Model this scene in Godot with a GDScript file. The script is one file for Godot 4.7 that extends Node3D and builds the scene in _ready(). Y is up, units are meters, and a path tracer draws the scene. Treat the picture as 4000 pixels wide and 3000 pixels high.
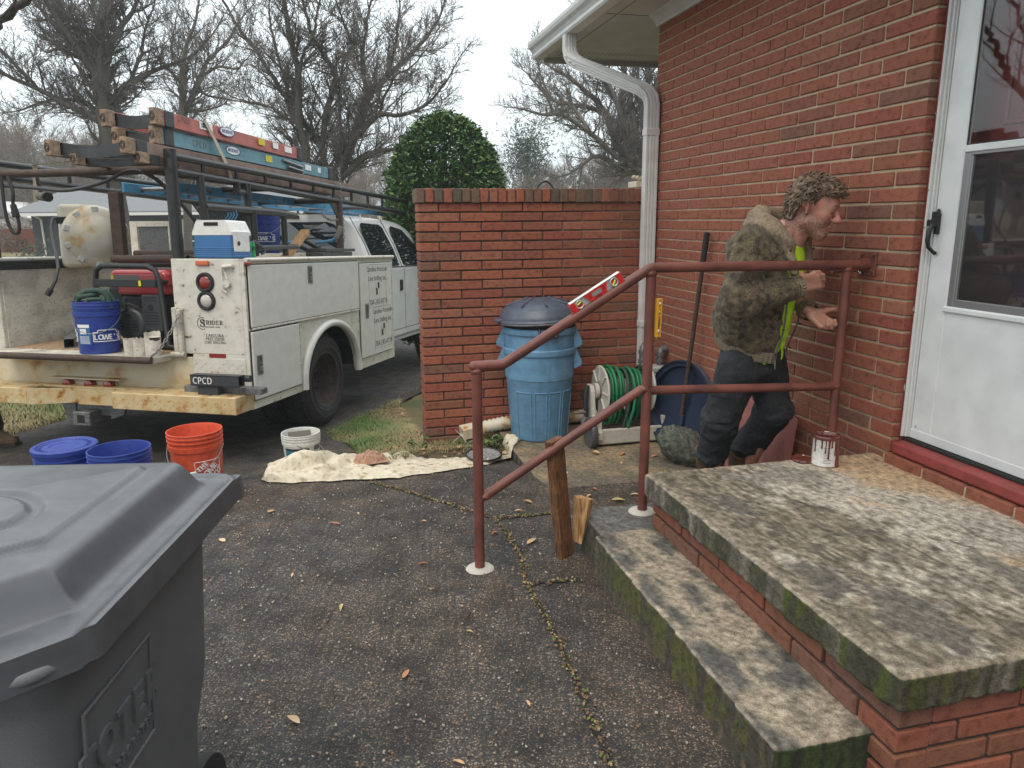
extends Node3D
# A driveway beside a brick house on an overcast winter day: a service truck, a brick garden wall, concrete steps with a pipe rail, and a man fixing the rail to the house wall.
# World: x to the right along the garden wall, y up, z towards the viewer. House wall plane x = 0, garden wall face z = 0.

var T := {}          # textures
var M := {}          # materials
var used := {}       # names taken, per parent
const EYE := Vector3(-2.3561, 1.6479, 5.2140)

# ---------------------------------------------------------------- mesh builder
class Mb:
	var v := PackedVector3Array()
	var n := PackedVector3Array()
	var t := PackedVector2Array()
	var c := PackedColorArray()
	var ix := PackedInt32Array()
	var xf := Transform3D()
	var col := Color(1, 1, 1)
	var tinted := false
	var hub = null   # a point that smooth sheets turn away from
	func put(p: Vector3, nn: Vector3, uv := Vector2()) -> int:
		v.append(xf * p)
		n.append((xf.basis * nn).normalized())
		t.append(uv)
		c.append(col)
		return v.size() - 1
	func tri(a: int, b: int, d: int):
		if (v[d] - v[a]).cross(v[b] - v[a]).dot(n[a] + n[b] + n[d]) < 0.0:
			ix.append(a); ix.append(d); ix.append(b)
		else:
			ix.append(a); ix.append(b); ix.append(d)
	func quad(a: Vector3, b: Vector3, d: Vector3, e: Vector3, out: Vector3):
		var nn := (b - a).cross(e - a)
		if nn.length() < 1e-12:
			nn = (d - b).cross(e - b)
		nn = nn.normalized()
		if nn.dot(out) < 0.0:
			nn = -nn
		var i := put(a, nn, Vector2(0, 0))
		put(b, nn, Vector2(1, 0)); put(d, nn, Vector2(1, 1)); put(e, nn, Vector2(0, 1))
		tri(i, i + 1, i + 2); tri(i, i + 2, i + 3)
	func face(a: Vector3, b: Vector3, d: Vector3, out: Vector3):
		var nn := (b - a).cross(d - a).normalized()
		if nn.dot(out) < 0.0:
			nn = -nn
		var i := put(a, nn)
		put(b, nn); put(d, nn)
		tri(i, i + 1, i + 2)
	# box with chamfered edges
	func box(ce: Vector3, s: Vector3, bev := 0.0, b := Basis()):
		var keep := xf
		xf = xf * Transform3D(b, ce)
		var h := s * 0.5
		var e := minf(bev, minf(h.x, minf(h.y, h.z)) * 0.9)
		for ax in 3:
			var a1 := (ax + 1) % 3
			var a2 := (ax + 2) % 3
			for sg in [-1.0, 1.0]:
				var o := Vector3(); o[ax] = sg
				var q := []
				for k in [[-1, -1], [1, -1], [1, 1], [-1, 1]]:
					var p := Vector3(); p[ax] = sg * h[ax]; p[a1] = k[0] * (h[a1] - e); p[a2] = k[1] * (h[a2] - e)
					q.append(p)
				quad(q[0], q[1], q[2], q[3], o)
				if e > 0.0:
					for sg2 in [-1.0, 1.0]:
						var o2 := Vector3(); o2[ax] = sg; o2[a1] = sg2
						var p1 := Vector3(); p1[ax] = sg * h[ax]; p1[a1] = sg2 * (h[a1] - e); p1[a2] = h[a2] - e
						var p2 := Vector3(); p2[ax] = sg * (h[ax] - e); p2[a1] = sg2 * h[a1]; p2[a2] = h[a2] - e
						var p3 := p2; p3[a2] = -p2[a2]
						var p4 := p1; p4[a2] = -p1[a2]
						quad(p1, p2, p3, p4, o2)
		if e > 0.0:
			for sx in [-1.0, 1.0]:
				for sy in [-1.0, 1.0]:
					for sz in [-1.0, 1.0]:
						face(Vector3(sx * h.x, sy * (h.y - e), sz * (h.z - e)), Vector3(sx * (h.x - e), sy * h.y, sz * (h.z - e)), Vector3(sx * (h.x - e), sy * (h.y - e), sz * h.z), Vector3(sx, sy, sz))
		xf = keep
	# box between two corners
	func span(a: Vector3, b: Vector3, bev := 0.0):
		box((a + b) * 0.5, (b - a).abs(), bev)
	# rounded box, subdivided; paint(p, n) gives a vertex colour, bump(p, n) a displacement along n
	func rbox(ce: Vector3, s: Vector3, r: float, div: float, paint = null, bump = null, b := Basis()):
		var keep := xf
		xf = xf * Transform3D(b, ce)
		var h := s * 0.5
		var inn := (h - Vector3(r, r, r)).max(Vector3.ZERO)
		for ax in 3:
			var a1 := (ax + 1) % 3
			var a2 := (ax + 2) % 3
			var l1 := steps(h[a1], inn[a1], div)
			var l2 := steps(h[a2], inn[a2], div)
			for sg in [-1.0, 1.0]:
				var first := v.size()
				for y in l2:
					for x in l1:
						var p := Vector3(); p[ax] = sg * h[ax]; p[a1] = x; p[a2] = y
						var q := p.clamp(-inn, inn)
						var d := (p - q).normalized()
						p = q + d * r
						if bump != null:
							p += d * float(bump.call(ce + p, d))
						if paint != null:
							col = paint.call(ce + p, d)
						put(p, d, Vector2(x / s[a1] + 0.5, y / s[a2] + 0.5))
				var w := l1.size()
				for j in l2.size() - 1:
					for i in w - 1:
						var k := first + j * w + i
						tri(k, k + 1, k + w + 1); tri(k, k + w + 1, k + w)
		xf = keep
	func steps(h: float, inn: float, div: float) -> PackedFloat32Array:
		var l := PackedFloat32Array()
		if h - inn > 1e-5:
			for k in 3:
				l.append(-h + (h - inn) * k / 3.0)
		var m := maxi(1, int(round(2.0 * inn / div)))
		for k in m + 1:
			l.append(-inn + 2.0 * inn * k / m)
		if h - inn > 1e-5:
			for k in 3:
				l.append(inn + (h - inn) * (k + 1) / 3.0)
		return l
	# tube through points; r a number or one per point
	func tube(pts: Array, r, sides := 8, caps := true, flat := Vector2.ONE):
		var m := pts.size()
		if m < 2:
			return
		var fwd: Vector3 = (pts[1] - pts[0]).normalized()
		var side := fwd.cross(Vector3.UP)
		if side.length() < 0.05:
			side = fwd.cross(Vector3.RIGHT)
		side = side.normalized()
		var first := v.size()
		var run := 0.0
		for k in m:
			var p: Vector3 = pts[k]
			var d: Vector3
			if k == 0: d = pts[1] - pts[0]
			elif k == m - 1: d = pts[k] - pts[k - 1]
			else: d = (pts[k + 1] - p).normalized() + (p - pts[k - 1]).normalized()
			d = d.normalized()
			side = (side - d * side.dot(d)).normalized()
			var up := side.cross(d)
			var rr: float = r[k] if r is Array or r is PackedFloat32Array else r
			if k > 0:
				run += (p - pts[k - 1]).length()
			for j in sides + 1:
				var a := TAU * j / sides
				var o := side * cos(a) * flat.x + up * sin(a) * flat.y
				put(p + o * rr, o, Vector2(float(j) / sides, run))
		for k in m - 1:
			for j in sides:
				var a := first + k * (sides + 1) + j
				tri(a, a + 1, a + sides + 2); tri(a, a + sides + 2, a + sides + 1)
		if caps:
			for e in [0, m - 1]:
				var d: Vector3 = (pts[0] - pts[1]).normalized() if e == 0 else (pts[m - 1] - pts[m - 2]).normalized()
				var ce := put(pts[e], d)
				var ring := []
				for j in sides:
					var q: Vector3 = xf.affine_inverse() * v[first + e * (sides + 1) + j]
					ring.append(put(q, d))
				for j in sides:
					tri(ce, ring[j], ring[(j + 1) % sides])
	# lathe about local y; profile of Vector2(radius, height)
	func lathe(prof: Array, seg := 24, at := Transform3D(), sharp := 0.75, a0 := 0.0, a1 := TAU):
		var keep := xf
		xf = xf * at
		var m := prof.size()
		var ns := []
		for k in m - 1:
			var d: Vector2 = prof[k + 1] - prof[k]
			ns.append(Vector2(d.y, -d.x).normalized())
		for k in m - 1:
			var nA: Vector2 = ns[k]
			var nB: Vector2 = ns[k]
			if k > 0 and ns[k - 1].dot(ns[k]) > sharp: nA = (ns[k - 1] + ns[k]).normalized()
			if k < m - 2 and ns[k + 1].dot(ns[k]) > sharp: nB = (ns[k + 1] + ns[k]).normalized()
			var first := v.size()
			for j in seg + 1:
				var a := a0 + (a1 - a0) * j / seg
				var ca := cos(a)
				var sa := sin(a)
				put(Vector3(prof[k].x * ca, prof[k].y, prof[k].x * sa), Vector3(nA.x * ca, nA.y, nA.x * sa), Vector2(float(j) / seg, float(k) / m))
				put(Vector3(prof[k + 1].x * ca, prof[k + 1].y, prof[k + 1].x * sa), Vector3(nB.x * ca, nB.y, nB.x * sa), Vector2(float(j) / seg, float(k + 1) / m))
			for j in seg:
				var q := first + j * 2
				tri(q, q + 2, q + 3); tri(q, q + 3, q + 1)
		xf = keep
	# flat outline in local xy, thick from z0 to z1
	func prism(poly: PackedVector2Array, z0: float, z1: float, at := Transform3D()):
		var keep := xf
		xf = xf * at
		var idx := Geometry2D.triangulate_polygon(poly)
		for e in [[z0, -1.0], [z1, 1.0]]:
			var first := v.size()
			for p in poly:
				put(Vector3(p.x, p.y, e[0]), Vector3(0, 0, e[1] * signf(z1 - z0)), p)
			for k in range(0, idx.size(), 3):
				tri(first + idx[k], first + idx[k + 1], first + idx[k + 2])
		var turn := 1.0 if Geometry2D.is_polygon_clockwise(poly) else -1.0
		for k in poly.size():
			var a := poly[k]
			var b := poly[(k + 1) % poly.size()]
			var d := b - a
			var o := Vector3(-d.y, d.x, 0) * turn
			quad(Vector3(a.x, a.y, z0), Vector3(b.x, b.y, z0), Vector3(b.x, b.y, z1), Vector3(a.x, a.y, z1), o)
		xf = keep
	# a sheet f(u, v) -> point, 0..1 each; smooth
	func sheet(nu: int, nv: int, f: Callable, out: Vector3, paint = null):
		var first := v.size()
		var ps := PackedVector3Array()
		for j in nv + 1:
			for i in nu + 1:
				ps.append(f.call(float(i) / nu, float(j) / nv))
		var w := nu + 1
		for j in nv + 1:
			for i in nu + 1:
				var du := ps[j * w + mini(i + 1, nu)] - ps[j * w + maxi(i - 1, 0)]
				var dv := ps[mini(j + 1, nv) * w + i] - ps[maxi(j - 1, 0) * w + i]
				var nn := du.cross(dv).normalized()
				if nn.dot(out) < 0.0 and out != Vector3.ZERO: nn = -nn
				if hub != null and nn.dot(ps[j * w + i] - hub) < 0.0: nn = -nn
				if paint != null: col = paint.call(ps[j * w + i], nn)
				put(ps[j * w + i], nn, Vector2(float(i) / nu, float(j) / nv))
		for j in nv:
			for i in nu:
				var k := first + j * w + i
				tri(k, k + 1, k + w + 1); tri(k, k + w + 1, k + w)
	func ball(ce: Vector3, r: Vector3, seg := 14, b := Basis()):
		var keep := xf
		xf = xf * Transform3D(b, ce)
		var first := v.size()
		var rows := maxi(4, seg / 2)
		for j in rows + 1:
			var th := PI * j / rows
			for i in seg + 1:
				var a := TAU * i / seg
				var d := Vector3(sin(th) * cos(a), cos(th), sin(th) * sin(a))
				put(d * r, (d / r).normalized())
		for j in rows:
			for i in seg:
				var k := first + j * (seg + 1) + i
				tri(k, k + 1, k + seg + 2); tri(k, k + seg + 2, k + seg + 1)
		xf = keep
	func mesh() -> ArrayMesh:
		var a := []
		a.resize(Mesh.ARRAY_MAX)
		a[Mesh.ARRAY_VERTEX] = v; a[Mesh.ARRAY_NORMAL] = n; a[Mesh.ARRAY_TEX_UV] = t; a[Mesh.ARRAY_INDEX] = ix
		if tinted: a[Mesh.ARRAY_COLOR] = c
		var me := ArrayMesh.new()
		me.add_surface_from_arrays(Mesh.PRIMITIVE_TRIANGLES, a)
		return me

# ---------------------------------------------------------------- nodes
func numbered(nm: String, parent: Node) -> String:
	var key := str(parent.get_instance_id()) + nm
	var k: int = used.get(key, 0)
	used[key] = k + 1
	return nm if k == 0 else "%s_%03d" % [nm, k]

func part(parent: Node, nm: String, b, mat: Material, label := "") -> MeshInstance3D:
	var o := MeshInstance3D.new()
	o.name = numbered(nm, parent)
	o.mesh = b if b is Mesh else b.mesh()
	o.material_override = mat
	parent.add_child(o, true)
	if label: o.set_meta("label", label)
	return o

func group3(parent: Node, nm: String) -> Node3D:
	var o := Node3D.new()
	o.name = numbered(nm, parent)
	parent.add_child(o, true)
	return o

func tag(o: Node, label: String, category: String, grp := ""):
	o.set_meta("label", label)
	o.set_meta("category", category)
	if grp: o.set_meta("group", grp)

func thing(nm: String, label: String, category: String, at := Vector3.ZERO, b := Basis(), grp := "") -> Node3D:
	var o := group3(self, nm)
	o.transform = Transform3D(b, at)
	tag(o, label, category, grp)
	return o

func solo(nm: String, b, mat: Material, label: String, category: String, at := Transform3D(), grp := "") -> MeshInstance3D:
	var o := part(self, nm, b, mat)
	o.transform = at
	tag(o, label, category, grp)
	return o

func setting(nm: String, b, mat: Material, kind := "structure") -> MeshInstance3D:
	var o := part(self, nm, b, mat)
	o.set_meta("kind", kind)
	return o

func copy(o: Node3D, at: Transform3D, label := "") -> Node3D:
	var r: Node3D = o.duplicate()
	var nm := str(o.name).rstrip("0123456789").rstrip("_")
	r.name = numbered(nm, self)
	add_child(r, true)
	r.transform = at
	if label: r.set_meta("label", label)
	return r

func words(parent: Node, nm: String, text: String, size: float, mat: Material, at: Transform3D, font := "Droid Sans", bold := false, deep := 0.001) -> MeshInstance3D:
	var tm := TextMesh.new()
	var f := SystemFont.new()
	f.font_names = PackedStringArray([font])
	if bold: f.font_weight = 700
	tm.font = f
	tm.text = text
	tm.font_size = 64
	tm.pixel_size = size / 64.0
	tm.depth = deep
	tm.curve_step = 2.0
	var o := part(parent, nm, tm, mat)
	o.transform = at
	return o

# ---------------------------------------------------------------- materials
func lin(r: float, g: float, b: float) -> Color:
	return Color(r, g, b).linear_to_srgb()

func noise(key: String, sd: int, freq: float, stops: Array, oct := 4, kind := FastNoiseLite.TYPE_SIMPLEX_SMOOTH, px := 512) -> NoiseTexture2D:
	var f := FastNoiseLite.new()
	f.seed = sd
	f.noise_type = kind
	f.frequency = freq
	f.fractal_octaves = oct
	f.fractal_type = FastNoiseLite.FRACTAL_FBM if oct > 1 else FastNoiseLite.FRACTAL_NONE
	if kind == FastNoiseLite.TYPE_CELLULAR:
		f.cellular_return_type = FastNoiseLite.RETURN_CELL_VALUE
	var g := Gradient.new()
	var of := PackedFloat32Array()
	var cs := PackedColorArray()
	for s in stops:
		of.append(s[0])
		cs.append(s[1] if s[1] is Color else Color(s[1], s[1], s[1]))
	g.offsets = of
	g.colors = cs
	var x := NoiseTexture2D.new()
	x.width = px; x.height = px
	x.seamless = true
	x.noise = f
	x.color_ramp = g
	T[key] = x
	return x

# keys: a texture, s tiles per metre, d detail texture (multiplied), ds its scale, b relief texture, bs relief in cm, local, vc vertex colours, met metal, spec, coat, alpha
func mk(nm: String, base: Color, rough: float, k := {}) -> StandardMaterial3D:
	var m := StandardMaterial3D.new()
	m.resource_name = nm
	m.albedo_color = base
	m.roughness = rough
	m.metallic = k.get("met", 0.0)
	m.metallic_specular = k.get("spec", 0.5)
	if k.has("a") or k.has("b"):
		m.uv1_triplanar = not k.get("uv", false)
		m.uv1_world_triplanar = not k.get("local", false)
		var s = k.get("s", 1.0)
		m.uv1_scale = s if s is Vector3 else Vector3(s, s, s)
	if k.has("a"): m.albedo_texture = k.a
	if k.has("b"):
		m.heightmap_enabled = true
		m.heightmap_texture = k.b
		m.heightmap_scale = k.get("bs", 0.2)
	if k.has("d"):
		m.detail_enabled = true
		m.detail_albedo = k.d
		m.detail_blend_mode = BaseMaterial3D.BLEND_MODE_MUL
		m.detail_uv_layer = BaseMaterial3D.DETAIL_UV_2
		m.uv2_triplanar = true
		m.uv2_world_triplanar = not k.get("local", false)
		var s2 = k.get("ds", 1.0)
		m.uv2_scale = s2 if s2 is Vector3 else Vector3(s2, s2, s2)
	if k.has("vc"): m.vertex_color_use_as_albedo = true
	if k.has("coat"):
		m.clearcoat_enabled = true
		m.clearcoat = k.coat
		m.clearcoat_roughness = 0.08
	if k.has("rim"):
		m.rim_enabled = true
		m.rim = k.rim
	if k.has("alpha"):
		m.transparency = BaseMaterial3D.TRANSPARENCY_ALPHA
		m.albedo_color.a = k.alpha
	if k.has("sss"):
		m.subsurf_scatter_enabled = true
		m.subsurf_scatter_strength = k.sss
	M[nm] = m
	return m

func fbm(sd: int, freq: float, oct := 3) -> FastNoiseLite:
	var f := FastNoiseLite.new()
	f.seed = sd
	f.noise_type = FastNoiseLite.TYPE_SIMPLEX_SMOOTH
	f.frequency = freq
	f.fractal_octaves = oct
	return f

func smooth(a: float, b: float, x: float) -> float:
	return smoothstep(a, b, x)

# ground height along the drive
func gy(z: float) -> float:
	var t := [[-150.0, 3.0], [-60.0, 1.2], [-30.0, 0.10], [-20.0, -0.08], [-13.0, -0.30], [-8.0, -0.36], [-4.0, -0.25], [-1.15, -0.125], [-0.1, -0.055], [0.3, 0.0], [0.85, 0.085], [1.3, 0.125], [2.35, 0.17], [4.0, 0.2], [12.0, 0.25], [60.0, 0.3]]
	if z <= t[0][0]: return t[0][1]
	for k in t.size() - 1:
		if z <= t[k + 1][0]:
			var s: float = (z - t[k][0]) / (t[k + 1][0] - t[k][0])
			return lerpf(t[k][1], t[k + 1][1], s)
	return 0.3

func _ready():
	# camera
	var cam := Camera3D.new()
	cam.name = "camera"
	cam.fov = 55.40
	cam.near = 0.05
	cam.far = 600.0
	cam.transform = Transform3D(Basis(Vector3(0.97149957, -0.00829374, 0.23689617), Vector3(0.06002689, 0.97542052, -0.21201786), Vector3(-0.22931497, 0.2201954, 0.94811847)), EYE)
	add_child(cam)
	cam.current = true
	# overcast sky
	var env := Environment.new()
	env.background_mode = Environment.BG_SKY
	var sky := Sky.new()
	var ps := ProceduralSkyMaterial.new()
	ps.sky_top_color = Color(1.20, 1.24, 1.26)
	ps.sky_horizon_color = Color(0.785, 0.825, 0.84)
	ps.sky_curve = 0.45
	ps.ground_bottom_color = Color(0.30, 0.30, 0.28)
	ps.ground_horizon_color = Color(0.40, 0.40, 0.38)
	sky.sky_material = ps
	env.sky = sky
	env.tonemap_mode = Environment.TONE_MAPPER_LINEAR
	env.tonemap_exposure = 1.52
	env.sdfgi_enabled = true
	env.ssao_enabled = true
	env.ssil_enabled = true
	env.fog_enabled = true
	env.fog_density = 0.002
	env.fog_light_color = Color(0.86, 0.89, 0.90)
	var we := WorldEnvironment.new()
	we.name = "world"
	we.environment = env
	add_child(we)
	var sun := DirectionalLight3D.new()
	sun.name = "sun"
	sun.light_color = Color(1.0, 0.97, 0.93)
	sun.light_energy = 0.5
	sun.light_angular_distance = 40.0
	sun.shadow_enabled = true
	sun.rotation_degrees = Vector3(-58, -32, 0)
	add_child(sun)
	materials()
	build_ground()
	build_house()
	build_garden_wall()
	build_porch()
	build_trees()
	build_far_houses()
	build_truck()
	build_truck_load()
	build_rail()
	build_person()
	build_bins()
	build_yard_things()
	build_small_things()

func materials():
	var w := Color(1, 1, 1)
	noise("grain", 3, 0.06, [[0.0, 0.80], [0.5, 0.95], [1.0, 1.0]], 4)
	noise("blotch", 5, 0.008, [[0.2, 0.72], [0.5, 0.9], [0.8, 1.0]], 5)
	noise("soft", 8, 0.012, [[0.2, 0.945], [0.8, 1.0]], 5)
	noise("bump", 9, 0.05, [[0.0, 0.0], [1.0, 1.0]], 5)
	noise("pebble", 12, 0.055, [[0.0, Color(0.205, 0.20, 0.20)], [0.5, Color(0.285, 0.28, 0.275)], [0.78, Color(0.37, 0.355, 0.34)], [0.90, Color(0.50, 0.45, 0.40)], [1.0, Color(0.72, 0.67, 0.62)]], 1, FastNoiseLite.TYPE_CELLULAR, 1024)
	noise("pebble_b", 12, 0.055, [[0.0, 0.2], [1.0, 1.0]], 1, FastNoiseLite.TYPE_CELLULAR, 1024)
	noise("speck", 14, 0.11, [[0.0, 0.72], [0.5, 0.92], [0.78, 1.0], [0.97, 1.0]], 2, FastNoiseLite.TYPE_CELLULAR)
	noise("brick", 21, 0.02, [[0.1, Color(0.78, 0.72, 0.72)], [0.3, Color(0.93, 0.90, 0.89)], [0.6, Color(1.0, 1.0, 1.0)], [0.9, Color(1.0, 0.96, 0.90)]], 5)
	noise("rust", 33, 0.012, [[0.2, Color(1.0, 0.99, 0.96)], [0.55, Color(0.97, 0.93, 0.85)], [0.68, Color(0.92, 0.80, 0.60)], [0.80, Color(0.75, 0.50, 0.27)], [0.95, Color(0.50, 0.28, 0.14)]], 5)
	noise("chips", 35, 0.03, [[0.0, Color(0.30, 0.22, 0.16)], [0.15, Color(0.36, 0.27, 0.2)], [0.19, Color(0.93, 0.91, 0.86)], [0.5, Color(1.0, 0.99, 0.97)], [1.0, Color(1.0, 1.0, 1.0)]], 4)
	noise("camo", 41, 0.016, [[0.0, Color(0.155, 0.14, 0.115)], [0.36, Color(0.20, 0.18, 0.145)], [0.43, Color(0.36, 0.31, 0.24)], [0.52, Color(0.42, 0.36, 0.28)], [0.56, Color(0.25, 0.25, 0.185)], [0.66, Color(0.33, 0.30, 0.23)], [0.72, Color(0.52, 0.46, 0.36)], [0.78, Color(0.38, 0.32, 0.24)], [1.0, Color(0.22, 0.18, 0.14)]], 5)
	noise("twig", 43, 0.022, [[0.0, 1.0], [0.455, 1.0], [0.475, 0.55], [0.5, 1.55], [0.515, 0.5], [0.55, 1.0], [1.0, 1.0]], 3)
	noise("wood", 51, 0.012, [[0.2, Color(0.62, 0.52, 0.42)], [0.5, Color(0.9, 0.84, 0.76)], [0.8, Color(1, 1, 1)]], 5)
	noise("bark", 55, 0.03, [[0.1, 0.55], [0.5, 0.8], [0.9, 1.0]], 5)
	noise("lawn", 61, 0.02, [[0.2, Color(0.30, 0.34, 0.14)], [0.45, Color(0.50, 0.47, 0.24)], [0.7, Color(0.66, 0.58, 0.34)], [1.0, Color(0.72, 0.64, 0.42)]], 5)
	noise("cloth", 66, 0.02, [[0.1, Color(0.62, 0.55, 0.44)], [0.26, Color(0.88, 0.84, 0.76)], [0.4, Color(0.97, 0.95, 0.9)], [1.0, Color(1, 1, 1)]], 5)
	noise("weave", 68, 0.2, [[0.0, 0.3], [1.0, 1.0]], 2)
	noise("denim", 71, 0.03, [[0.1, 0.62], [0.5, 0.9], [0.9, 1.12]], 4)
	noise("stone", 77, 0.02, [[0.1, Color(0.16, 0.18, 0.165)], [0.4, Color(0.33, 0.35, 0.325)], [0.7, Color(0.44, 0.46, 0.425)], [1.0, Color(0.60, 0.60, 0.55)]], 6)
	noise("concrete", 81, 0.012, [[0.1, Color(0.74, 0.72, 0.69)], [0.4, Color(0.9, 0.885, 0.865)], [0.65, Color(1.0, 0.99, 0.98)], [0.9, Color(1.06, 1.05, 1.03)]], 6, FastNoiseLite.TYPE_SIMPLEX_SMOOTH, 1024)
	noise("scuff", 85, 0.012, [[0.3, 0.9], [0.6, 1.0], [0.8, 1.05]], 5)
	# masonry
	mk("mortar_light", w, 0.95, {"vc": true, "a": T.grain, "s": 3.0, "b": T.bump, "bs": 0.12})
	var tones := [[0.30, 0.092, 0.058], [0.275, 0.083, 0.052], [0.33, 0.10, 0.06], [0.25, 0.08, 0.055], [0.23, 0.085, 0.052], [0.31, 0.11, 0.07], [0.20, 0.085, 0.062], [0.28, 0.075, 0.05], [0.16, 0.095, 0.07], [0.11, 0.085, 0.068]]
	for k in tones.size():
		mk("brick%d" % k, lin(tones[k][0] * 1.06, tones[k][1] * 1.18, tones[k][2] * 1.14), 0.88, {"a": T.brick, "s": Vector3(1.7, 2.2, 1.7), "d": T.grain, "ds": 5.0, "b": T.bump, "bs": 0.08})
	mk("slab", lin(1.0, 0.99, 0.96), 0.92, {"vc": true, "a": T.concrete, "s": 2.4, "d": T.speck, "ds": 5.0, "b": T.pebble_b, "bs": 0.22})
	mk("pavement", w, 0.84, {"vc": true, "a": T.pebble, "s": 4.2, "d": T.blotch, "ds": 0.9, "b": T.pebble_b, "bs": 0.3})
	mk("soil", w, 0.98, {"vc": true, "a": T.grain, "s": 2.2, "b": T.bump, "bs": 1.2})
	mk("asphalt", lin(0.06, 0.06, 0.062), 0.9, {"a": T.grain, "s": 1.0})
	# trim and paint
	mk("white_trim", lin(0.62, 0.63, 0.63), 0.5, {"a": T.soft, "s": 0.7})
	mk("soffit", lin(0.60, 0.59, 0.57), 0.7, {"a": T.soft, "s": 0.5})
	mk("gutter", lin(0.66, 0.67, 0.67), 0.38, {"a": T.soft, "s": 0.9})
	mk("shingle", lin(0.05, 0.05, 0.055), 0.95, {"a": T.grain, "s": 2.0, "b": T.bump, "bs": 0.4})
	mk("door_white", lin(0.66, 0.68, 0.69), 0.35, {"a": T.soft, "s": 0.8})
	mk("door_red", lin(0.16, 0.018, 0.018), 0.35, {"a": T.soft, "s": 1.0})
	mk("sill_red", lin(0.26, 0.045, 0.04), 0.55, {"a": T.scuff, "s": 1.2})
	mk("dark_gap", lin(0.012, 0.011, 0.011), 0.9)
	mk("black_paint", lin(0.012, 0.012, 0.013), 0.35)
	mk("grey_alu", lin(0.28, 0.28, 0.29), 0.35, {"met": 0.6})
	mk("pane", lin(0.03, 0.035, 0.035), 0.02, {"alpha": 0.06})
	mk("screen", lin(0.035, 0.035, 0.037), 0.6, {"alpha": 0.45})
	mk("rail_paint", lin(0.185, 0.058, 0.044), 0.52, {"a": T.soft, "s": 2.5, "d": T.blotch, "ds": 1.2, "b": T.bump, "bs": 0.03})
	mk("grout", lin(0.50, 0.48, 0.43), 0.9, {"a": T.grain, "s": 6.0})
	mk("text_black", lin(0.015, 0.015, 0.016), 0.6)
	mk("text_white", lin(0.75, 0.75, 0.75), 0.6)
	mk("text_grey", lin(0.12, 0.12, 0.12), 0.6)
	mk("text_blue", lin(0.02, 0.04, 0.2), 0.5)
	mk("text_yellow", lin(0.62, 0.52, 0.03), 0.6)
	# truck
	mk("truck_white", lin(0.60, 0.595, 0.555), 0.38, {"a": T.chips, "s": 0.8, "d": T.soft, "ds": 1.3, "coat": 0.25})
	mk("panel_white", lin(0.62, 0.62, 0.595), 0.36, {"a": T.soft, "s": 1.3, "coat": 0.25})
	mk("cab_white", lin(0.68, 0.69, 0.69), 0.28, {"a": T.soft, "s": 0.7, "coat": 0.6})
	mk("rusty_white", lin(0.62, 0.58, 0.48), 0.6, {"a": T.rust, "s": 0.55, "d": T.grain, "ds": 3.0})
	mk("worn_white", lin(0.62, 0.60, 0.54), 0.6, {"a": T.chips, "s": 2.2, "d": T.blotch, "ds": 0.8})
	mk("bumper_steel", lin(0.60, 0.50, 0.32), 0.55, {"a": T.rust, "s": 1.5, "d": T.grain, "ds": 4.0})
	mk("rubber", lin(0.022, 0.022, 0.023), 0.82, {"a": T.grain, "s": 3.0})
	mk("tyre", lin(0.035, 0.034, 0.033), 0.85, {"a": T.blotch, "s": 4.0, "b": T.bump, "bs": 0.1})
	mk("rim_rust", lin(0.085, 0.068, 0.056), 0.7, {"a": T.blotch, "s": 5.0, "met": 0.3})
	mk("rack_black", lin(0.022, 0.022, 0.024), 0.42, {"a": T.scuff, "s": 3.0, "d": T.blotch, "ds": 2.0})
	mk("rack_rust", lin(0.07, 0.042, 0.032), 0.7, {"a": T.blotch, "s": 4.0})
	mk("steel", lin(0.28, 0.28, 0.28), 0.4, {"met": 0.8, "a": T.scuff, "s": 4.0})
	mk("chrome", lin(0.55, 0.55, 0.55), 0.18, {"met": 1.0})
	mk("glass_dark", lin(0.012, 0.016, 0.018), 0.03, {"spec": 0.9})
	mk("lens_red", lin(0.22, 0.02, 0.02), 0.18, {"coat": 0.5})
	mk("lens_clear", lin(0.45, 0.44, 0.40), 0.12, {"coat": 0.8})
	mk("lens_amber", lin(0.5, 0.10, 0.02), 0.2, {"coat": 0.5})
	mk("black_plastic", lin(0.016, 0.017, 0.019), 0.5, {"a": T.soft, "s": 3.0})
	mk("dark_plastic", lin(0.035, 0.038, 0.042), 0.45, {"a": T.soft, "s": 3.0})
	mk("gen_red", lin(0.38, 0.03, 0.035), 0.28, {"coat": 0.5})
	mk("fibre_red", lin(0.47, 0.14, 0.115), 0.55, {"a": T.scuff, "s": 1.2, "d": T.soft, "ds": 4.0})
	mk("fibre_blue", lin(0.14, 0.29, 0.35), 0.55, {"a": T.scuff, "s": 1.2, "d": T.soft, "ds": 4.0})
	mk("fibre_bright", lin(0.06, 0.24, 0.42), 0.5, {"a": T.scuff, "s": 1.2})
	mk("fibre_brown", lin(0.30, 0.20, 0.16), 0.7, {"a": T.blotch, "s": 1.2, "d": T.grain, "ds": 5.0})
	mk("ladder_dark", lin(0.045, 0.05, 0.055), 0.6, {"a": T.blotch, "s": 2.0})
	mk("foot_rubber", lin(0.32, 0.22, 0.15), 0.9, {"a": T.blotch, "s": 6.0})
	mk("strap", lin(0.42, 0.37, 0.28), 0.95)
	mk("reel_grey", lin(0.50, 0.51, 0.49), 0.55, {"a": T.soft, "s": 1.5, "d": T.rust, "ds": 0.5})
	mk("cooler_white", lin(0.70, 0.70, 0.68), 0.45, {"a": T.soft, "s": 3.0})
	mk("cooler_blue", lin(0.035, 0.14, 0.34), 0.5, {"a": T.soft, "s": 3.0})
	mk("can_green", lin(0.01, 0.28, 0.075), 0.28, {"met": 0.4})
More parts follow.
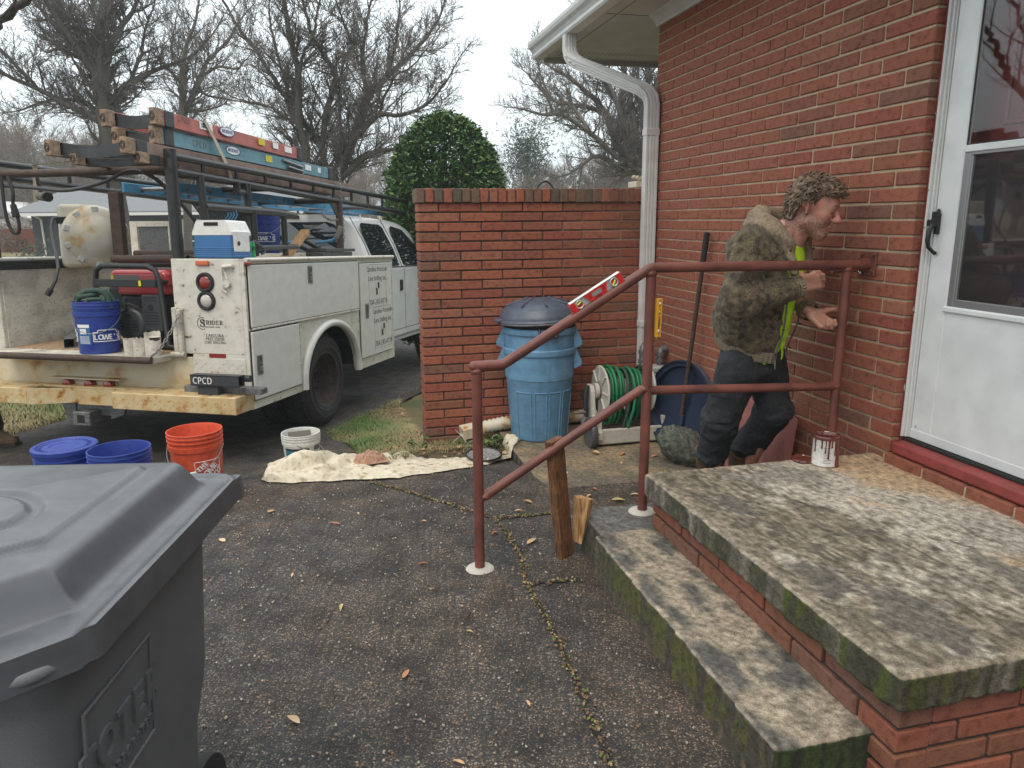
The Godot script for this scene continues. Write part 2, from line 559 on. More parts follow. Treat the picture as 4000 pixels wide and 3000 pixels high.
	mk("blue_pail", lin(0.018, 0.045, 0.27), 0.5, {"a": T.scuff, "s": 3.0})
	mk("orange_pail", lin(0.62, 0.085, 0.035), 0.48, {"a": T.scuff, "s": 3.5})
	mk("white_pail", lin(0.62, 0.63, 0.60), 0.5, {"a": T.scuff, "s": 4.0})
	mk("pail_teal", lin(0.02, 0.16, 0.24), 0.5, {"a": T.scuff, "s": 4.0})
	mk("mud", lin(0.19, 0.185, 0.165), 0.9, {"a": T.grain, "s": 5.0})
	mk("splat_black", lin(0.05, 0.05, 0.052), 0.6, {"a": noise("splat", 91, 0.03, [[0.0, 0.4], [0.5, 0.8], [0.62, 1.5], [0.68, 6.0], [1.0, 9.0]], 5), "s": 3.0})
	mk("wood_new", lin(0.50, 0.33, 0.17), 0.85, {"a": T.wood, "s": Vector3(14, 1.4, 14)})
	mk("wood_brown", lin(0.24, 0.12, 0.055), 0.85, {"a": T.wood, "s": Vector3(18, 2.0, 18), "d": T.blotch, "ds": 3.0})
	mk("wood_bed", lin(0.42, 0.32, 0.22), 0.9, {"a": T.wood, "s": Vector3(3, 3, 20)})
	mk("hose_green", lin(0.01, 0.17, 0.07), 0.5, {"a": T.scuff, "s": 5.0})
	mk("hose_dark", lin(0.03, 0.075, 0.05), 0.7, {"a": T.blotch, "s": 5.0})
	# yard things
	mk("can_blue", lin(0.135, 0.29, 0.46), 0.52, {"a": T.scuff, "s": 1.5, "d": T.soft, "ds": 5.0})
	mk("lid_slate", lin(0.075, 0.095, 0.135), 0.42, {"a": T.scuff, "s": 2.5})
	mk("navy", lin(0.011, 0.020, 0.05), 0.5, {"a": T.scuff, "s": 2.5})
	mk("cart_grey", lin(0.15, 0.158, 0.168), 0.5, {"a": T.soft, "s": 1.5, "d": T.grain, "ds": 9.0})
	mk("cart_lid", lin(0.085, 0.09, 0.10), 0.32, {"a": T.scuff, "s": 2.0, "d": T.soft, "ds": 6.0})
	mk("beige", lin(0.46, 0.44, 0.39), 0.6, {"a": T.soft, "s": 4.0})
	mk("galv", lin(0.20, 0.205, 0.21), 0.55, {"met": 0.5, "a": T.blotch, "s": 6.0})
	mk("meter_grey", lin(0.42, 0.44, 0.44), 0.5, {"a": T.soft, "s": 3.0})
	mk("rock", lin(0.75, 0.75, 0.72), 0.92, {"a": T.stone, "s": 2.8, "b": T.bump, "bs": 0.5})
	mk("faded_red", lin(0.36, 0.13, 0.115), 0.7, {"a": T.scuff, "s": 1.5})
	mk("pipe_white", lin(0.62, 0.61, 0.57), 0.55, {"a": T.rust, "s": 1.0})
	mk("drop_cloth", lin(0.66, 0.63, 0.55), 0.95, {"a": T.cloth, "s": 1.5, "d": T.soft, "ds": 2.0, "b": T.weave, "bs": 0.05})
	mk("level_red", lin(0.52, 0.02, 0.02), 0.35, {"coat": 0.4})
	mk("level_alu", lin(0.55, 0.55, 0.53), 0.35, {"met": 0.5})
	mk("level_yellow", lin(0.62, 0.33, 0.03), 0.4)
	mk("vial", lin(0.55, 0.60, 0.08), 0.1)
	mk("lcd", lin(0.22, 0.25, 0.22), 0.2)
	mk("can_white", lin(0.62, 0.61, 0.58), 0.5, {"a": T.scuff, "s": 8.0})
	mk("paint_wet", lin(0.115, 0.026, 0.018), 0.14, {"coat": 0.8})
	mk("dark_green", lin(0.004, 0.065, 0.035), 0.25, {"coat": 0.6})
	# person
	mk("skin", w, 0.5, {"vc": true, "sss": 0.04, "a": T.soft, "s": 9.0})
	mk("hair", w, 0.55, {"vc": true})
	mk("camo", w, 0.95, {"a": T.camo, "s": 2.6, "d": T.twig, "ds": 5.0, "b": T.weave, "bs": 0.06, "rim": 0.15})
	mk("hood_tan", lin(0.26, 0.205, 0.14), 0.95, {"a": T.denim, "s": 3.0, "b": T.weave, "bs": 0.06})
	mk("rib_tan", lin(0.24, 0.20, 0.135), 0.95, {"a": T.denim, "s": 5.0})
	mk("hi_vis", lin(0.46, 0.74, 0.02), 0.9, {"a": T.soft, "s": 3.0})
	mk("trousers", lin(0.030, 0.034, 0.040), 0.9, {"a": T.denim, "s": 3.5, "b": T.weave, "bs": 0.05})
	mk("boot", lin(0.13, 0.068, 0.036), 0.6, {"a": T.blotch, "s": 7.0, "d": T.grain, "ds": 8.0})
	mk("boot_tan", lin(0.20, 0.13, 0.075), 0.7, {"a": T.blotch, "s": 5.0})
	mk("sole", lin(0.05, 0.035, 0.025), 0.9)
	# plants
	mk("tree_bark", lin(0.135, 0.125, 0.115), 0.95, {"a": T.bark, "s": 2.0, "b": T.bump, "bs": 0.6})
	mk("tree_twig", lin(0.12, 0.11, 0.10), 0.95)
	mk("tree_pale", lin(0.20, 0.185, 0.165), 0.95, {"a": T.bark, "s": 2.0})
	mk("brush", lin(0.16, 0.13, 0.105), 0.95)
	mk("holly_leaf", w, 0.42, {"vc": true})
	mk("pine_leaf", lin(0.04, 0.06, 0.04), 0.8)
	mk("grass", w, 0.85, {"vc": true})
	mk("dead_leaf", w, 0.8, {"vc": true})
	mk("twig_dark", lin(0.05, 0.035, 0.025), 0.9)
	mk("moss", w, 0.95, {"vc": true})
	# far houses
	mk("far_roof", lin(0.17, 0.18, 0.19), 0.9, {"a": T.grain, "s": 1.0})
	mk("far_dark", lin(0.035, 0.037, 0.04), 0.9, {"a": T.grain, "s": 1.0})
	mk("far_white", lin(0.6, 0.6, 0.6), 0.8)
	mk("fence_red", lin(0.20, 0.055, 0.028), 0.9, {"a": T.wood, "s": Vector3(6, 1, 6)})
	mk("brick_red_far", lin(0.33, 0.085, 0.05), 0.9)

# right-hand and left-hand edge of the drive at depth z
func drive_right(z: float) -> float:
	var t := [[-14.0, 3.8], [-7.0, 0.48], [-3.0, -1.42], [-0.98, -2.50], [-0.75, -2.44], [-0.36, -2.29], [0.13, -2.24], [0.33, -2.12], [0.5, -1.62], [0.62, -1.24], [1.40, -1.20], [1.42, 0.02], [30.0, 0.02]]
	for k in t.size() - 1:
		if z <= t[k + 1][0]:
			return lerpf(t[k][1], t[k + 1][1], clampf((z - t[k][0]) / (t[k + 1][0] - t[k][0]), 0, 1))
	return 0.02

func drive_left(z: float) -> float:
	return -5.25 - 0.49 * (z + 1.63) if z < 1.0 else -6.54 - 0.3 * (z - 1.0)

func build_ground():
	var f1 := fbm(101, 0.35, 4)
	var f2 := fbm(102, 1.6, 4)
	var f3 := fbm(103, 7.0, 3)
	# soil and lawn, one sheet to the horizon
	var xs := PackedFloat32Array()
	var zs := PackedFloat32Array()
	for e in [[-200.0, -30.0, 17.0], [-30.0, -8.0, 1.0], [-8.0, 1.0, 0.16], [1.0, 20.0, 1.0], [20.0, 200.0, 15.0]]:
		var x: float = e[0]
		while x < e[1] - 1e-4:
			xs.append(x); x += e[2]
	xs.append(200.0)
	for e in [[-200.0, -35.0, 15.0], [-35.0, -6.0, 1.0], [-6.0, 1.5, 0.16], [1.5, 8.0, 0.8], [8.0, 60.0, 8.0]]:
		var z: float = e[0]
		while z < e[1] - 1e-4:
			zs.append(z); z += e[2]
	zs.append(60.0)
	var b := Mb.new()
	b.tinted = true
	for z in zs:
		for x in xs:
			var h := gy(z) - 0.03
			var by_wall := smooth(-2.5, -1.8, x) * smooth(-1.4, -0.3, z) * (1.0 - smooth(0.3, 0.62, z))
			if x < 0.3: h += 0.085 * by_wall
			h += 0.015 * f2.get_noise_2d(x, z)
			if z > -6 and z < 1.5 and x < drive_right(z) + 0.12 and x > drive_left(z) - 0.1: h = gy(z) - 0.10
			var dry := clampf(0.5 + 0.9 * f1.get_noise_2d(x * 3.0, z * 3.0), 0, 1)
			var soil := Color(0.11, 0.085, 0.06)
			var turf := Color(0.075, 0.09, 0.032).lerp(Color(0.22, 0.165, 0.085), dry)
			if z < -8.0: turf = Color(0.30, 0.245, 0.12).lerp(Color(0.17, 0.17, 0.07), clampf(0.35 + f1.get_noise_2d(x, z), 0, 1))
			b.col = turf.lerp(soil, clampf(by_wall * 0.6 + 0.4 * f2.get_noise_2d(x * 2.0, z * 2.0), 0, 1)) if z > -4.0 else turf
			b.put(Vector3(x, h, z), Vector3.UP)
	var w := xs.size()
	for j in zs.size() - 1:
		for i in w - 1:
			var k := j * w + i
			b.tri(k, k + 1, k + w + 1); b.tri(k, k + w + 1, k + w)
	setting("ground", b, M.soil)
	# street beyond the front lawn
	var st := Mb.new()
	st.sheet(40, 4, func(u, v): return Vector3(lerpf(-90, 90, u), gy(lerpf(-20.0, -25.5, v)) + 0.03, lerpf(-20.0, -25.5, v)), Vector3.UP)
	setting("street", st, M.asphalt)
	# drive and walk: one paved sheet with its own edge
	var rows := []
	var z := -11.0
	while z < 7.0:
		rows.append(z)
		z += 0.25 if z < -3.0 else (0.075 if z < 0.4 else 0.05)
	rows.append_array([7.5, 9.0, 12.0])
	var pv := Mb.new()
	pv.tinted = true
	var n := 150
	for zz in rows:
		var l := drive_left(zz)
		var r := drive_right(zz) + 0.018 * f3.get_noise_2d(zz, 3.0) - 0.0
		for i in n + 1:
			var u := float(i) / n
			var x := lerpf(l, r, 1.0 - pow(1.0 - u, 1.25))
			var y := gy(zz) + 0.006 * f2.get_noise_2d(x, zz) + 0.002 * f3.get_noise_2d(x, zz)
			if i == n or i == 0: y -= 0.07
			var a := f1.get_noise_2d(x * 2.0, zz * 2.0)
			var d := f2.get_noise_2d(x, zz)
			var e := f3.get_noise_2d(x, zz)
			var cc := Color(0.60, 0.615, 0.655).lerp(Color(0.80, 0.73, 0.65), clampf(0.42 + a * 0.9 + d * 0.5, 0, 1))
			cc = cc * (1.0 + 0.25 * e + 0.2 * d)
			# brown litter dust to the left, clay stains, a wet dark strip under the truck
			cc = cc.lerp(Color(0.62, 0.47, 0.36), 0.75 * smooth(0.1, 0.5, a + d * 0.6) * smooth(-2.0, -3.0, x))
			cc = cc.lerp(Color(1.05, 0.80, 0.58), 0.6 * smooth(0.30, 0.62, d + e * 0.5))
			cc = cc.lerp(Color(0.42, 0.43, 0.46), 0.65 * smooth(0.25, 0.6, f1.get_noise_2d(x * 1.3 + 40, zz * 1.3)))
			# tan stain before the patio, soil washed against the step
			var tan := exp(-pow((x + 0.75) / 0.65, 2) - pow((zz - 1.5) / 0.28, 2))
			cc = cc.lerp(Color(1.15, 0.92, 0.62), clampf(tan * (0.6 + d), 0, 0.8))
			var wash := exp(-pow((x + 1.36) / 0.16, 2)) * smooth(2.2, 2.5, zz) * (1.0 - smooth(2.6, 4.0, zz) * 0.6)
			cc = cc.lerp(Color(0.85, 0.66, 0.5), clampf(wash * (0.8 + e), 0, 0.8))
			cc.a = 1.0
			pv.col = cc
			pv.put(Vector3(x, y, zz), Vector3(-0.006 * e, 1, -0.02 if zz < 2.0 else 0.0))
	for j in rows.size() - 1:
		for i in n:
			var k := j * (n + 1) + i
			pv.tri(k, k + 1, k + n + 2); pv.tri(k, k + n + 2, k + n + 1)
	var paved := setting("driveway", pv, M.pavement)
	# joints between the slabs, filled with soil and moss
	var rng := RandomNumberGenerator.new()
	rng.seed = 77
	for path in [[Vector2(-2.20, 0.93), Vector2(-1.93, 1.33), Vector2(-1.62, 1.78)], [Vector2(-1.62, 1.78), Vector2(-1.60, 2.2), Vector2(-1.65, 2.5), Vector2(-1.66, 3.0), Vector2(-1.70, 3.6), Vector2(-1.72, 4.4)], [Vector2(-1.62, 1.78), Vector2(-1.35, 1.79), Vector2(-1.30, 1.84)], [Vector2(-1.63, 2.55), Vector2(-1.40, 2.56)]]:
		var jt := Mb.new()
		var ms := Mb.new()
		ms.tinted = true
		var pts := []
		for s in path.size() - 1:
			var l: float = (path[s + 1] - path[s]).length()
			for k in int(l / 0.025):
				pts.append(path[s].lerp(path[s + 1], k / (l / 0.025)))
		var last := -1
		for k in pts.size():
			var p: Vector2 = pts[k]
			p += Vector2(f3.get_noise_2d(p.x * 4.0, p.y * 4.0), f3.get_noise_2d(p.y * 4.0 + 9, p.x * 4.0)) * 0.012
			var wd := 0.006 + 0.006 * absf(f3.get_noise_2d(p.x * 9.0, p.y * 9.0 + 4))
			var dr: Vector2 = (pts[mini(k + 1, pts.size() - 1)] - pts[maxi(k - 1, 0)]).normalized()
			var o := Vector2(-dr.y, dr.x) * wd
			var y := gy(p.y) + 0.006 * f2.get_noise_2d(p.x, p.y) + 0.006
			var i0 := jt.put(Vector3(p.x + o.x, y, p.y + o.y), Vector3.UP)
			jt.put(Vector3(p.x - o.x, y, p.y - o.y), Vector3.UP)
			if last >= 0:
				jt.tri(last, last + 1, i0 + 1); jt.tri(last, i0 + 1, i0)
			last = i0
			for q in 5:
				var g := rng.randf()
				ms.col = Color(0.16, 0.10, 0.055) if g < 0.55 else (Color(0.13, 0.17, 0.035) if g < 0.8 else Color(0.32, 0.25, 0.13))
				var pp := Vector3(p.x + rng.randfn(0, 0.009), y + 0.002, p.y + rng.randfn(0, 0.012))
				var a := rng.randf() * TAU
				var s := rng.randf_range(0.002, 0.007)
				ms.box(pp, Vector3(s * 1.6, s, s), 0.0, Basis.from_euler(Vector3(rng.randf(), a, rng.randf())))
		part(paved, "joint", jt, M.dark_gap)
		var mm := part(paved, "joint_moss", ms, M.moss)
		mm.set_meta("kind", "stuff")
	build_grass(f1)

func build_grass(f1: FastNoiseLite):
	var rng := RandomNumberGenerator.new()
	rng.seed = 9
	var tuft := Mb.new()
	tuft.tinted = true
	for k in 6:
		var a := rng.randf() * TAU
		var d := Vector3(cos(a), 0, sin(a))
		var s := Vector3(-d.z, 0, d.x)
		var p := d * rng.randf_range(0.0, 0.018)
		var h := rng.randf_range(0.018, 0.042)
		var q := p + d * h * rng.randf_range(0.4, 1.3) + Vector3.UP * h
		var m := (p + q) * 0.5 + Vector3.UP * h * 0.22
		var i := tuft.put(p - s * 0.0022, (Vector3.UP + d).normalized())
		tuft.put(p + s * 0.0022, (Vector3.UP + d).normalized()); tuft.put(m - s * 0.0018, Vector3.UP); tuft.put(m + s * 0.0018, Vector3.UP); tuft.put(q, Vector3.UP)
		tuft.tri(i, i + 1, i + 3); tuft.tri(i, i + 3, i + 2); tuft.tri(i + 2, i + 3, i + 4)
	var at := []
	var cs := []
	for k in 30000:
		var z := rng.randf_range(-3.2, 0.72)
		var x := rng.randf_range(-2.6, -0.9)
		if z > -0.02 and x > -1.25: continue
		if x < drive_right(z) + 0.015 or (x > -1.76 and z < 0.0): continue
		var dry := clampf(0.5 + 1.0 * f1.get_noise_2d(x * 3.0, z * 3.0) + smooth(-2.2, -1.75, x) * 0.45 - 0.15, 0, 1)
		if rng.randf() < dry * 0.35 + 0.7 * smooth(0.05, 0.5, z): continue
		var h := gy(z) - 0.03 + 0.085 * smooth(-2.5, -1.8, x) * smooth(-1.4, -0.3, z) * (1.0 - smooth(0.3, 0.62, z))
		var s := rng.randf_range(0.6, 1.35)
		at.append(Transform3D(Basis(Vector3.UP, rng.randf() * TAU).scaled(Vector3(s, s * lerpf(1.1, 0.5, dry), s)), Vector3(x, h, z)))
		var cc := Color(0.075, 0.145, 0.028).lerp(Color(0.30, 0.23, 0.12), clampf(dry + rng.randf_range(-0.35, 0.3), 0, 1))
		cs.append(cc * rng.randf_range(0.7, 1.25))
	for k in 9000:
		var z := rng.randf_range(-5.0, 0.6)
		var x := drive_left(z) - rng.randf_range(0.02, 2.2)
		var dry := clampf(0.55 + 1.0 * f1.get_noise_2d(x * 2.0, z * 2.0), 0, 1)
		at.append(Transform3D(Basis(Vector3.UP, rng.randf() * TAU).scaled(Vector3.ONE * rng.randf_range(0.8, 1.6)), Vector3(x, gy(z) - 0.03, z)))
		cs.append(Color(0.10, 0.14, 0.035).lerp(Color(0.32, 0.26, 0.13), dry))
	scatter("grass", tuft.mesh(), M.grass, at, cs)
	# leaf litter in the grass and against the wall
	var lf := Mb.new()
	leaf_shape(lf, 0.03, 0.011, 0.4)
	at = []
	cs = []
	for k in 420:
		var z := rng.randf_range(-2.4, 0.7)
		var x := rng.randf_range(-2.45, -1.2)
		if x < drive_right(z) + 0.03 or (x > -1.76 and z < 0.03): continue
		if z < -0.05 and rng.randf() < 0.35: continue
		var h := gy(z) + 0.0 + 0.085 * smooth(-2.5, -1.8, x) * smooth(-1.4, -0.3, z) * (1.0 - smooth(0.3, 0.62, z))
		at.append(Transform3D(Basis.from_euler(Vector3(rng.randfn(0, 0.35), rng.randf() * TAU, rng.randfn(0, 0.35))).scaled(Vector3.ONE * rng.randf_range(0.6, 1.4)), Vector3(x, h - 0.008, z)))
		cs.append([Color(0.27, 0.13, 0.07), Color(0.34, 0.22, 0.12), Color(0.17, 0.09, 0.055), Color(0.40, 0.29, 0.17)][rng.randi() % 4])
	scatter("leaf_litter", lf.mesh(), M.dead_leaf, at, cs)

func scatter(nm: String, me: Mesh, mat: Material, at: Array, cs := []) -> MultiMeshInstance3D:
	var mm := MultiMesh.new()
	mm.transform_format = MultiMesh.TRANSFORM_3D
	mm.use_colors = cs.size() > 0
	mm.mesh = me
	mm.instance_count = at.size()
	for k in at.size():
		mm.set_instance_transform(k, at[k])
		if cs.size() > 0: mm.set_instance_color(k, cs[k])
	var o := MultiMeshInstance3D.new()
	o.name = numbered(nm, self)
	o.multimesh = mm
	o.material_override = mat
	o.set_meta("kind", "stuff")
	add_child(o, true)
	return o

# a curled leaf lying in xz
func leaf_shape(b: Mb, l: float, w: float, curl: float):
	b.tinted = true
	b.sheet(6, 3, func(u, v):
		var ww := w * sin(PI * pow(u, 0.8)) + 0.0004
		var s: float = v * 2.0 - 1.0
		return Vector3((u - 0.5) * l, l * 0.22 * curl * (s * s) * sin(PI * u) + l * 0.25 * curl * (u - 0.5) * (u - 0.5), s * ww), Vector3.UP)

# ---------------------------------------------------------------- masonry
# one brick with slightly uneven chamfers; centre at its middle
func brick_mesh(l: float, h: float, d: float, sd: int) -> ArrayMesh:
	var b := Mb.new()
	b.box(Vector3.ZERO, Vector3(l, h, d), 0.0028 + 0.0012 * (sd % 3))
	return b.mesh()

# bricks: array of [centre, size along, height, depth, yaw, tone]; the nearest `limit` become parts, the rest one joined part
func lay(parent: Node3D, list: Array, limit: int):
	list.sort_custom(func(a, b): return (a[0] - EYE).length_squared() < (b[0] - EYE).length_squared())
	var cache := {}
	var rest := Mb.new()
	for k in list.size():
		var e: Array = list[k]
		if k < limit:
			var key := "%.3f %.3f %.3f %d" % [e[1], e[2], e[3], k % 3]
			if not cache.has(key): cache[key] = brick_mesh(e[1], e[2], e[3], k % 3)
			var o := part(parent, "brick", cache[key], M["brick%d" % e[5]])
			o.transform = Transform3D(Basis.from_euler(Vector3(0, e[4], 0)), e[0])
		else:
			rest.box(e[0], Vector3(e[1], e[2], e[3]), 0.003, Basis(Vector3.UP, e[4]))
	if rest.v.size():
		part(parent, "bricks", rest, M.brick0).set_meta("kind", "stuff")

func build_garden_wall():
	var wall := thing("garden_wall", "red brick garden wall with a soldier brick cap behind the trash cans", "wall")
	var rng := RandomNumberGenerator.new()
	rng.seed = 31
	var f := fbm(32, 1.5, 3)
	# mortar core, dark and weathered to the left, paler by the house
	var mo := Mb.new()
	mo.tinted = true
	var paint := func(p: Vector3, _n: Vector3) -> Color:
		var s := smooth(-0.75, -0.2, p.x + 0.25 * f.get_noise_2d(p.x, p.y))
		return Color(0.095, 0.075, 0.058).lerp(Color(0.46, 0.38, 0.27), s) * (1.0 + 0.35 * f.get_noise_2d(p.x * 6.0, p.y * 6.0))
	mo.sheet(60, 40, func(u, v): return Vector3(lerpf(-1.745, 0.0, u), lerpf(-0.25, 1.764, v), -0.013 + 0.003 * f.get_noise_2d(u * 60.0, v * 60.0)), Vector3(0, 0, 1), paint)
	mo.col = Color(0.11, 0.09, 0.07)
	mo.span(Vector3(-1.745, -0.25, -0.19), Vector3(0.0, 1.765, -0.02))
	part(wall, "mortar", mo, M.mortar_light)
	var list := []
	for j in 29:
		var y := 1.7635 - 0.0677 * j - 0.0677 * 0.5
		var xs := [-1.755]
		var x := -1.755 + (0.144 if j % 2 == 0 else 0.295)
		while x < -0.04:
			xs.append(x)
			x += 0.3028
		xs.append(0.0)
		for k in xs.size() - 1:
			var a: float = xs[k] + (0.005 if k > 0 else 0.0)
			var e: float = xs[k + 1] - 0.005
			if e - a < 0.03: continue
			var l := snappedf(e - a, 0.001)
			var deep := 0.19 if k == 0 else 0.09
			var tone = [0, 0, 1, 2, 2, 5, 7, 7, 3, 0, 5, 4][rng.randi() % 12]
			if (a > -0.7 and rng.randf() < 0.35): tone = [3, 6, 4][rng.randi() % 3]
			if k == 0 and rng.randf() < 0.2: tone = 6
			list.append([Vector3((a + e) * 0.5, y + rng.randfn(0, 0.0008), -deep * 0.5 + rng.randfn(0, 0.0016)), l, 0.0575, deep, rng.randfn(0, 0.003), tone])
	lay(wall, list, 300)
	# cap of bricks on edge
	var cap := [8, 0, 9, 0, 9, 8, 8, 2, 5, 0, 5, 2, 8, 6, 0, 9, 8, 6, 8, 9, 8, 5, 6, 6, 4, 3, 6]
	var cm := []
	for k in 3: cm.append(brick_mesh(0.0555, 0.095, 0.235, k))
	for k in 27:
		var o := part(wall, "cap_brick", cm[k % 3], M["brick%d" % cap[k]])
		o.transform = Transform3D(Basis.from_euler(Vector3(rng.randfn(0, 0.006), rng.randfn(0, 0.01), rng.randfn(0, 0.008))), Vector3(-1.738 + 0.0648 * k, 1.8105 + rng.randfn(0, 0.0015), -0.098 + rng.randfn(0, 0.002)))
	var cmortar := Mb.new()
	cmortar.tinted = true
	cmortar.sheet(40, 2, func(u, v): return Vector3(lerpf(-1.755, -0.0, u), lerpf(1.763, 1.848, v), 0.006), Vector3(0, 0, 1), paint)
	cmortar.col = Color(0.12, 0.10, 0.075)
	cmortar.span(Vector3(-1.755, 1.7655, -0.2), Vector3(0.0, 1.846, 0.002))
	part(wall, "cap_mortar", cmortar, M.mortar_light)

func build_house():
	var house := thing("brick_house", "red brick house with white eaves and a white storm door", "house")
	var rng := RandomNumberGenerator.new()
	rng.seed = 41
	var f := fbm(42, 2.0, 3)
	# wall bodies behind the bricks: left wing wall (x = 0), closed house behind, open at the door
	var mo := Mb.new()
	mo.tinted = true
	var mp := func(p: Vector3, _n: Vector3) -> Color:
		return Color(0.47, 0.375, 0.255) * (1.0 + 0.3 * f.get_noise_2d(p.z * 5.0, p.y * 5.0))
	mo.sheet(50, 60, func(u, v): return Vector3(0.0065 + 0.002 * f.get_noise_2d(u * 80.0, v * 90.0), lerpf(-0.1, 3.0, v), lerpf(0.0, 2.588, u)), Vector3(-1, 0, 0), mp)
	mo.sheet(3, 40, func(u, v): return Vector3(lerpf(0.004, 0.056, u), lerpf(0.55, 3.0, v), 2.586), Vector3(0, 0, 1), mp)
	mo.col = Color(0.42, 0.34, 0.25)
	mo.span(Vector3(0.012, -0.2, 0.004), Vector3(0.056, 3.0, 2.582))
	part(house, "mortar", mo, M.mortar_light)
	var body := Mb.new()
	body.span(Vector3(0.058, -0.2, 0.01), Vector3(0.26, 3.06, 2.60))
	body.span(Vector3(0.26, -0.2, 0.01), Vector3(6.0, 3.06, 0.25))
	body.span(Vector3(0.058, -0.2, 3.66), Vector3(0.26, 3.06, 9.0))
	body.span(Vector3(0.058, 2.72, 2.60), Vector3(0.26, 3.06, 3.66))
	body.span(Vector3(0.058, -0.2, 2.60), Vector3(0.26, 0.655, 3.66))
	body.span(Vector3(5.8, -0.2, 0.25), Vector3(6.0, 3.06, 9.0))
	body.span(Vector3(0.26, -0.2, 8.8), Vector3(5.8, 3.06, 9.0))
	body.span(Vector3(0.0, 3.065, -1.48), Vector3(6.0, 3.1, 9.0))
	part(house, "wall", body, M.far_dark)
	var list := []
	for i in range(-9, 33):
		var y := 2.444 - 0.0677 * (i - 0.5) - 0.0677
		var first := 0.141 if (i % 2 + 2) % 2 == 1 else 0.286
		var zs := [2.592]
		var z := 2.592 - first
		while z > 0.03:
			zs.append(z)
			z -= 0.2905
		zs.append(0.0)
		for k in zs.size() - 1:
			var a: float = zs[k] - (0.005 if k > 0 else 0.0)
			var e: float = zs[k + 1] + 0.005
			if a - e < 0.03: continue
			var tone = [0, 0, 1, 1, 3, 3, 7, 7, 0, 5, 4, 6][rng.randi() % 12]
			var deep := 0.055
			list.append([Vector3(deep * 0.5 + rng.randfn(0, 0.001), y + rng.randfn(0, 0.0007), (a + e) * 0.5), snappedf(a - e, 0.001), 0.058, deep, PI / 2 + rng.randfn(0, 0.0025), tone])
	# beyond the door the wall goes on
	for i in range(-9, 33):
		var y := 2.444 - 0.0677 * (i - 0.5) - 0.0677
		for k in 4:
			list.append([Vector3(0.0275, y, 3.66 + 0.145 + 0.2905 * k), 0.2805, 0.058, 0.055, PI / 2, 0])
	lay(house, list, 300)
	# eaves: soffit, frieze board, gutter, fascias, roof
	var so := Mb.new()
	so.span(Vector3(-0.43, 3.045, -1.46), Vector3(-0.004, 3.058, 9.0))
	so.span(Vector3(-0.004, 3.045, -1.46), Vector3(6.0, 3.058, -0.02))
	part(house, "soffit", so, M.soffit)
	var seam := Mb.new()
	for p in [[Vector3(-0.43, 3.0425, -0.03), Vector3(0.0, 3.0445, -0.022)], [Vector3(-0.31, 3.0425, -1.4), Vector3(-0.305, 3.0445, 6.0)]]:
		seam.span(p[0], p[1])
	for a in 46:
		for r in 3:
			seam.box(Vector3(-0.40 + 0.04 * a, 3.0437, -1.30 + 0.04 * r), Vector3(0.012, 0.002, 0.012))
	part(house, "soffit_vents", seam, M.text_grey)
	var fr := Mb.new()
	var prof := PackedVector2Array([Vector2(0.0, 2.968), Vector2(-0.018, 2.968), Vector2(-0.022, 2.985), Vector2(-0.05, 3.015), Vector2(-0.075, 3.035), Vector2(-0.08, 3.0445), Vector2(0.0, 3.0445)])
	fr.prism(prof, -0.005, 6.0)
	part(house, "frieze_board", fr, M.white_trim)
	var gu := Mb.new()
	var k_style := PackedVector2Array([Vector2(-0.425, 3.17), Vector2(-0.425, 3.03), Vector2(-0.505, 3.03), Vector2(-0.515, 3.045), Vector2(-0.512, 3.07), Vector2(-0.525, 3.095), Vector2(-0.548, 3.115), Vector2(-0.556, 3.14), Vector2(-0.556, 3.165), Vector2(-0.544, 3.165), Vector2(-0.544, 3.14), Vector2(-0.44, 3.14), Vector2(-0.44, 3.17)])
	gu.prism(k_style, -1.52, 9.0)
	part(house, "gutter", gu, M.gutter)
	var ge := Mb.new()
	ge.prism(PackedVector2Array([Vector2(-0.425, 3.172), Vector2(-0.425, 3.027), Vector2(-0.507, 3.027), Vector2(-0.518, 3.045), Vector2(-0.515, 3.07), Vector2(-0.528, 3.095), Vector2(-0.551, 3.115), Vector2(-0.56, 3.14), Vector2(-0.56, 3.168)]), -1.526, -1.50)
	part(house, "gutter_end_cap", ge, M.gutter)
	var fa := Mb.new()
	fa.span(Vector3(-0.423, 3.03, -1.50), Vector3(-0.405, 3.17, 9.0))
	fa.span(Vector3(-0.42, 3.0, -1.52), Vector3(6.0, 3.12, -1.50), 0.004)
	fa.span(Vector3(-0.42, 3.04, -1.49), Vector3(6.0, 3.09, -1.465), 0.004)
	part(house, "fascia", fa, M.soffit)
	var rf := Mb.new()
	for r in 22:
		var x0 := -0.52 + 0.14 * r
		rf.xf = Transform3D(Basis(Vector3(0, 0, 1), atan(0.33)), Vector3(x0, 3.175 + (x0 + 0.52) * 0.33, 0))
		rf.span(Vector3(0, 0, -1.56 + 0.01 * (r % 2)), Vector3(0.2, 0.012 + 0.002 * (r % 2), 9.0))
	rf.xf = Transform3D()
	part(house, "roof", rf, M.shingle)
	# downspout: outlet, two elbows, a sloped and an upright run of ribbed pipe
	var ds := Mb.new()
	var path := [Vector3(-0.47, 3.03, -0.60), Vector3(-0.47, 2.93, -0.60), Vector3(-0.465, 2.88, -0.585), Vector3(-0.45, 2.84, -0.555), Vector3(-0.425, 2.81, -0.51), Vector3(-0.12, 2.555, 0.0), Vector3(-0.085, 2.52, 0.035), Vector3(-0.066, 2.48, 0.052), Vector3(-0.060, 2.43, 0.058), Vector3(-0.060, 0.28, 0.058)]
	ribbed(ds, path, Vector2(0.048, 0.036))
	var dn := part(house, "downspout", ds, M.gutter)
	var cl := Mb.new()
	for y in [2.25, 0.86]:
		cl.box(Vector3(-0.060, y, 0.058), Vector3(0.103, 0.05, 0.08), 0.004, Basis(Vector3.UP, 0.0))
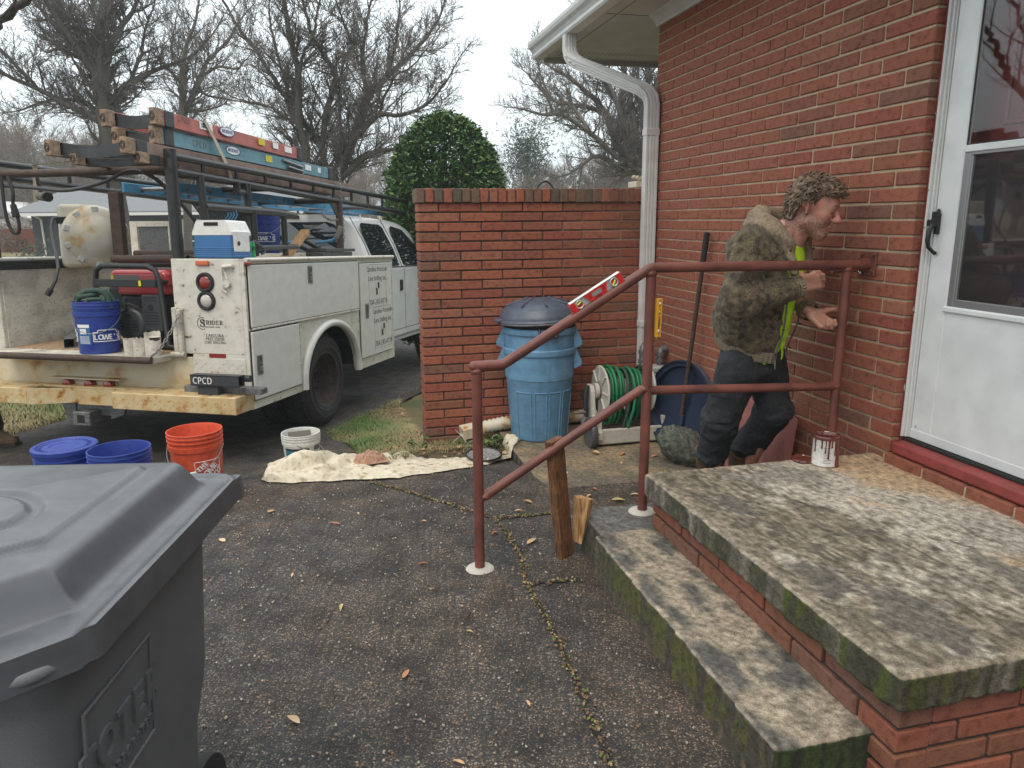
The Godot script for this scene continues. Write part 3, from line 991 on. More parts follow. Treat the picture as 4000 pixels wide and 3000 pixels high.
	for e in [path[2], path[3], path[4], path[6], path[7]]:
		cl.box(e, Vector3(0.1, 0.004, 0.08), 0.001, Basis(Vector3(1, 0, 0), 0.5))
	part(dn, "bracket", cl, M.gutter)
	build_door(house)

# rectangular pipe with three ribs on its faces, along a path
func ribbed(b: Mb, path: Array, s: Vector2):
	var prof := []
	for side in 4:
		var along: float = s.x if side % 2 == 0 else s.y
		var off: float = s.y if side % 2 == 0 else s.x
		for t in [[-0.92, 0.0], [-0.6, 0.0], [-0.5, -0.006], [-0.35, 0.0], [-0.1, 0.0], [0.0, -0.006], [0.1, 0.0], [0.35, 0.0], [0.5, -0.006], [0.6, 0.0], [0.92, 0.0]]:
			var p := Vector2(t[0] * along, off + t[1])
			prof.append(p.rotated(-side * PI / 2))
	var rings := []
	var side := Vector3(0.95, 0.0, 0.05).normalized()
	for k in path.size():
		var d: Vector3
		if k == 0: d = path[1] - path[0]
		elif k == path.size() - 1: d = path[k] - path[k - 1]
		else: d = (path[k + 1] - path[k]).normalized() + (path[k] - path[k - 1]).normalized()
		d = d.normalized()
		var sd := (side - d * side.dot(d)).normalized()
		var up := sd.cross(d)
		var ring := []
		for p in prof: ring.append(path[k] + sd * p.x + up * p.y)
		rings.append(ring)
	for k in path.size() - 1:
		for j in prof.size():
			var j2 := (j + 1) % prof.size()
			b.quad(rings[k][j], rings[k][j2], rings[k + 1][j2], rings[k + 1][j], (rings[k][j] + rings[k][j2]) * 0.5 - path[k])

func build_door(house: Node3D):
	# red jamb behind the aluminium frame
	var jb := Mb.new()
	jb.span(Vector3(0.040, 0.655, 2.594), Vector3(0.12, 2.72, 2.606))
	jb.span(Vector3(0.040, 2.62, 2.606), Vector3(0.12, 2.72, 3.66))
	jb.span(Vector3(0.040, 0.655, 3.60), Vector3(0.12, 2.72, 3.66))
	part(house, "door_jamb", jb, M.sill_red)
	var fr := Mb.new()
	for r in [[2.607, 2.618, 0.034], [2.618, 2.628, 0.046], [2.628, 2.634, 0.055]]:
		fr.span(Vector3(r[2], 0.70, r[0]), Vector3(0.10, 2.62, r[1]), 0.002)
	fr.span(Vector3(0.05, 2.59, 2.634), Vector3(0.10, 2.62, 3.58), 0.002)
	fr.span(Vector3(0.045, 0.70, 3.555), Vector3(0.10, 2.62, 3.59), 0.002)
	part(house, "storm_door_frame", fr, M.white_trim)
	var dr := Mb.new()
	var z0 := 2.637
	var z1 := 3.55
	dr.span(Vector3(0.058, 0.70, z0), Vector3(0.085, 2.585, 2.745), 0.004)
	dr.span(Vector3(0.058, 0.70, 3.42), Vector3(0.085, 2.585, z1), 0.004)
	dr.span(Vector3(0.060, 0.70, 2.745), Vector3(0.083, 1.262, 3.42), 0.002)
	dr.span(Vector3(0.058, 1.885, 2.745), Vector3(0.085, 1.912, 3.42), 0.003)
	dr.span(Vector3(0.058, 2.48, 2.745), Vector3(0.085, 2.585, 3.42), 0.003)
	dr.span(Vector3(0.055, 0.702, 2.638), Vector3(0.0595, 0.742, z1 - 0.002), 0.002)
	var dd := part(house, "storm_door", dr, M.door_white)
	var mold := Mb.new()
	mold.span(Vector3(0.049, 1.262, 2.735), Vector3(0.075, 1.288, 3.43), 0.006)
	part(dd, "panel_moulding", mold, M.door_white)
	var gf := Mb.new()
	gf.span(Vector3(0.061, 1.288, 2.745), Vector3(0.082, 1.885, 2.775), 0.003)
	gf.span(Vector3(0.061, 1.288, 2.775), Vector3(0.082, 1.318, 3.42), 0.003)
	gf.span(Vector3(0.061, 1.873, 2.775), Vector3(0.082, 1.885, 3.42), 0.002)
	gf.span(Vector3(0.063, 1.318, 2.775), Vector3(0.080, 1.873, 2.785), 0.002)
	part(dd, "pane_frame", gf, M.grey_alu)
	var g1 := Mb.new()
	g1.span(Vector3(0.069, 1.918, 2.747), Vector3(0.072, 2.48, 3.418))
	part(dd, "upper_pane", g1, M.pane)
	var g2 := Mb.new()
	g2.span(Vector3(0.069, 1.32, 2.785), Vector3(0.0715, 1.873, 3.418))
	part(dd, "lower_pane", g2, M.pane)
	var g3 := Mb.new()
	g3.span(Vector3(0.0745, 1.32, 2.785), Vector3(0.0752, 1.873, 3.418))
	part(dd, "insect_screen", g3, M.screen)
	var gk := Mb.new()
	gk.tube([Vector3(0.067, 1.915, 2.745), Vector3(0.067, 2.48, 2.745)], 0.004, 6)
	gk.tube([Vector3(0.067, 1.915, 2.745), Vector3(0.067, 1.915, 3.42)], 0.003, 6)
	part(dd, "gasket", gk, M.black_paint)
	# pull handle
	var hd := Mb.new()
	hd.rbox(Vector3(0.050, 1.615, 2.660), Vector3(0.016, 0.085, 0.022), 0.005, 0.02)
	hd.rbox(Vector3(0.038, 1.632, 2.660), Vector3(0.03, 0.062, 0.014), 0.005, 0.02)
	hd.tube([Vector3(0.05, 1.655, 2.661), Vector3(0.049, 1.668, 2.661), Vector3(0.049, 1.674, 2.661)], [0.008, 0.006, 0.003], 8)
	hd.tube([Vector3(0.030, 1.61, 2.659), Vector3(0.018, 1.585, 2.657), Vector3(0.016, 1.55, 2.656), Vector3(0.022, 1.52, 2.658), Vector3(0.040, 1.502, 2.664), Vector3(0.05, 1.494, 2.668)], [0.009, 0.010, 0.010, 0.008, 0.007, 0.008], 10)
	hd.box(Vector3(0.028, 1.618, 2.644), Vector3(0.014, 0.026, 0.022), 0.003)
	part(dd, "door_handle", hd, M.black_paint)
	var rv := Mb.new()
	for p in [Vector3(0.0555, 0.758, 2.665), Vector3(0.033, 1.75, 2.612), Vector3(0.033, 1.60, 2.612), Vector3(0.033, 1.25, 2.612)]:
		rv.ball(p, Vector3(0.004, 0.004, 0.004), 8)
	part(dd, "screw", rv, M.grey_alu)
	# inner red door with raised panels, seen through the glass
	var inn := Mb.new()
	inn.span(Vector3(0.17, 0.66, 2.60), Vector3(0.21, 2.72, 3.66))
	for r in [[2.80, 3.14], [3.22, 3.5]]:
		for q in [[0.85, 1.3], [1.42, 1.86], [1.98, 2.45]]:
			inn.span(Vector3(0.158, q[0], r[0]), Vector3(0.1705, q[0] + 0.018, r[1]), 0.004)
			inn.span(Vector3(0.158, q[1] - 0.018, r[0]), Vector3(0.1705, q[1], r[1]), 0.004)
			inn.span(Vector3(0.158, q[0], r[0]), Vector3(0.1704, q[1], r[0] + 0.018), 0.004)
			inn.span(Vector3(0.158, q[0], r[1] - 0.018), Vector3(0.1704, q[1], r[1]), 0.004)
	part(house, "inner_door", inn, M.door_red)
	# sill: brick ledge, painted wooden threshold
	for k in 4:
		var br := part(house, "sill_brick", brick_mesh(0.205, 0.05, 0.11, k), M["brick%d" % [1, 3, 1, 0][k]])
		br.transform = Transform3D(Basis(Vector3.UP, PI / 2), Vector3(0.012, 0.607, 2.716 + 0.216 * k))
	var sm := Mb.new()
	sm.tinted = true
	sm.col = Color(0.46, 0.38, 0.27)
	sm.span(Vector3(-0.036, 0.56, 2.60), Vector3(0.06, 0.625, 3.48))
	part(house, "sill_mortar", sm, M.mortar_light)
	var th := Mb.new()
	th.rbox(Vector3(0.02, 0.6625, 3.13), Vector3(0.10, 0.052, 1.0), 0.012, 0.1)
	part(house, "threshold", th, M.sill_red)
	var gp := Mb.new()
	gp.span(Vector3(0.03, 0.688, 2.64), Vector3(0.1, 0.6995, 3.6))
	part(house, "door_gap", gp, M.dark_gap)
	# caulk runs along the jamb
	var ck := Mb.new()
	var rng := RandomNumberGenerator.new()
	rng.seed = 6
	var y := 0.75
	while y < 2.7:
		var l := rng.randf_range(0.02, 0.08)
		if rng.randf() < 0.55:
			ck.tube([Vector3(0.045 + rng.randfn(0, 0.003), y, 2.5945), Vector3(0.047 + rng.randfn(0, 0.004), y + l * 0.5, 2.596), Vector3(0.045, y + l, 2.5945)], rng.randf_range(0.0015, 0.0035), 5)
		y += l
	part(house, "caulk", ck, M.grout)

func build_porch():
	var f := fbm(51, 1.7, 4)
	var g := fbm(52, 9.0, 4)
	var h := fbm(53, 40.0, 2)
	var porch := thing("porch_steps", "weathered concrete porch slab and mossy step on red brick", "steps")
	# stains: pale and clean by the door, dark lichen towards the edge, tan by the sill, moss on the faces
	var top := func(p: Vector3, nn: Vector3) -> Color:
		var a := f.get_noise_2d(p.x * 1.4, p.z * 0.9)
		var b := g.get_noise_2d(p.x * 1.2, p.z * 0.5)
		var s := h.get_noise_2d(p.x, p.z * 0.35)
		if nn.y > 0.5:
			var e := p.x * 0.9 + (p.z - 2.5) * -0.05 + 0.42 * a + 0.16 * b + 0.12 * s
			var c := Color(0.135, 0.118, 0.092).lerp(Color(0.30, 0.265, 0.21), clampf(0.45 + b + 0.7 * s, 0, 1))
			c = c.lerp(Color(0.52, 0.49, 0.44), smooth(-0.78, -0.38, e))
			c = c.lerp(Color(0.56, 0.42, 0.28), smooth(-0.34, -0.10, e - 0.15 * b))
			var rim := maxf(smooth(-1.06, -1.115, p.x), maxf(smooth(3.90, 3.945, p.z), smooth(2.53, 2.49, p.z)))
			c = c.lerp(Color(0.36, 0.32, 0.26), rim * 0.8)
			# flaked patches with hard edges
			for q in [[-0.52, 2.66, 0.17, 0.075, 0.30], [-0.78, 2.62, 0.04, 0.035, 0.24], [-0.93, 2.90, 0.05, 0.10, 0.16], [-0.42, 3.66, 0.05, 0.32, 0.23], [-0.30, 3.9, 0.16, 0.14, 0.26], [-0.98, 3.45, 0.06, 0.17, 0.15], [-0.88, 3.72, 0.10, 0.16, 0.17], [-1.0, 3.33, 0.04, 0.05, 0.44]]:
				var dd := Vector2((p.x - q[0]) / q[2], (p.z - q[1]) / q[3]).length() + 0.75 * b + 0.35 * a
				if dd < 1.0: c = Color(q[4], q[4] * 0.93, q[4] * 0.82)
				elif dd < 1.12: c = c.lerp(Color(0.5, 0.48, 0.43), 0.5)
			return c * (1.0 + 0.55 * s)
		var m := smooth(-0.12, 0.22, b + 0.6 * a + 0.25 * smooth(2.9, 3.4, p.z))
		var c2 := Color(0.15, 0.14, 0.115).lerp(Color(0.36, 0.34, 0.30), clampf(0.3 + s * 1.6 + (0.5 if p.z < 2.9 else 0.0) * b * 2.0, 0, 1))
		c2 = c2.lerp(Color(0.042, 0.046, 0.02), 0.75 * m)
		return c2.lerp(Color(0.085, 0.11, 0.016), smooth(0.1, 0.5, b + s) * smooth(2.9, 3.3, p.z) * 0.9)
	var low := func(p: Vector3, nn: Vector3) -> Color:
		var a := f.get_noise_2d(p.x * 2.0 + 7, p.z * 1.3)
		var b := g.get_noise_2d(p.x * 1.2 + 3, p.z * 0.7)
		var s := h.get_noise_2d(p.x + 5, p.z * 0.5)
		if nn.y > 0.5:
			var c := Color(0.12, 0.122, 0.118).lerp(Color(0.36, 0.315, 0.25), smooth(-0.25, 0.3, a + 0.5 * b + 0.28 - absf(p.x + 1.19) * 2.6))
			if p.z < 2.53: c = Color(0.15, 0.155, 0.155)
			c = c.lerp(Color(0.42, 0.37, 0.31), smooth(-1.345, -1.363, p.x) * 0.75 * (1.0 if p.z > 2.55 else 0.3))
			return c * (1.0 + 0.5 * s + 0.35 * b)
		var t := clampf((0.36 - p.y) / 0.16, 0, 1)
		var c3 := Color(0.085, 0.08, 0.066).lerp(Color(0.20, 0.165, 0.125), clampf(0.25 + s * 1.5 + b, 0, 1))
		var mz := smooth(2.5, 2.75, p.z)
		if nn.z > 0.5: return Color(0.03, 0.035, 0.02).lerp(Color(0.05, 0.085, 0.02), clampf(0.5 + 1.3 * b + s, 0, 1))
		return c3.lerp(Color(0.105, 0.125, 0.022), mz * smooth(-0.1, 0.35, b + s * 0.8 + 0.32 - absf(t - 0.42) * 1.3) * 0.85)
	var rough := func(p: Vector3, nn: Vector3) -> float:
		var k := 0.004 if nn.y > 0.7 else 0.012
		return k * (g.get_noise_3d(p.x, p.y, p.z) + 0.5 * h.get_noise_3d(p.x * 0.6, p.y * 0.6, p.z * 0.6)) - 0.002
	var sl := Mb.new()
	sl.tinted = true
	sl.rbox(Vector3(-0.53, 0.540, 3.217), Vector3(1.18, 0.102, 1.476), 0.014, 0.0125, top, rough)
	part(porch, "porch_slab", sl, M.slab)
	var st := Mb.new()
	st.tinted = true
	st.rbox(Vector3(-1.19, 0.23, 3.19), Vector3(0.345, 0.26, 1.31), 0.016, 0.0125, low, rough)
	part(porch, "step", st, M.slab)
	var ld := Mb.new()
	ld.tinted = true
	ld.rbox(Vector3(-1.145, 0.222, 2.395), Vector3(0.37, 0.27, 0.29), 0.014, 0.02, low, func(p, nn): return 0.003 * g.get_noise_3d(p.x, p.y, p.z))
	part(porch, "landing", ld, M.slab)
	# brick base: two courses over the step, more at the near end
	var core := Mb.new()
	core.tinted = true
	core.col = Color(0.06, 0.05, 0.04)
	core.span(Vector3(-1.075, 0.0, 2.52), Vector3(0.05, 0.488, 3.915))
	part(porch, "mortar", core, M.mortar_light)
	var rng := RandomNumberGenerator.new()
	rng.seed = 54
	var list := []
	for j in 6:
		var y := 0.487 - 0.0677 * (j + 0.5)
		var z := 3.925
		var k := 0
		while z > 2.52:
			var l := 0.2905 if not (k == 0 and j % 2 == 1) else 0.145
			var a := maxf(2.505, z - l + 0.009)
			if z - a > 0.03 and j < 3:
				list.append([Vector3(-1.086 + 0.05 + rng.randfn(0, 0.0015), y, (a + z) * 0.5), snappedf(z - a, 0.001), 0.056, 0.10, PI / 2 + rng.randfn(0, 0.004), [4, 3, 1, 6][rng.randi() % 4]])
			z -= l
			k += 1
		var x := -1.086 + (0.0 if j > 2 else 0.102)
		k = 0
		while x < 0.05:
			var l := (0.19 if j % 2 == 0 else 0.09) if k == 0 else 0.2905
			if j == 0 and k == 0: l = 0.27
			list.append([Vector3(x + (l - 0.009) * 0.5, y, 3.925 - 0.05 + rng.randfn(0, 0.0015)), snappedf(l - 0.009, 0.001), 0.056, 0.10, rng.randfn(0, 0.004), [1, 3, 4, 0][rng.randi() % 4]])
			x += l
			k += 1
	lay(porch, list, 300)
	# patio slab where the cans stand
	var pt := Mb.new()
	pt.tinted = true
	pt.rbox(Vector3(-0.61, 0.03, 0.71), Vector3(1.23, 0.15, 1.40), 0.012, 0.035, func(p, nn):
		var a := f.get_noise_2d(p.x * 2.0 + 20, p.z * 2.0)
		var b := g.get_noise_2d(p.x + 8, p.z)
		var s := h.get_noise_2d(p.x, p.z)
		if nn.y < 0.5: return Color(0.12, 0.115, 0.085) * (1.0 + s)
		var c := Color(0.20, 0.175, 0.13).lerp(Color(0.37, 0.29, 0.19), clampf(0.5 + a * 1.2 + b * 0.6, 0, 1))
		c = c.lerp(Color(0.17, 0.155, 0.13), 0.8 * smooth(-0.1, 0.4, f.get_noise_2d(p.x * 1.5 + 60, p.z * 1.5) + 0.35 * smooth(1.0, 1.4, p.z)))
		return c * (1.0 + 0.35 * s), func(p, nn): return 0.003 * g.get_noise_3d(p.x, p.y, p.z))
	setting("patio", pt, M.slab)

# truck frame: V(w, h, s) = right of the body's right side, up from the tyre contact, forward of the rear corner
const TB := Basis(Vector3(0.8979, 0.0, 0.4403), Vector3(0.01826721, 0.999139, -0.03725215), Vector3(-0.4399209, 0.04148809, 0.89712691))
const TO := Vector3(-2.97176178, -0.07343376, -0.10332414)

func V(w: float, h: float, s: float) -> Vector3:
	return Vector3(w, h, -s)

func side_text(s: float, h: float, w: float) -> Transform3D:
	return Transform3D(Basis(Vector3(0, 0, -1), Vector3(0, 1, 0), Vector3(1, 0, 0)), V(w, h, s))

func build_truck():
	var t := thing("service_truck", "white crew cab service truck with a rusty bumper and black pipe rack", "truck", TO, TB)
	# ---- chassis
	var ch := Mb.new()
	for w in [-0.85, -1.75]:
		ch.span(V(w - 0.04, 0.48, 0.0), V(w + 0.04, 0.68, 6.0))
	ch.span(V(-2.4, 0.42, 0.9), V(-0.25, 0.50, 1.6))
	ch.ball(V(-1.3, 0.42, 1.27), Vector3(0.2, 0.19, 0.2), 12)
	ch.span(V(-2.1, 0.62, 0.05), V(-0.5, 0.74, 2.6))
	ch.tube([V(-0.42, 0.30, 0.62), V(-0.44, 0.33, 0.9), V(-0.6, 0.45, 1.6), V(-0.7, 0.5, 2.8)], 0.045, 12)
	part(t, "chassis", ch, M.black_plastic)
	# ---- service body
	var bd := Mb.new()
	var side := PackedVector2Array([Vector2(0.0, 1.47), Vector2(0.0, 0.41), Vector2(0.74, 0.41)])
	for k in 17:
		var a := PI - PI * k / 16.0
		side.append(Vector2(1.265 + 0.505 * cos(a), 0.47 + 0.425 * sin(a)))
	side.append_array(PackedVector2Array([Vector2(1.79, 0.41), Vector2(2.73, 0.41), Vector2(2.73, 1.47)]))
	var onside := Transform3D(Basis(Vector3(0, 0, -1), Vector3(0, 1, 0), Vector3(1, 0, 0)), Vector3.ZERO)
	bd.prism(side, -0.03, 0.0, onside)
	bd.span(V(-0.57, 0.80, 0.0), V(-0.03, 1.47, 0.03), 0.004)
	bd.span(V(-0.45, 0.41, 0.0), V(-0.03, 0.80, 0.03), 0.003)
	bd.span(V(-0.57, 0.80, 0.03), V(-0.54, 1.47, 2.73))
	bd.span(V(-0.54, 1.452, 0.03), V(-0.03, 1.4685, 2.73))
	bd.span(V(-0.54, 0.41, 2.70), V(-0.03, 1.45, 2.729))
	bd.span(V(-2.60, 0.41, 0.0), V(-2.03, 1.47, 2.73), 0.004)
	bd.span(V(-2.03, 0.80, 2.68), V(-0.57, 1.50, 2.73), 0.004)
	# rolled rim and rail along the top edge
	bd.tube([V(0.012, 1.462, 0.0), V(0.012, 1.462, 2.73)], 0.016, 8)
	bd.span(V(0.001, 1.436, 0.0), V(0.012, 1.452, 2.73), 0.002)
	part(t, "body_shell", bd, M.truck_white)
	var ar := Mb.new()
	var pts := []
	for k in 25:
		var a := PI - PI * k / 24.0
		pts.append(V(0.012, 0.47 + 0.44 * sin(a), 1.265 + 0.52 * cos(a)))
	pts.push_front(V(0.012, 0.42, 0.745))
	pts.append(V(0.012, 0.42, 1.785))
	ar.tube(pts, 0.032, 10)
	part(t, "fender", ar, M.panel_white)
	var well := Mb.new()
	for k in 16:
		var a := PI * k / 16.0
		var b := PI * (k + 1) / 16.0
		well.quad(V(-0.03, 0.47 + 0.43 * sin(a), 1.265 + 0.51 * cos(a)), V(-0.03, 0.47 + 0.43 * sin(b), 1.265 + 0.51 * cos(b)), V(-0.6, 0.47 + 0.43 * sin(b), 1.265 + 0.51 * cos(b)), V(-0.6, 0.47 + 0.43 * sin(a), 1.265 + 0.51 * cos(a)), V(0, -sin(a), -cos(a)))
	well.span(V(-0.62, 0.41, 0.7), V(-0.6, 0.95, 1.85))
	part(t, "wheel_well", well, M.black_plastic)
	# compartment doors: [s0, s1, h0, h1, latch s, latch h]
	for d in [[0.03, 1.845, 0.992, 1.428, 0.904, 1.335], [0.02, 0.69, 0.475, 0.962, 0.095, 0.724], [1.872, 2.655, 0.508, 1.405, 2.007, 0.955]]:
		var gp := Mb.new()
		gp.span(V(0.0005, d[2] - 0.008, d[0] - 0.008), V(0.003, d[3] + 0.008, d[1] + 0.008))
		part(t, "door_seal", gp, M.black_paint)
		var dm := Mb.new()
		dm.span(V(0.002, d[2], d[0]), V(0.018, d[3], d[1]), 0.006)
		var door := part(t, "compartment_door", dm, M.panel_white)
		var lt := Mb.new()
		lt.span(V(0.019, d[5] - 0.072, d[4] - 0.036), V(0.024, d[5] + 0.072, d[4] + 0.036), 0.003)
		lt.span(V(0.023, d[5] - 0.052, d[4] - 0.02), V(0.030, d[5] + 0.052, d[4] - 0.012), 0.001)
		lt.span(V(0.023, d[5] - 0.052, d[4] + 0.012), V(0.030, d[5] + 0.052, d[4] + 0.02), 0.001)
		lt.tube([V(0.026, d[5] + 0.01, d[4]), V(0.036, d[5] + 0.01, d[4])], 0.013, 10)
		lt.span(V(0.024, d[5] - 0.05, d[4] - 0.013), V(0.032, d[5] - 0.012, d[4] + 0.013), 0.003)
		part(door, "latch", lt, M.steel)
		var lb := Mb.new()
		lb.span(V(0.0185, d[5] - 0.058, d[4] - 0.024), V(0.0245, d[5] + 0.058, d[4] + 0.024))
		part(door, "latch_recess", lb, M.black_plastic)
	var hg := Mb.new()
	for k in 34: hg.span(V(0.004, 0.976, 0.04 + 0.053 * k), V(0.022, 0.989, 0.085 + 0.053 * k), 0.002)
	for k in 9: hg.span(V(0.004, 0.49 + 0.053 * k, 0.70), V(0.017, 0.532 + 0.053 * k, 0.712), 0.002)
	for k in 16: hg.span(V(0.004, 0.52 + 0.055 * k, 2.664), V(0.017, 0.563 + 0.055 * k, 2.676), 0.002)
	part(t, "hinge", hg, M.truck_white)
	# ---- rear: sill, diamond plate, lamps
	var si := Mb.new()
	si.span(V(-2.60, 0.46, -0.004), V(-0.45, 0.775, 0.03), 0.003)
	part(t, "rear_sill", si, M.rusty_white)
	var dp := Mb.new()
	dp.span(V(-0.45, 0.555, -0.005), V(-0.03, 0.772, 0.0), 0.001)
	diamonds(dp, V(-0.44, 0.565, -0.0055), Vector3(1, 0, 0), Vector3(0, 1, 0), 0.40, 0.20)
	part(t, "diamond_plate", dp, M.truck_white)
	for l in [[1.308, M.lens_red, "tail_lamp"], [1.180, M.lens_clear, "reverse_lamp"]]:
		var bz := Mb.new()
		bz.lathe([Vector2(0.046, 0.004), Vector2(0.048, 0.018), Vector2(0.058, 0.022), Vector2(0.068, 0.014), Vector2(0.070, 0.0)], 28, Transform3D(Basis(Vector3(1, 0, 0), PI / 2), V(-0.305, l[0], 0.0)))
		var lamp := part(t, l[2], bz, M.rubber)
		var le := Mb.new()
		le.lathe([Vector2(0.0, 0.022), Vector2(0.018, 0.021), Vector2(0.036, 0.017), Vector2(0.047, 0.008)], 28, Transform3D(Basis(Vector3(1, 0, 0), PI / 2), V(-0.305, l[0], 0.0)))
		part(lamp, "lens", le, l[1])
	var am := Mb.new()
	am.span(V(-0.365, 1.424, -0.018), V(-0.262, 1.457, 0.0), 0.005)
	part(t, "marker_lamp", am, M.lens_amber)
	var rr := Mb.new()
	rr.span(V(-0.318, 0.777, -0.004), V(-0.185, 0.807, 0.0), 0.001)
	part(t, "reflector", rr, M.lens_red)
	var sm := Mb.new()
	sm.rbox(V(0.022, 1.44, 0.02), Vector3(0.02, 0.024, 0.085), 0.008, 0.03)
	part(t, "side_marker", sm, M.lens_red)
	var ho := Mb.new()
	ho.span(V(-1.62, 0.592, -0.08), V(-1.02, 0.602, 0.0), 0.001)
	ho.span(V(-1.55, 0.527, -0.02), V(-1.09, 0.575, -0.004), 0.002)
	part(t, "lamp_shield", ho, M.rusty_white)
	for w in [-1.49, -1.30, -1.135]:
		var tl := Mb.new()
		tl.lathe([Vector2(0.0, 0.075), Vector2(0.02, 0.074), Vector2(0.034, 0.066), Vector2(0.038, 0.05), Vector2(0.038, 0.018)], 18, Transform3D(Basis(Vector3(1, 0, 0), PI / 2), V(w, 0.555, 0.0)))
		part(t, "cluster_lamp", tl, M.lens_red)
	# door hold and latch on the rear face
	var hk := Mb.new()
	hk.tube([V(-0.155, 1.415, -0.01), V(-0.11, 1.42, -0.028), V(-0.075, 1.422, -0.02)], 0.014, 8)
	hk.tube([V(-0.16, 1.405, -0.02), V(-0.162, 1.26, -0.022), V(-0.13, 1.238, -0.022)], 0.007, 6)
	hk.tube([V(-0.128, 1.30, -0.004), V(-0.128, 1.30, -0.03)], 0.026, 14)
	hk.tube([V(-0.135, 1.38, -0.02), V(-0.115, 1.33, -0.03)], 0.005, 6)
	part(t, "rear_catch", hk, M.truck_white)
	var jam := Mb.new()
	jam.span(V(-0.575, 0.80, -0.035), V(-0.535, 1.13, 0.0), 0.006)
	jam.span(V(-0.53, 0.80, -0.045), V(-0.50, 1.12, -0.004), 0.008)
	jam.tube([V(-0.60, 0.795, -0.03), V(-0.49, 0.795, -0.03)], 0.02, 10)
	jam.span(V(-2.06, 0.80, -0.03), V(-2.03, 1.40, 0.0), 0.004)
	part(t, "tailgate_jamb", jam, M.worn_white)
	# ---- bed
	for k in 12:
		var pl := Mb.new()
		pl.span(V(-2.028 + 0.1215 * k, 0.783, 0.01), V(-2.028 + 0.1215 * k + 0.118, 0.80, 2.67), 0.002)
		part(t, "bed_plank", pl, M.wood_bed)
	var lw := Mb.new()
	lw.span(V(-2.029, 0.80, 0.0), V(-2.02, 1.38, 2.68))
	part(t, "bed_wall", lw, M.worn_white)
	var br := Mb.new()
	br.span(V(-2.06, 1.385, -0.05), V(-2.005, 1.455, 2.7), 0.008)
	part(t, "bed_rail", br, M.rack_black)
	var tg := Mb.new()
	tg.span(V(-2.02, 0.752, 0.25 - 0.25), V(-0.60, 0.797, -0.235), 0.006)
	tg.xf = Transform3D()
	var gate := part(t, "tailgate", tg, M.worn_white)
	var te := Mb.new()
	te.tube([V(-2.02, 0.78, -0.24), V(-0.60, 0.78, -0.24)], 0.024, 10)
	part(gate, "edge_roll", te, M.rack_rust)
	var cn := Mb.new()
	chain(cn, V(-0.50, 1.09, -0.05), V(-0.63, 0.79, -0.25), 0.05, 15)
	part(t, "tailgate_chain", cn, M.steel)
	# ---- bumper
	var bu := Mb.new()
	bu.span(V(-0.945, 0.425, -0.25), V(0.03, 0.547, -0.02), 0.006)
	diamonds(bu, V(-0.935, 0.437, -0.2505), Vector3(1, 0, 0), Vector3(0, 1, 0), 0.93, 0.10)
	diamonds(bu, V(-0.935, 0.548, -0.24), Vector3(1, 0, 0), Vector3(0, 0, -1), 0.93, 0.20)
	bu.span(V(-2.63, 0.425, -0.25), V(-1.66, 0.547, -0.02), 0.006)
	diamonds(bu, V(-2.6, 0.437, -0.2505), Vector3(1, 0, 0), Vector3(0, 1, 0), 0.90, 0.10)
	bu.quad(V(-1.66, 0.547, -0.25), V(-1.36, 0.535, -0.10), V(-1.36, 0.425, -0.10), V(-1.66, 0.425, -0.25), V(0.4, 0, -1))
	bu.span(V(-1.66, 0.53, -0.10), V(-0.945, 0.545, -0.01), 0.003)
	bu.span(V(-1.36, 0.41, -0.11), V(-0.945, 0.53, -0.06), 0.004)
	part(t, "rear_bumper", bu, M.bumper_steel)
	var hi := Mb.new()
	hi.span(V(-1.50, 0.31, -0.02), V(-1.10, 0.40, 0.06), 0.006)
	hi.span(V(-1.345, 0.27, -0.14), V(-1.25, 0.36, 0.10), 0.004)
	hi.span(V(-1.37, 0.265, -0.165), V(-1.225, 0.368, -0.14), 0.006)
	hi.prism(PackedVector2Array([Vector2(-1.16, 0.40), Vector2(-1.02, 0.40), Vector2(-1.05, 0.33), Vector2(-1.16, 0.29)]), 0.0, 0.03)
	hi.prism(PackedVector2Array([Vector2(-1.58, 0.40), Vector2(-1.46, 0.40), Vector2(-1.46, 0.27), Vector2(-1.53, 0.25)]), 0.0, 0.03)
	hi.tube([V(-1.44, 0.30, -0.06), V(-1.40, 0.25, -0.09), V(-1.36, 0.26, -0.06)], 0.011, 7)
	part(t, "hitch", hi, M.galv)
	var hb := Mb.new()
	hb.span(V(-1.33, 0.285, -0.166), V(-1.265, 0.345, -0.164))
	part(t, "hitch_opening", hb, M.dark_gap)
	# ---- wheels
	var wh := wheel(t, 0.075)
	wh.transform = Transform3D(Basis(), V(-0.075, 0.41, 1.27))
	for p in [V(-0.31, 0.41, 1.27), V(-0.33, 0.41, 5.2)]:
		var w2: Node3D = wh.duplicate()
		w2.name = numbered("wheel", t)
		t.add_child(w2, true)
		w2.position = p
	for p in [V(-2.52, 0.41, 1.27), V(-2.27, 0.41, 5.2)]:
		var w3: Node3D = wh.duplicate()
		w3.name = numbered("wheel", t)
		t.add_child(w3, true)
		w3.transform = Transform3D(Basis(Vector3.UP, PI), p)
	build_cab(t)
	build_rack(t)
	# ---- lettering
	for q in [[2.285, 1.19, 0], [2.395, 0.775, 1]]:
		words(t, "lettering", "Carolina Precision", 0.062, M.text_black, side_text(q[0], q[1] + 0.155, 0.0185))
		words(t, "lettering", "Core Drilling Inc.", 0.062, M.text_black, side_text(q[0], q[1] + 0.065, 0.0185))
		words(t, "lettering", "704-245-0119", 0.074, M.text_black, side_text(q[0] + 0.01, q[1] - 0.165, 0.0185))
		var lg := Mb.new()
		lg.span(V(0.0184, q[1] - 0.095, q[0] - 0.04), V(0.0192, q[1] - 0.03, q[0] + 0.0))
		lg.span(V(0.0184, q[1] - 0.03, q[0] + 0.002), V(0.0192, q[1] + 0.025, q[0] + 0.045))
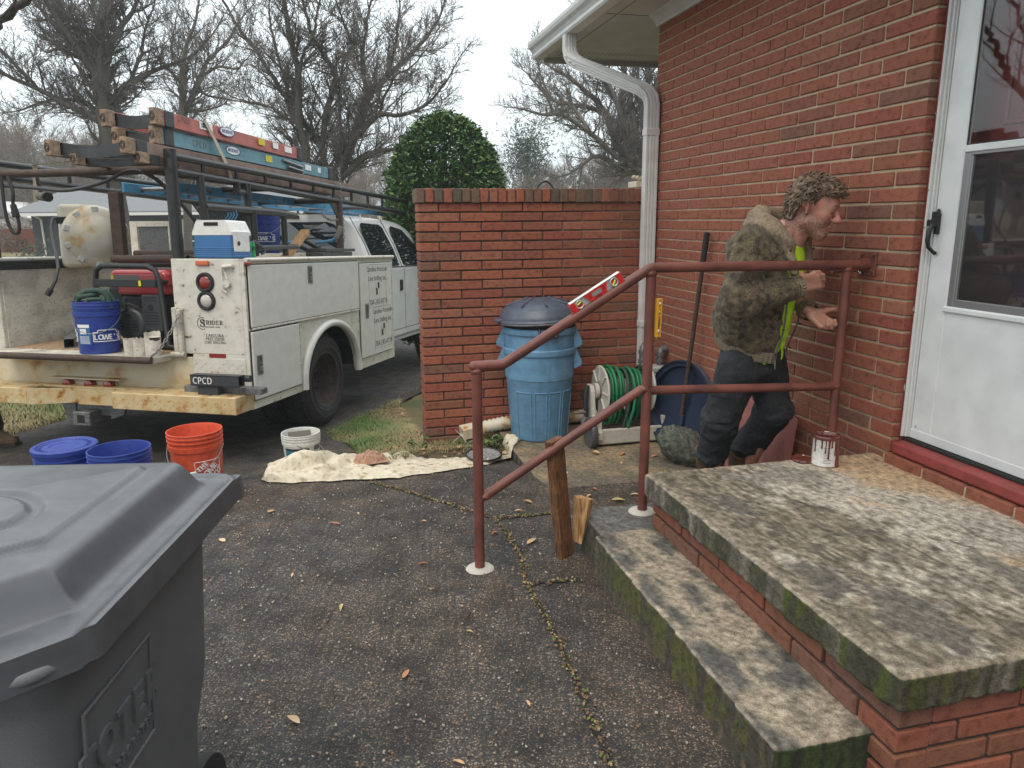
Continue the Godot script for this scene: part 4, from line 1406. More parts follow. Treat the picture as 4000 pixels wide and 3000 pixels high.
		for e in [[-0.045, -0.043, -0.1, 0.03], [0.045, 0.047, -0.1, 0.03], [-0.215, -0.213, -0.215, 0.20], [0.215, 0.217, -0.215, 0.20]]:
			lg.span(V(0.0182, q[1] + e[2], q[0] + e[0]), V(0.0188, q[1] + e[3], q[0] + e[1]))
		for e in [[-0.215, 0.217, 0.198, 0.20], [-0.215, 0.217, -0.215, -0.213]]:
			lg.span(V(0.0182, q[1] + e[2], q[0] + e[0]), V(0.0188, q[1] + e[3], q[0] + e[1]))
		part(t, "emblem", lg, M.text_black)
	words(t, "lettering", "S", 0.075, M.text_black, Transform3D(Basis(), V(-0.352, 1.022, -0.001)), "Droid Serif", true)
	words(t, "lettering", "TRIDER", 0.042, M.text_black, Transform3D(Basis(), V(-0.272, 1.026, -0.001)), "Droid Serif", true)
	words(t, "lettering", "TRUCK EQUIP. SALES", 0.014, M.text_black, Transform3D(Basis(), V(-0.28, 0.996, -0.001)))
	for q in [["CAROLINA", 0.935], ["PRECISION", 0.910], ["CORE DRILLING", 0.886]]:
		words(t, "lettering", q[0], 0.030 if q[1] > 0.9 else 0.024, M.text_black, Transform3D(Basis(), V(-0.262, q[1], -0.001)))
	var arc := Mb.new()
	var ap := []
	for k in 12: ap.append(V(-0.352 + 0.042 * cos(1.2 + 0.36 * k), 1.02 + 0.042 * sin(1.2 + 0.36 * k), -0.001))
	arc.tube(ap, 0.002, 5)
	part(t, "emblem", arc, M.text_black)

# raised lozenges of tread plate over a rectangle
func diamonds(b: Mb, o: Vector3, ax: Vector3, ay: Vector3, lx: float, ly: float):
	var nn := ax.cross(ay)
	var nx := int(lx / 0.036)
	var ny := int(ly / 0.026)
	for j in ny:
		for i in nx:
			var flip := (i + j) % 2 == 0
			var d := (ax + ay * (1.0 if flip else -1.0)).normalized()
			b.box(o + ax * (0.018 + 0.036 * i) + ay * (0.013 + 0.026 * j), Vector3(0.026, 0.005, 0.0035), 0.0012, Basis(d, nn.cross(d), nn))

func chain(b: Mb, p: Vector3, q: Vector3, sag: float, n: int):
	for k in n:
		var u := (k + 0.5) / n
		var c := p.lerp(q, u) + Vector3.DOWN * sag * 4.0 * u * (1.0 - u)
		var u2 := u + 0.02
		var d := (p.lerp(q, u2) + Vector3.DOWN * sag * 4.0 * u2 * (1.0 - u2) - c).normalized()
		var s := d.cross(Vector3(0.3, 0.2, 1)).normalized()
		if k % 2: s = d.cross(s).normalized()
		var l := (q - p).length() / n * 0.68
		var ring := []
		for j in 9:
			var a := TAU * j / 8.0
			ring.append(c + d * cos(a) * l + s * sin(a) * l * 0.55)
		b.tube(ring, l * 0.2, 6, false)

func wheel(t: Node3D, _o: float) -> Node3D:
	var w := group3(t, "wheel")
	var out := Basis(Vector3(0, 0, 1), -PI / 2)   # local y of a lathe to +w
	var ty := Mb.new()
	ty.lathe([Vector2(0.236, 0.0), Vector2(0.262, 0.012), Vector2(0.30, 0.020), Vector2(0.345, 0.014), Vector2(0.382, -0.006), Vector2(0.398, -0.022), Vector2(0.408, -0.05), Vector2(0.410, -0.11), Vector2(0.406, -0.175), Vector2(0.385, -0.21), Vector2(0.30, -0.235), Vector2(0.236, -0.22)], 48, Transform3D(out, Vector3.ZERO), 0.6)
	for k in 60:
		var a := TAU * k / 60.0
		for r in [[-0.038, 0.4], [-0.19, -0.4]]:
			ty.box(Vector3(r[0], 0.404 * cos(a), 0.404 * sin(a)), Vector3(0.035, 0.014, 0.022), 0.002, Basis(Vector3(1, 0, 0), a) * Basis(Vector3(0, 1, 0), r[1]))
	var tt := part(w, "tyre", ty, M.tyre)
	var rb := Mb.new()
	for r in [0.278, 0.33]: rb.lathe([Vector2(r - 0.003, 0.016), Vector2(r, 0.0215), Vector2(r + 0.003, 0.016)], 40, Transform3D(out, Vector3.ZERO))
	part(tt, "sidewall_rib", rb, M.rubber)
	var rm := Mb.new()
	rm.lathe([Vector2(0.247, -0.004), Vector2(0.243, 0.010), Vector2(0.232, 0.006), Vector2(0.226, -0.03), Vector2(0.216, -0.06), Vector2(0.206, -0.075), Vector2(0.20, -0.11), Vector2(0.185, -0.132), Vector2(0.15, -0.142), Vector2(0.11, -0.136), Vector2(0.078, -0.132), Vector2(0.072, -0.12), Vector2(0.066, -0.12), Vector2(0.060, -0.15), Vector2(0.0, -0.15)], 40, Transform3D(out, Vector3.ZERO), 0.8)
	var rim := part(w, "rim", rm, M.rim_rust)
	var hl := Mb.new()
	for k in 8:
		var a := TAU * k / 8.0
		hl.lathe([Vector2(0.0, 0.0), Vector2(0.021, 0.0), Vector2(0.024, 0.003)], 12, Transform3D(out, Vector3(-0.1395, 0.155 * cos(a), 0.155 * sin(a))))
	hl.lathe([Vector2(0.0, 0.0), Vector2(0.06, 0.0)], 16, Transform3D(out, Vector3(-0.1485, 0, 0)))
	part(rim, "hand_hole", hl, M.dark_gap)
	var lu := Mb.new()
	for k in 8:
		var a := TAU * (k + 0.5) / 8.0
		lu.tube([Vector3(-0.135, 0.093 * cos(a), 0.093 * sin(a)), Vector3(-0.105, 0.093 * cos(a), 0.093 * sin(a))], 0.012, 6)
	part(rim, "lug_nut", lu, M.rim_rust)
	return w

func cab_ring(a: float, v: float, grow: float) -> Vector3:
	var x := cos(a)
	var y := sin(a)
	var X := signf(x) * pow(absf(x), 0.30)
	var Y := pow(maxf(y, 0.0), 0.34)
	var hw := lerpf(0.985, 0.76, Y) + grow
	var s := lerpf(2.87 + 0.07 * Y - grow, 5.15 - 0.72 * Y + grow, v)
	return V(-1.30 + hw * X, 1.31 + (0.60 + grow) * Y + 0.015 * Y * sin(PI * v), s)

func build_cab(t: Node3D):
	var lo := Mb.new()
	lo.rbox(V(-1.30, 0.92, 3.98), Vector3(2.02, 0.84, 2.24), 0.05, 0.25)
	lo.rbox(V(-1.30, 0.98, 5.65), Vector3(1.98, 0.72, 1.3), 0.10, 0.25)
	var cab := part(t, "cab", lo, M.cab_white)
	var up := Mb.new()
	up.hub = V(-1.3, 1.2, 3.9)
	up.sheet(48, 14, func(u, v): return cab_ring(PI * u, v, 0.0), Vector3.ZERO)
	for e in [0.0, 1.0]:
		var c := V(-1.30, 1.31, 2.88 if e == 0.0 else 5.14)
		for k in 48:
			up.face(cab_ring(PI * k / 48.0, e, 0.0), cab_ring(PI * (k + 1) / 48.0, e, 0.0), c, Vector3(0, 0, 1 if e == 0.0 else -1))
	part(cab, "cab_roof", up, M.cab_white)
	# glass, set just proud of the shell
	var g := Mb.new()
	var win := func(gl: Mb, pts: Array) -> void:
		var q := PackedVector3Array()
		for p in pts:
			var y: float = clampf((p.y - 1.31) / 0.60, 0.0, 1.0)
			q.append(V(-1.30 + lerpf(0.985, 0.76, y) + 0.006, p.y, p.x))
		var c := Vector3.ZERO
		for p in q: c += p / q.size()
		for k in q.size(): gl.face(q[k], q[(k + 1) % q.size()], c, Vector3(1, 0.3, 0))
	win.call(g, [Vector2(3.06, 1.50), Vector2(3.03, 1.72), Vector2(3.06, 1.805), Vector2(3.12, 1.825), Vector2(3.60, 1.82), Vector2(3.68, 1.79), Vector2(3.78, 1.55), Vector2(3.80, 1.36), Vector2(3.75, 1.345), Vector2(3.1, 1.345)])
	part(cab, "rear_door_window", g, M.glass_dark)
	g = Mb.new()
	win.call(g, [Vector2(3.92, 1.36), Vector2(3.88, 1.70), Vector2(3.90, 1.79), Vector2(3.97, 1.815), Vector2(4.3, 1.78), Vector2(4.55, 1.62), Vector2(4.72, 1.42), Vector2(4.72, 1.345), Vector2(4.0, 1.345)])
	part(cab, "front_door_window", g, M.glass_dark)
	g = Mb.new()
	var rw := [Vector2(-0.68, 1.345), Vector2(-0.64, 1.70), Vector2(-0.58, 1.80), Vector2(-0.48, 1.83), Vector2(0.48, 1.83), Vector2(0.58, 1.80), Vector2(0.64, 1.70), Vector2(0.68, 1.345)]
	var cc := V(-1.30, 1.6, 2.86 + 0.02)
	var q2 := []
	for p in rw: q2.append(V(-1.30 + p.x, p.y, 2.862 + 0.07 * pow(clampf((p.y - 1.31) / 0.6, 0, 1), 1.0)))
	for k in q2.size(): g.face(q2[k], q2[(k + 1) % q2.size()], cc, Vector3(0, 0, 1))
	part(cab, "rear_window", g, M.glass_dark)
	# door lines, handle, lamp
	var ln := Mb.new()
	for s in [3.02, 3.86, 4.85]:
		ln.span(V(-0.294, 0.58, s - 0.004), V(-0.2885, 1.31, s + 0.004))
		var p0 := V(-0.31, 1.31, s)
		ln.tube([p0, V(-0.42, 1.60, s - 0.02), V(-0.545, 1.88, s - 0.10)], 0.004, 4)
	ln.span(V(-0.294, 0.60, 3.02), V(-0.2885, 0.606, 4.85))
	ln.tube([V(-0.285, 1.335, 3.05), V(-0.285, 1.335, 4.8)], 0.008, 6)
	part(cab, "door_gap", ln, M.dark_gap)
	var hn := Mb.new()
	hn.rbox(V(-0.28, 1.12, 3.72), Vector3(0.035, 0.13, 0.05), 0.012, 0.05)
	hn.rbox(V(-0.28, 1.12, 4.68), Vector3(0.035, 0.06, 0.14), 0.012, 0.05)
	part(cab, "door_handle", hn, M.black_plastic)
	var bl := Mb.new()
	bl.span(V(-1.46, 1.868, 2.915), V(-1.14, 1.90, 2.93), 0.003)
	part(cab, "brake_lamp", bl, M.black_plastic)
	var rk := Mb.new()
	rk.span(V(-0.36, 0.46, 2.95), V(-0.33, 0.54, 4.9), 0.01)
	part(cab, "rocker", rk, M.cab_white)
	var inn := Mb.new()
	inn.ball(V(-0.55, 1.14, 5.25), Vector3(0.05, 0.09, 0.09), 8)
	part(cab, "mirror", inn, M.black_plastic)

func build_rack(t: Node3D):
	var top := func(s: float) -> float: return 2.172 - 0.0045 * s
	var low := func(s: float) -> float: return 2.074 - 0.017 * s
	var rack := group3(t, "ladder_rack")
	for w in [-0.55, -2.12]:
		var a := Mb.new()
		a.tube([V(w, top.call(0.02), 0.02), V(w, top.call(2.4), 2.4), V(w, top.call(4.85), 4.85), V(w, 2.12, 4.92), V(w, 2.06, 4.94)], 0.026, 10)
		part(rack, "top_rail", a, M.rack_black)
		var b := Mb.new()
		b.tube([V(w, low.call(0.02), 0.02), V(w, low.call(4.8), 4.8), V(w, 2.0, 4.9), V(w, 2.06, 4.94)], 0.027, 10)
		part(rack, "lower_rail", b, M.rack_black)
		for k in 11:
			var s := 0.42 + 0.43 * k
			var st := Mb.new()
			st.tube([V(w, low.call(s), s), V(w, top.call(s), s)], 0.016, 7)
			part(rack, "stub", st, M.rack_black)
		var p := Mb.new()
		p.tube([V(w, 0.81, 0.06), V(w, 2.215, 0.06)], 0.042, 14)
		part(rack, "rear_post", p, M.rack_black)
		var p2 := Mb.new()
		p2.tube([V(w, 1.40, 2.68), V(w, 2.03, 2.68)], 0.036, 12)
		p2.prism(PackedVector2Array([Vector2(-2.60, 2.03), Vector2(-2.44, 2.03), Vector2(-2.655, 1.84)]), -0.006, 0.006, Transform3D(Basis(Vector3(0, 0, 1), Vector3(0, 1, 0), Vector3(-1, 0, 0)), V(w, 0, 0)))
		part(rack, "front_post", p2, M.rack_rust)
	for c in [[0.14, 2.085, 0.030], [1.4, 2.05, 0.024], [2.68, 2.03, 0.03], [3.8, 2.02, 0.024], [4.88, 2.03, 0.026]]:
		var b := Mb.new()
		b.tube([V(-2.08, c[1], c[0]), V(-0.53, c[1] + 0.005, c[0])], c[2], 10)
		part(rack, "crossbar", b, M.rack_black if c[0] > 0.2 else M.rack_rust)
	# cage of pipe round the drum, on the right-hand side
	var cg := Mb.new()
	cg.tube([V(-0.54, 2.07, 0.36), V(-0.52, 1.70, 0.36), V(-0.52, 1.50, 0.36)], 0.03, 10)
	cg.tube([V(-0.52, 1.845, 0.36), V(-0.50, 1.85, 1.3), V(-0.50, 1.835, 1.66)], 0.03, 10)
	cg.tube([V(-0.50, 1.545, 0.92), V(-0.50, 1.56, 1.66)], 0.026, 10)
	for s in [0.98, 1.46]:
		cg.tube([V(-0.50, 1.48, s), V(-0.50, 1.84, s)], 0.026, 10)
	cg.tube([V(-0.52, 2.06, 0.95), V(-0.52, 1.86, 0.95)], 0.026, 8)
	part(rack, "drum_cage", cg, M.rack_black)
	var wp := Mb.new()
	wp.span(V(-1.60, 1.44, 0.66), V(-1.50, 1.99, 0.72), 0.004)
	part(rack, "steel_upright", wp, M.rack_rust)

func on_truck(w: float, h: float, s: float, yaw := 0.0) -> Transform3D:
	return Transform3D(TB * Basis(Vector3.UP, yaw), TO + TB * V(w, h, s))

# a truck-frame thing whose parts are written in truck coordinates
func cargo(nm: String, label: String, category: String, grp := "") -> Node3D:
	return thing(nm, label, category, TO, TB, grp)

# stepladder lying on its side rails: rear end at s0, front at s1; wr0/wl0 right and left rail at the rear, wr1/wl1 at the front
func ladder(nm: String, label: String, mat: Material, s0: float, s1: float, h: float, wr: Vector2, wl: Vector2, deep: float, capped: bool) -> Node3D:
	var l := cargo(nm, label, "ladder", "")
	for e in [wr, wl]:
		var b := Mb.new()
		var o := 1.0 if e == wr else -1.0
		# channel section: web outside, two flanges inwards
		var p0 := V(e.x, h, s0)
		var p1 := V(e.y, h, s1)
		var d := (p1 - p0).normalized()
		var w := d.cross(Vector3.UP).normalized()
		var bas := Basis(w, Vector3.UP, -d)
		var mid := (p0 + p1) * 0.5
		var ln := (p1 - p0).length()
		b.box(mid + w * o * 0.0, Vector3(0.006, deep, ln), 0.002, bas)
		for f in [0.5, -0.5]:
			b.box(mid + Vector3.UP * (deep * f - 0.003 * signf(f)) - w * o * 0.017, Vector3(0.034, 0.006, ln), 0.002, bas)
		part(l, "side_rail", b, mat)
		var ft := Mb.new()
		ft.rbox(p0 - d * 0.03 - w * o * 0.012, Vector3(0.05, deep + 0.012, 0.085), 0.006, 0.05, null, null, bas)
		var foot := part(l, "foot", ft, M.foot_rubber)
		var rg := Mb.new()
		for r in [0.014, 0.026]:
			var ring := []
			for k in 15: ring.append(p0 - d * 0.0735 - w * o * 0.012 + w * cos(TAU * k / 14.0) * r * 0.75 + Vector3.UP * sin(TAU * k / 14.0) * r)
			rg.tube(ring, 0.0028, 5, false)
		part(foot, "tread", rg, M.rubber)
		var cp := Mb.new()
		cp.box(p0 + d * 0.085 - w * o * 0.004, Vector3(0.03, deep + 0.006, 0.10), 0.003, bas)
		part(l, "shoe_plate", cp, M.ladder_dark)
	var st := Mb.new()
	var n := int(absf(s1 - s0) / 0.30)
	for k in n:
		var u := (k + 0.5) / n
		st.span(V(lerpf(wl.x, wl.y, u) + 0.006, h - deep * 0.42, lerpf(s0, s1, u) - 0.012), V(lerpf(wr.x, wr.y, u) - 0.006, h + deep * 0.42, lerpf(s0, s1, u) + 0.012), 0.003)
	part(l, "steps", st, M.ladder_dark)
	var wb := Mb.new()
	wb.sheet(20, 3, func(u, v): return V(lerpf(wl.x + 0.02, wr.x - 0.02, u), h - deep * 0.45 + deep * 0.9 * v - 0.022 * sin(PI * u), s0 + 0.03), Vector3(0, 0, 1))
	part(l, "end_brace", wb, M.ladder_dark)
	if capped:
		var cp := Mb.new()
		cp.rbox(V((wr.y + wl.y) * 0.5, h, s1 + 0.03), Vector3(wr.y - wl.y + 0.04, deep + 0.03, 0.09), 0.012, 0.1)
		part(l, "top_cap", cp, M.ladder_dark)
	return l

func sticker(parent: Node, w: float, h: float, s: float, l: float, t: float, mat: Material, lean := 0.0, nm := "sticker"):
	var b := Mb.new()
	b.box(Vector3.ZERO, Vector3(l, t, 0.0012))
	var o := part(parent, nm, b, mat)
	o.transform = side_text(s, h, w)
	if lean: o.rotate_object_local(Vector3(0, 0, 1), lean)

func oval_badge(parent: Node, text: String, w: float, h: float, s: float, k: float):
	for e in [[1.0, M.text_blue, 0.0], [0.86, M.text_white, 0.0008]]:
		var b := Mb.new()
		b.lathe([Vector2(0.0, 0.0012), Vector2(1.0, 0.0012), Vector2(1.0, 0.0)], 28, Transform3D(Basis(Vector3(1, 0, 0), PI / 2).scaled(Vector3(0.105 * k * e[0], 0.036 * k * e[0], 1.0)), Vector3(0, 0, e[2])))
		var o := part(parent, "badge", b, e[1])
		o.transform = side_text(s, h, w)
	words(parent, "lettering", text, 0.036 * k, M.text_blue, side_text(s, h, w + 0.0026), "Droid Sans", true)

func pail(nm: String, label: String, mat: Material, r: float, h: float, at: Transform3D, grp := "", lid := false) -> Node3D:
	var p := thing(nm, label, "bucket", Vector3.ZERO, Basis(), grp)
	p.transform = at
	var rb := r * 0.87
	var b := Mb.new()
	b.lathe([Vector2(0.0, 0.012), Vector2(rb - 0.012, 0.012), Vector2(rb - 0.012, 0.0), Vector2(rb - 0.003, 0.0), Vector2(rb, 0.005), Vector2(lerpf(rb, r, 0.62), h * 0.72), Vector2(lerpf(rb, r, 0.62) + 0.007, h * 0.722), Vector2(lerpf(rb, r, 0.72) + 0.007, h * 0.80), Vector2(lerpf(rb, r, 0.72), h * 0.802), Vector2(lerpf(rb, r, 0.8), h * 0.86), Vector2(lerpf(rb, r, 0.8) + 0.007, h * 0.862), Vector2(lerpf(rb, r, 0.8) + 0.007, h * 0.875), Vector2(lerpf(rb, r, 0.85), h * 0.878), Vector2(lerpf(rb, r, 0.88), h * 0.925), Vector2(lerpf(rb, r, 0.88) + 0.006, h * 0.927), Vector2(lerpf(rb, r, 0.88) + 0.006, h * 0.94), Vector2(lerpf(rb, r, 0.92), h * 0.943), Vector2(r - 0.003, h * 0.985), Vector2(r + 0.003, h * 0.99), Vector2(r + 0.002, h), Vector2(r - 0.004, h), Vector2(r - 0.006, h * 0.98), Vector2(rb - 0.004, 0.02), Vector2(0.0, 0.016)], 40, Transform3D(), 0.85)
	part(p, "pail", b, mat)
	if lid:
		var l := Mb.new()
		l.lathe([Vector2(r + 0.002, h * 0.955), Vector2(r + 0.008, h * 0.96), Vector2(r + 0.009, h + 0.006), Vector2(r, h + 0.012), Vector2(r - 0.012, h + 0.011), Vector2(r - 0.02, h + 0.002), Vector2(r * 0.72, h + 0.001), Vector2(r * 0.70, h + 0.005), Vector2(r * 0.50, h + 0.005), Vector2(r * 0.48, h + 0.001), Vector2(0.0, h + 0.001)], 40, Transform3D(), 0.85)
		for k in 36:
			var a := TAU * k / 36.0
			l.box(Vector3(cos(a) * (r - 0.03), h + 0.003, sin(a) * (r - 0.03)), Vector3(0.022, 0.004, 0.003), 0.001, Basis(Vector3.UP, -a))
		part(p, "lid", l, mat)
	return p

func bail(p: Node3D, r: float, h: float, turn: float, drop: float, mat: Material, grip := true):
	var b := Mb.new()
	var pts := []
	for k in 17:
		var a := PI * k / 16.0
		var q := Vector3(cos(a) * (r + 0.006), h, sin(a) * (r + 0.012) * 1.05)
		q.y -= sin(a) * drop
		q.z = sin(a) * sqrt(maxf(0.0, pow(r * 1.12, 2) - drop * drop * 0.0)) if drop < r * 0.5 else sin(a) * (r + 0.02)
		pts.append(q.rotated(Vector3.UP, turn))
	b.tube(pts, 0.0026, 6)
	var o := part(p, "bail", b, mat)
	if grip:
		var g := Mb.new()
		g.tube([pts[7].lerp(pts[6], 0.3), pts[8], pts[9].lerp(pts[10], 0.3)], 0.008, 8)
		part(o, "grip", g, M.white_pail)

# curved print on a pail's side: slabs hugging the cone; a0 centre angle
func wrap_print(parent: Node, nm: String, rb: float, rt: float, h: float, y0: float, y1: float, a0: float, a1: float, mat: Material, off := 0.0012):
	var b := Mb.new()
	b.sheet(12, 2, func(u, v):
		var y := lerpf(y0, y1, v)
		var r := lerpf(rb, rt, y / h) + off
		var a := lerpf(a0, a1, u)
		return Vector3(cos(a) * r, y, sin(a) * r), Vector3(cos((a0 + a1) * 0.5), 0, sin((a0 + a1) * 0.5)))
	part(parent, nm, b, mat)

func wrap_text(parent: Node, text: String, size: float, rb: float, rt: float, h: float, y: float, a: float, mat: Material, bold := true, spin := 0.0):
	# letters one by one round the cone, reading left to right as seen from outside
	var adv := size * 0.62
	var r := lerpf(rb, rt, y / h) + 0.002
	for k in text.length():
		var off := (k - (text.length() - 1) * 0.5) * adv
		var aa := a - off * cos(spin) / r
		var nrm := Vector3(cos(aa), 0, sin(aa))
		var x := Vector3(sin(aa), 0, -cos(aa))
		var up := nrm.cross(x)
		words(parent, "lettering", text[k], size, mat, Transform3D(Basis(x, up, nrm) * Basis(Vector3(0, 0, 1), spin), nrm * r + Vector3.UP * (y + off * sin(spin))), "Droid Sans", bold)

func build_truck_load():
	var rng := RandomNumberGenerator.new()
	rng.seed = 88
	# ---- ladders on the rack
	var l1 := ladder("stepladder", "weathered brown fibreglass stepladder lowest on the truck rack", M.fibre_brown, -0.22, 3.3, 2.20, Vector2(-0.62, -0.66), Vector2(-1.22, -1.02), 0.092, false)
	var l1b := ladder("stepladder", "second brown stepladder frame lying under the brown ladder feet", M.fibre_brown, -0.12, 3.2, 2.135, Vector2(-0.60, -0.66), Vector2(-1.12, -1.0), 0.06, false)
	var l2 := ladder("stepladder", "blue green fibreglass stepladder lying between red and brown ladders", M.fibre_blue, 0.12, 2.74, 2.315, Vector2(-0.66, -0.68), Vector2(-0.98, -0.9), 0.105, true)
	var l3 := ladder("stepladder", "faded red fibreglass stepladder on top of the rack pile", M.fibre_red, 0.10, 2.10, 2.435, Vector2(-0.63, -0.68), Vector2(-1.04, -0.92), 0.10, true)
	var fl := Mb.new()
	fl.span(V(-0.645, 2.375, 0.3), V(-0.638, 2.379, 2.05))
	part(l3, "rail_groove", fl, M.ladder_dark)
	sticker(l3, -0.634, 2.455, 0.62, 0.16, 0.055, M.text_white)
	for k in 7: sticker(l3, -0.633, 2.456, 0.565 + 0.014 * k, 0.005 + 0.004 * (k % 3), 0.036, M.text_black, 0.0, "barcode")
	oval_badge(l3, "WERNER", -0.634, 2.455, 0.89, 1.0)
	sticker(l3, -0.647, 2.45, 1.42, 0.10, 0.052, M.text_yellow)
	words(l3, "lettering", "CPCD", 0.06, M.text_grey, side_text(0.36, 2.46, -0.629))
	sticker(l3, -0.654, 2.45, 1.66, 0.09, 0.05, M.text_white)
	sticker(l3, -0.664, 2.445, 1.90, 0.13, 0.05, M.text_white)
	oval_badge(l2, "WERNER", -0.662, 2.325, 1.00, 1.0)
	words(l2, "lettering", "CPCD", 0.07, M.text_grey, side_text(0.56, 2.315, -0.659))
	sticker(l2, -0.663, 2.325, 1.55, 0.11, 0.055, M.text_yellow)
	sticker(l2, -0.668, 2.325, 2.28, 0.12, 0.05, M.text_white)
	sticker(l2, -0.672, 2.325, 2.52, 0.06, 0.05, M.text_white)
	var sb := Mb.new()
	sb.tube([V(-0.655, 2.34, 1.78), V(-0.655, 2.315, 2.14)], 0.013, 6)
	sb.tube([V(-0.650, 2.29, 1.86), V(-0.655, 2.275, 2.14)], 0.013, 6)
	sb.span(V(-0.662, 2.25, 2.13), V(-0.652, 2.34, 2.15))
	part(l2, "spreader", sb, M.steel)
	# extension ladder hung inside the rack on the far side
	var ex := cargo("extension_ladder", "bright blue extension ladder lying inside the rack over the cab", "ladder")
	for w in [-1.05, -1.48]:
		var b := Mb.new()
		b.span(V(w - 0.015, 1.985, 0.7), V(w + 0.015, 2.065, 5.2), 0.004)
		var rl := part(ex, "side_rail", b, M.fibre_bright)
		var rv := Mb.new()
		for k in 14:
			rv.lathe([Vector2(0.0, 0.004), Vector2(0.020, 0.004), Vector2(0.024, 0.0)], 14, Transform3D(Basis(Vector3(0, 0, 1), -PI / 2), V(w + 0.015, 2.025, 0.9 + 0.305 * k)))
		part(rl, "rung_cap", rv, M.galv)
	var rg := Mb.new()
	for k in 14: rg.tube([V(-1.48, 2.025, 0.9 + 0.305 * k), V(-1.05, 2.025, 0.9 + 0.305 * k)], 0.016, 8)
	part(ex, "rungs", rg, M.steel)
	# ratchet strap over the ladders
	var sp := Mb.new()
	var path := [V(-0.60, 2.06, 0.86), V(-0.605, 2.18, 0.82), V(-0.625, 2.37, 0.70), V(-0.628, 2.488, 0.60), V(-0.72, 2.492, 0.58), V(-1.0, 2.492, 0.56), V(-1.12, 2.30, 0.55), V(-1.25, 2.24, 0.5), V(-2.03, 2.18, 0.42), V(-2.04, 1.9, 0.40)]
	for k in path.size() - 1:
		var a: Vector3 = path[k]
		var c: Vector3 = path[k + 1]
		sp.quad(a + Vector3(0.004, 0, 0.022), c + Vector3(0.004, 0, 0.022), c + Vector3(0.004, 0, -0.022), a + Vector3(0.004, 0, -0.022), Vector3(1, 0.5, 0))
	solo("ratchet_strap", sp, M.strap, "pale webbing strap tied over the ladder stack", "strap", Transform3D(TB, TO))
	var wn := cargo("strap_winch", "black ratchet winch clamped under the right rack rail", "winch")
	var wm := Mb.new()
	wm.span(V(-0.56, 1.96, 0.80), V(-0.50, 2.06, 0.815), 0.003)
	wm.span(V(-0.56, 1.96, 0.91), V(-0.50, 2.06, 0.925), 0.003)
	wm.tube([V(-0.53, 1.985, 0.79), V(-0.53, 1.985, 0.94)], 0.026, 10)
	part(wn, "frame", wm, M.rack_black)
	var wc := Mb.new()
	chain(wc, V(-0.52, 1.97, 0.86), V(-0.52, 1.86, 0.86), 0.0, 5)
	part(wn, "chain", wc, M.steel)
	var fc := Mb.new()
	chain(fc, V(-0.54, 2.36, 2.70), V(-0.53, 1.62, 2.73), 0.0, 24)
	chain(fc, V(-0.56, 1.90, 2.28), V(-0.55, 1.86, 2.68), 0.05, 12)
	solo("chain", fc, M.steel, "steel chain hanging down by the rack's front post", "chain", Transform3D(TB, TO))
	# ---- hose reel on the far side of the bed
	var hr := cargo("wall_hose_reel", "pale grey plastic hose reel mounted high in the truck bed", "hose reel")
	var x2 := Basis(Vector3(0, 0, 1), -PI / 2)
	var c := V(-1.80, 1.635, 0.72)
	var hs := Mb.new()
	var dm := [Vector2(0.0, 0.17), Vector2(0.07, 0.165), Vector2(0.135, 0.145), Vector2(0.165, 0.12), Vector2(0.18, 0.115), Vector2(0.225, 0.10), Vector2(0.245, 0.08), Vector2(0.252, 0.05), Vector2(0.252, -0.02), Vector2(0.245, -0.06), Vector2(0.25, -0.10), Vector2(0.25, -0.20)]
	hs.lathe(dm, 44, Transform3D(Basis(Vector3.UP, -0.75) * x2, c), 0.7)
	hs.rbox(c + Vector3(-0.16, 0.10, -0.02), Vector3(0.26, 0.32, 0.30), 0.03, 0.1, null, null, Basis(Vector3.UP, -0.75))
	hs.rbox(c + Vector3(-0.12, -0.10, 0.10), Vector3(0.22, 0.30, 0.20), 0.04, 0.1, null, null, Basis(Vector3.UP, -0.75))
	var shell := part(hr, "shell", hs, M.reel_grey)
	var nt := Mb.new()
	var face := Basis(Vector3.UP, -0.75) * x2
	for k in 10:
		var a := TAU * k / 10.0
		nt.box(c + face * Vector3(cos(a) * 0.218, 0.096, sin(a) * 0.218), Vector3(0.05, 0.028, 0.05), 0.006, face * Basis(Vector3.UP, -a))
	part(shell, "notch", nt, M.meter_grey)
	var gd := Mb.new()
	gd.box(c + Vector3(-0.15, 0.13, 0.165), Vector3(0.13, 0.055, 0.02), 0.004, Basis(Vector3.UP, -0.1))
	part(hr, "hose_slot", gd, M.dark_gap)
	var ho := Mb.new()
	ho.tube([c + Vector3(-0.20, 0.15, 0.15), c + Vector3(-0.21, 0.14, 0.20), c + Vector3(-0.20, 0.08, 0.235), V(-1.93, 1.60, 0.42), V(-1.80, 1.50, 0.30), V(-1.72, 1.40, 0.22), V(-1.70, 1.30, 0.16), V(-1.74, 1.22, 0.14)], 0.013, 9)
	part(hr, "hose", ho, M.dark_plastic)
	var cup := Mb.new()
	cup.tube([V(-1.735, 1.235, 0.145), V(-1.76, 1.19, 0.13)], 0.022, 10)
	part(hr, "coupling", cup, M.black_plastic)
	# ---- generator
	var ge := cargo("generator", "red and black portable generator standing in the truck bed", "generator")
	var cage := Mb.new()
	for s in [0.12, 0.60]:
		cage.tube([V(-1.33, 0.815, s), V(-1.31, 1.30, s), V(-1.295, 1.385, s), V(-1.24, 1.415, s), V(-0.86, 1.412, s), V(-0.795, 1.385, s), V(-0.765, 1.30, s), V(-0.735, 0.83, s), V(-0.66, 0.82, s)], 0.021, 10)
	for w in [-1.30, -0.77]: cage.tube([V(w, 1.30, 0.12), V(w, 1.30, 0.60)], 0.016, 8)
	cage.span(V(-1.30, 1.262, 0.10), V(-0.785, 1.318, 0.125), 0.004)
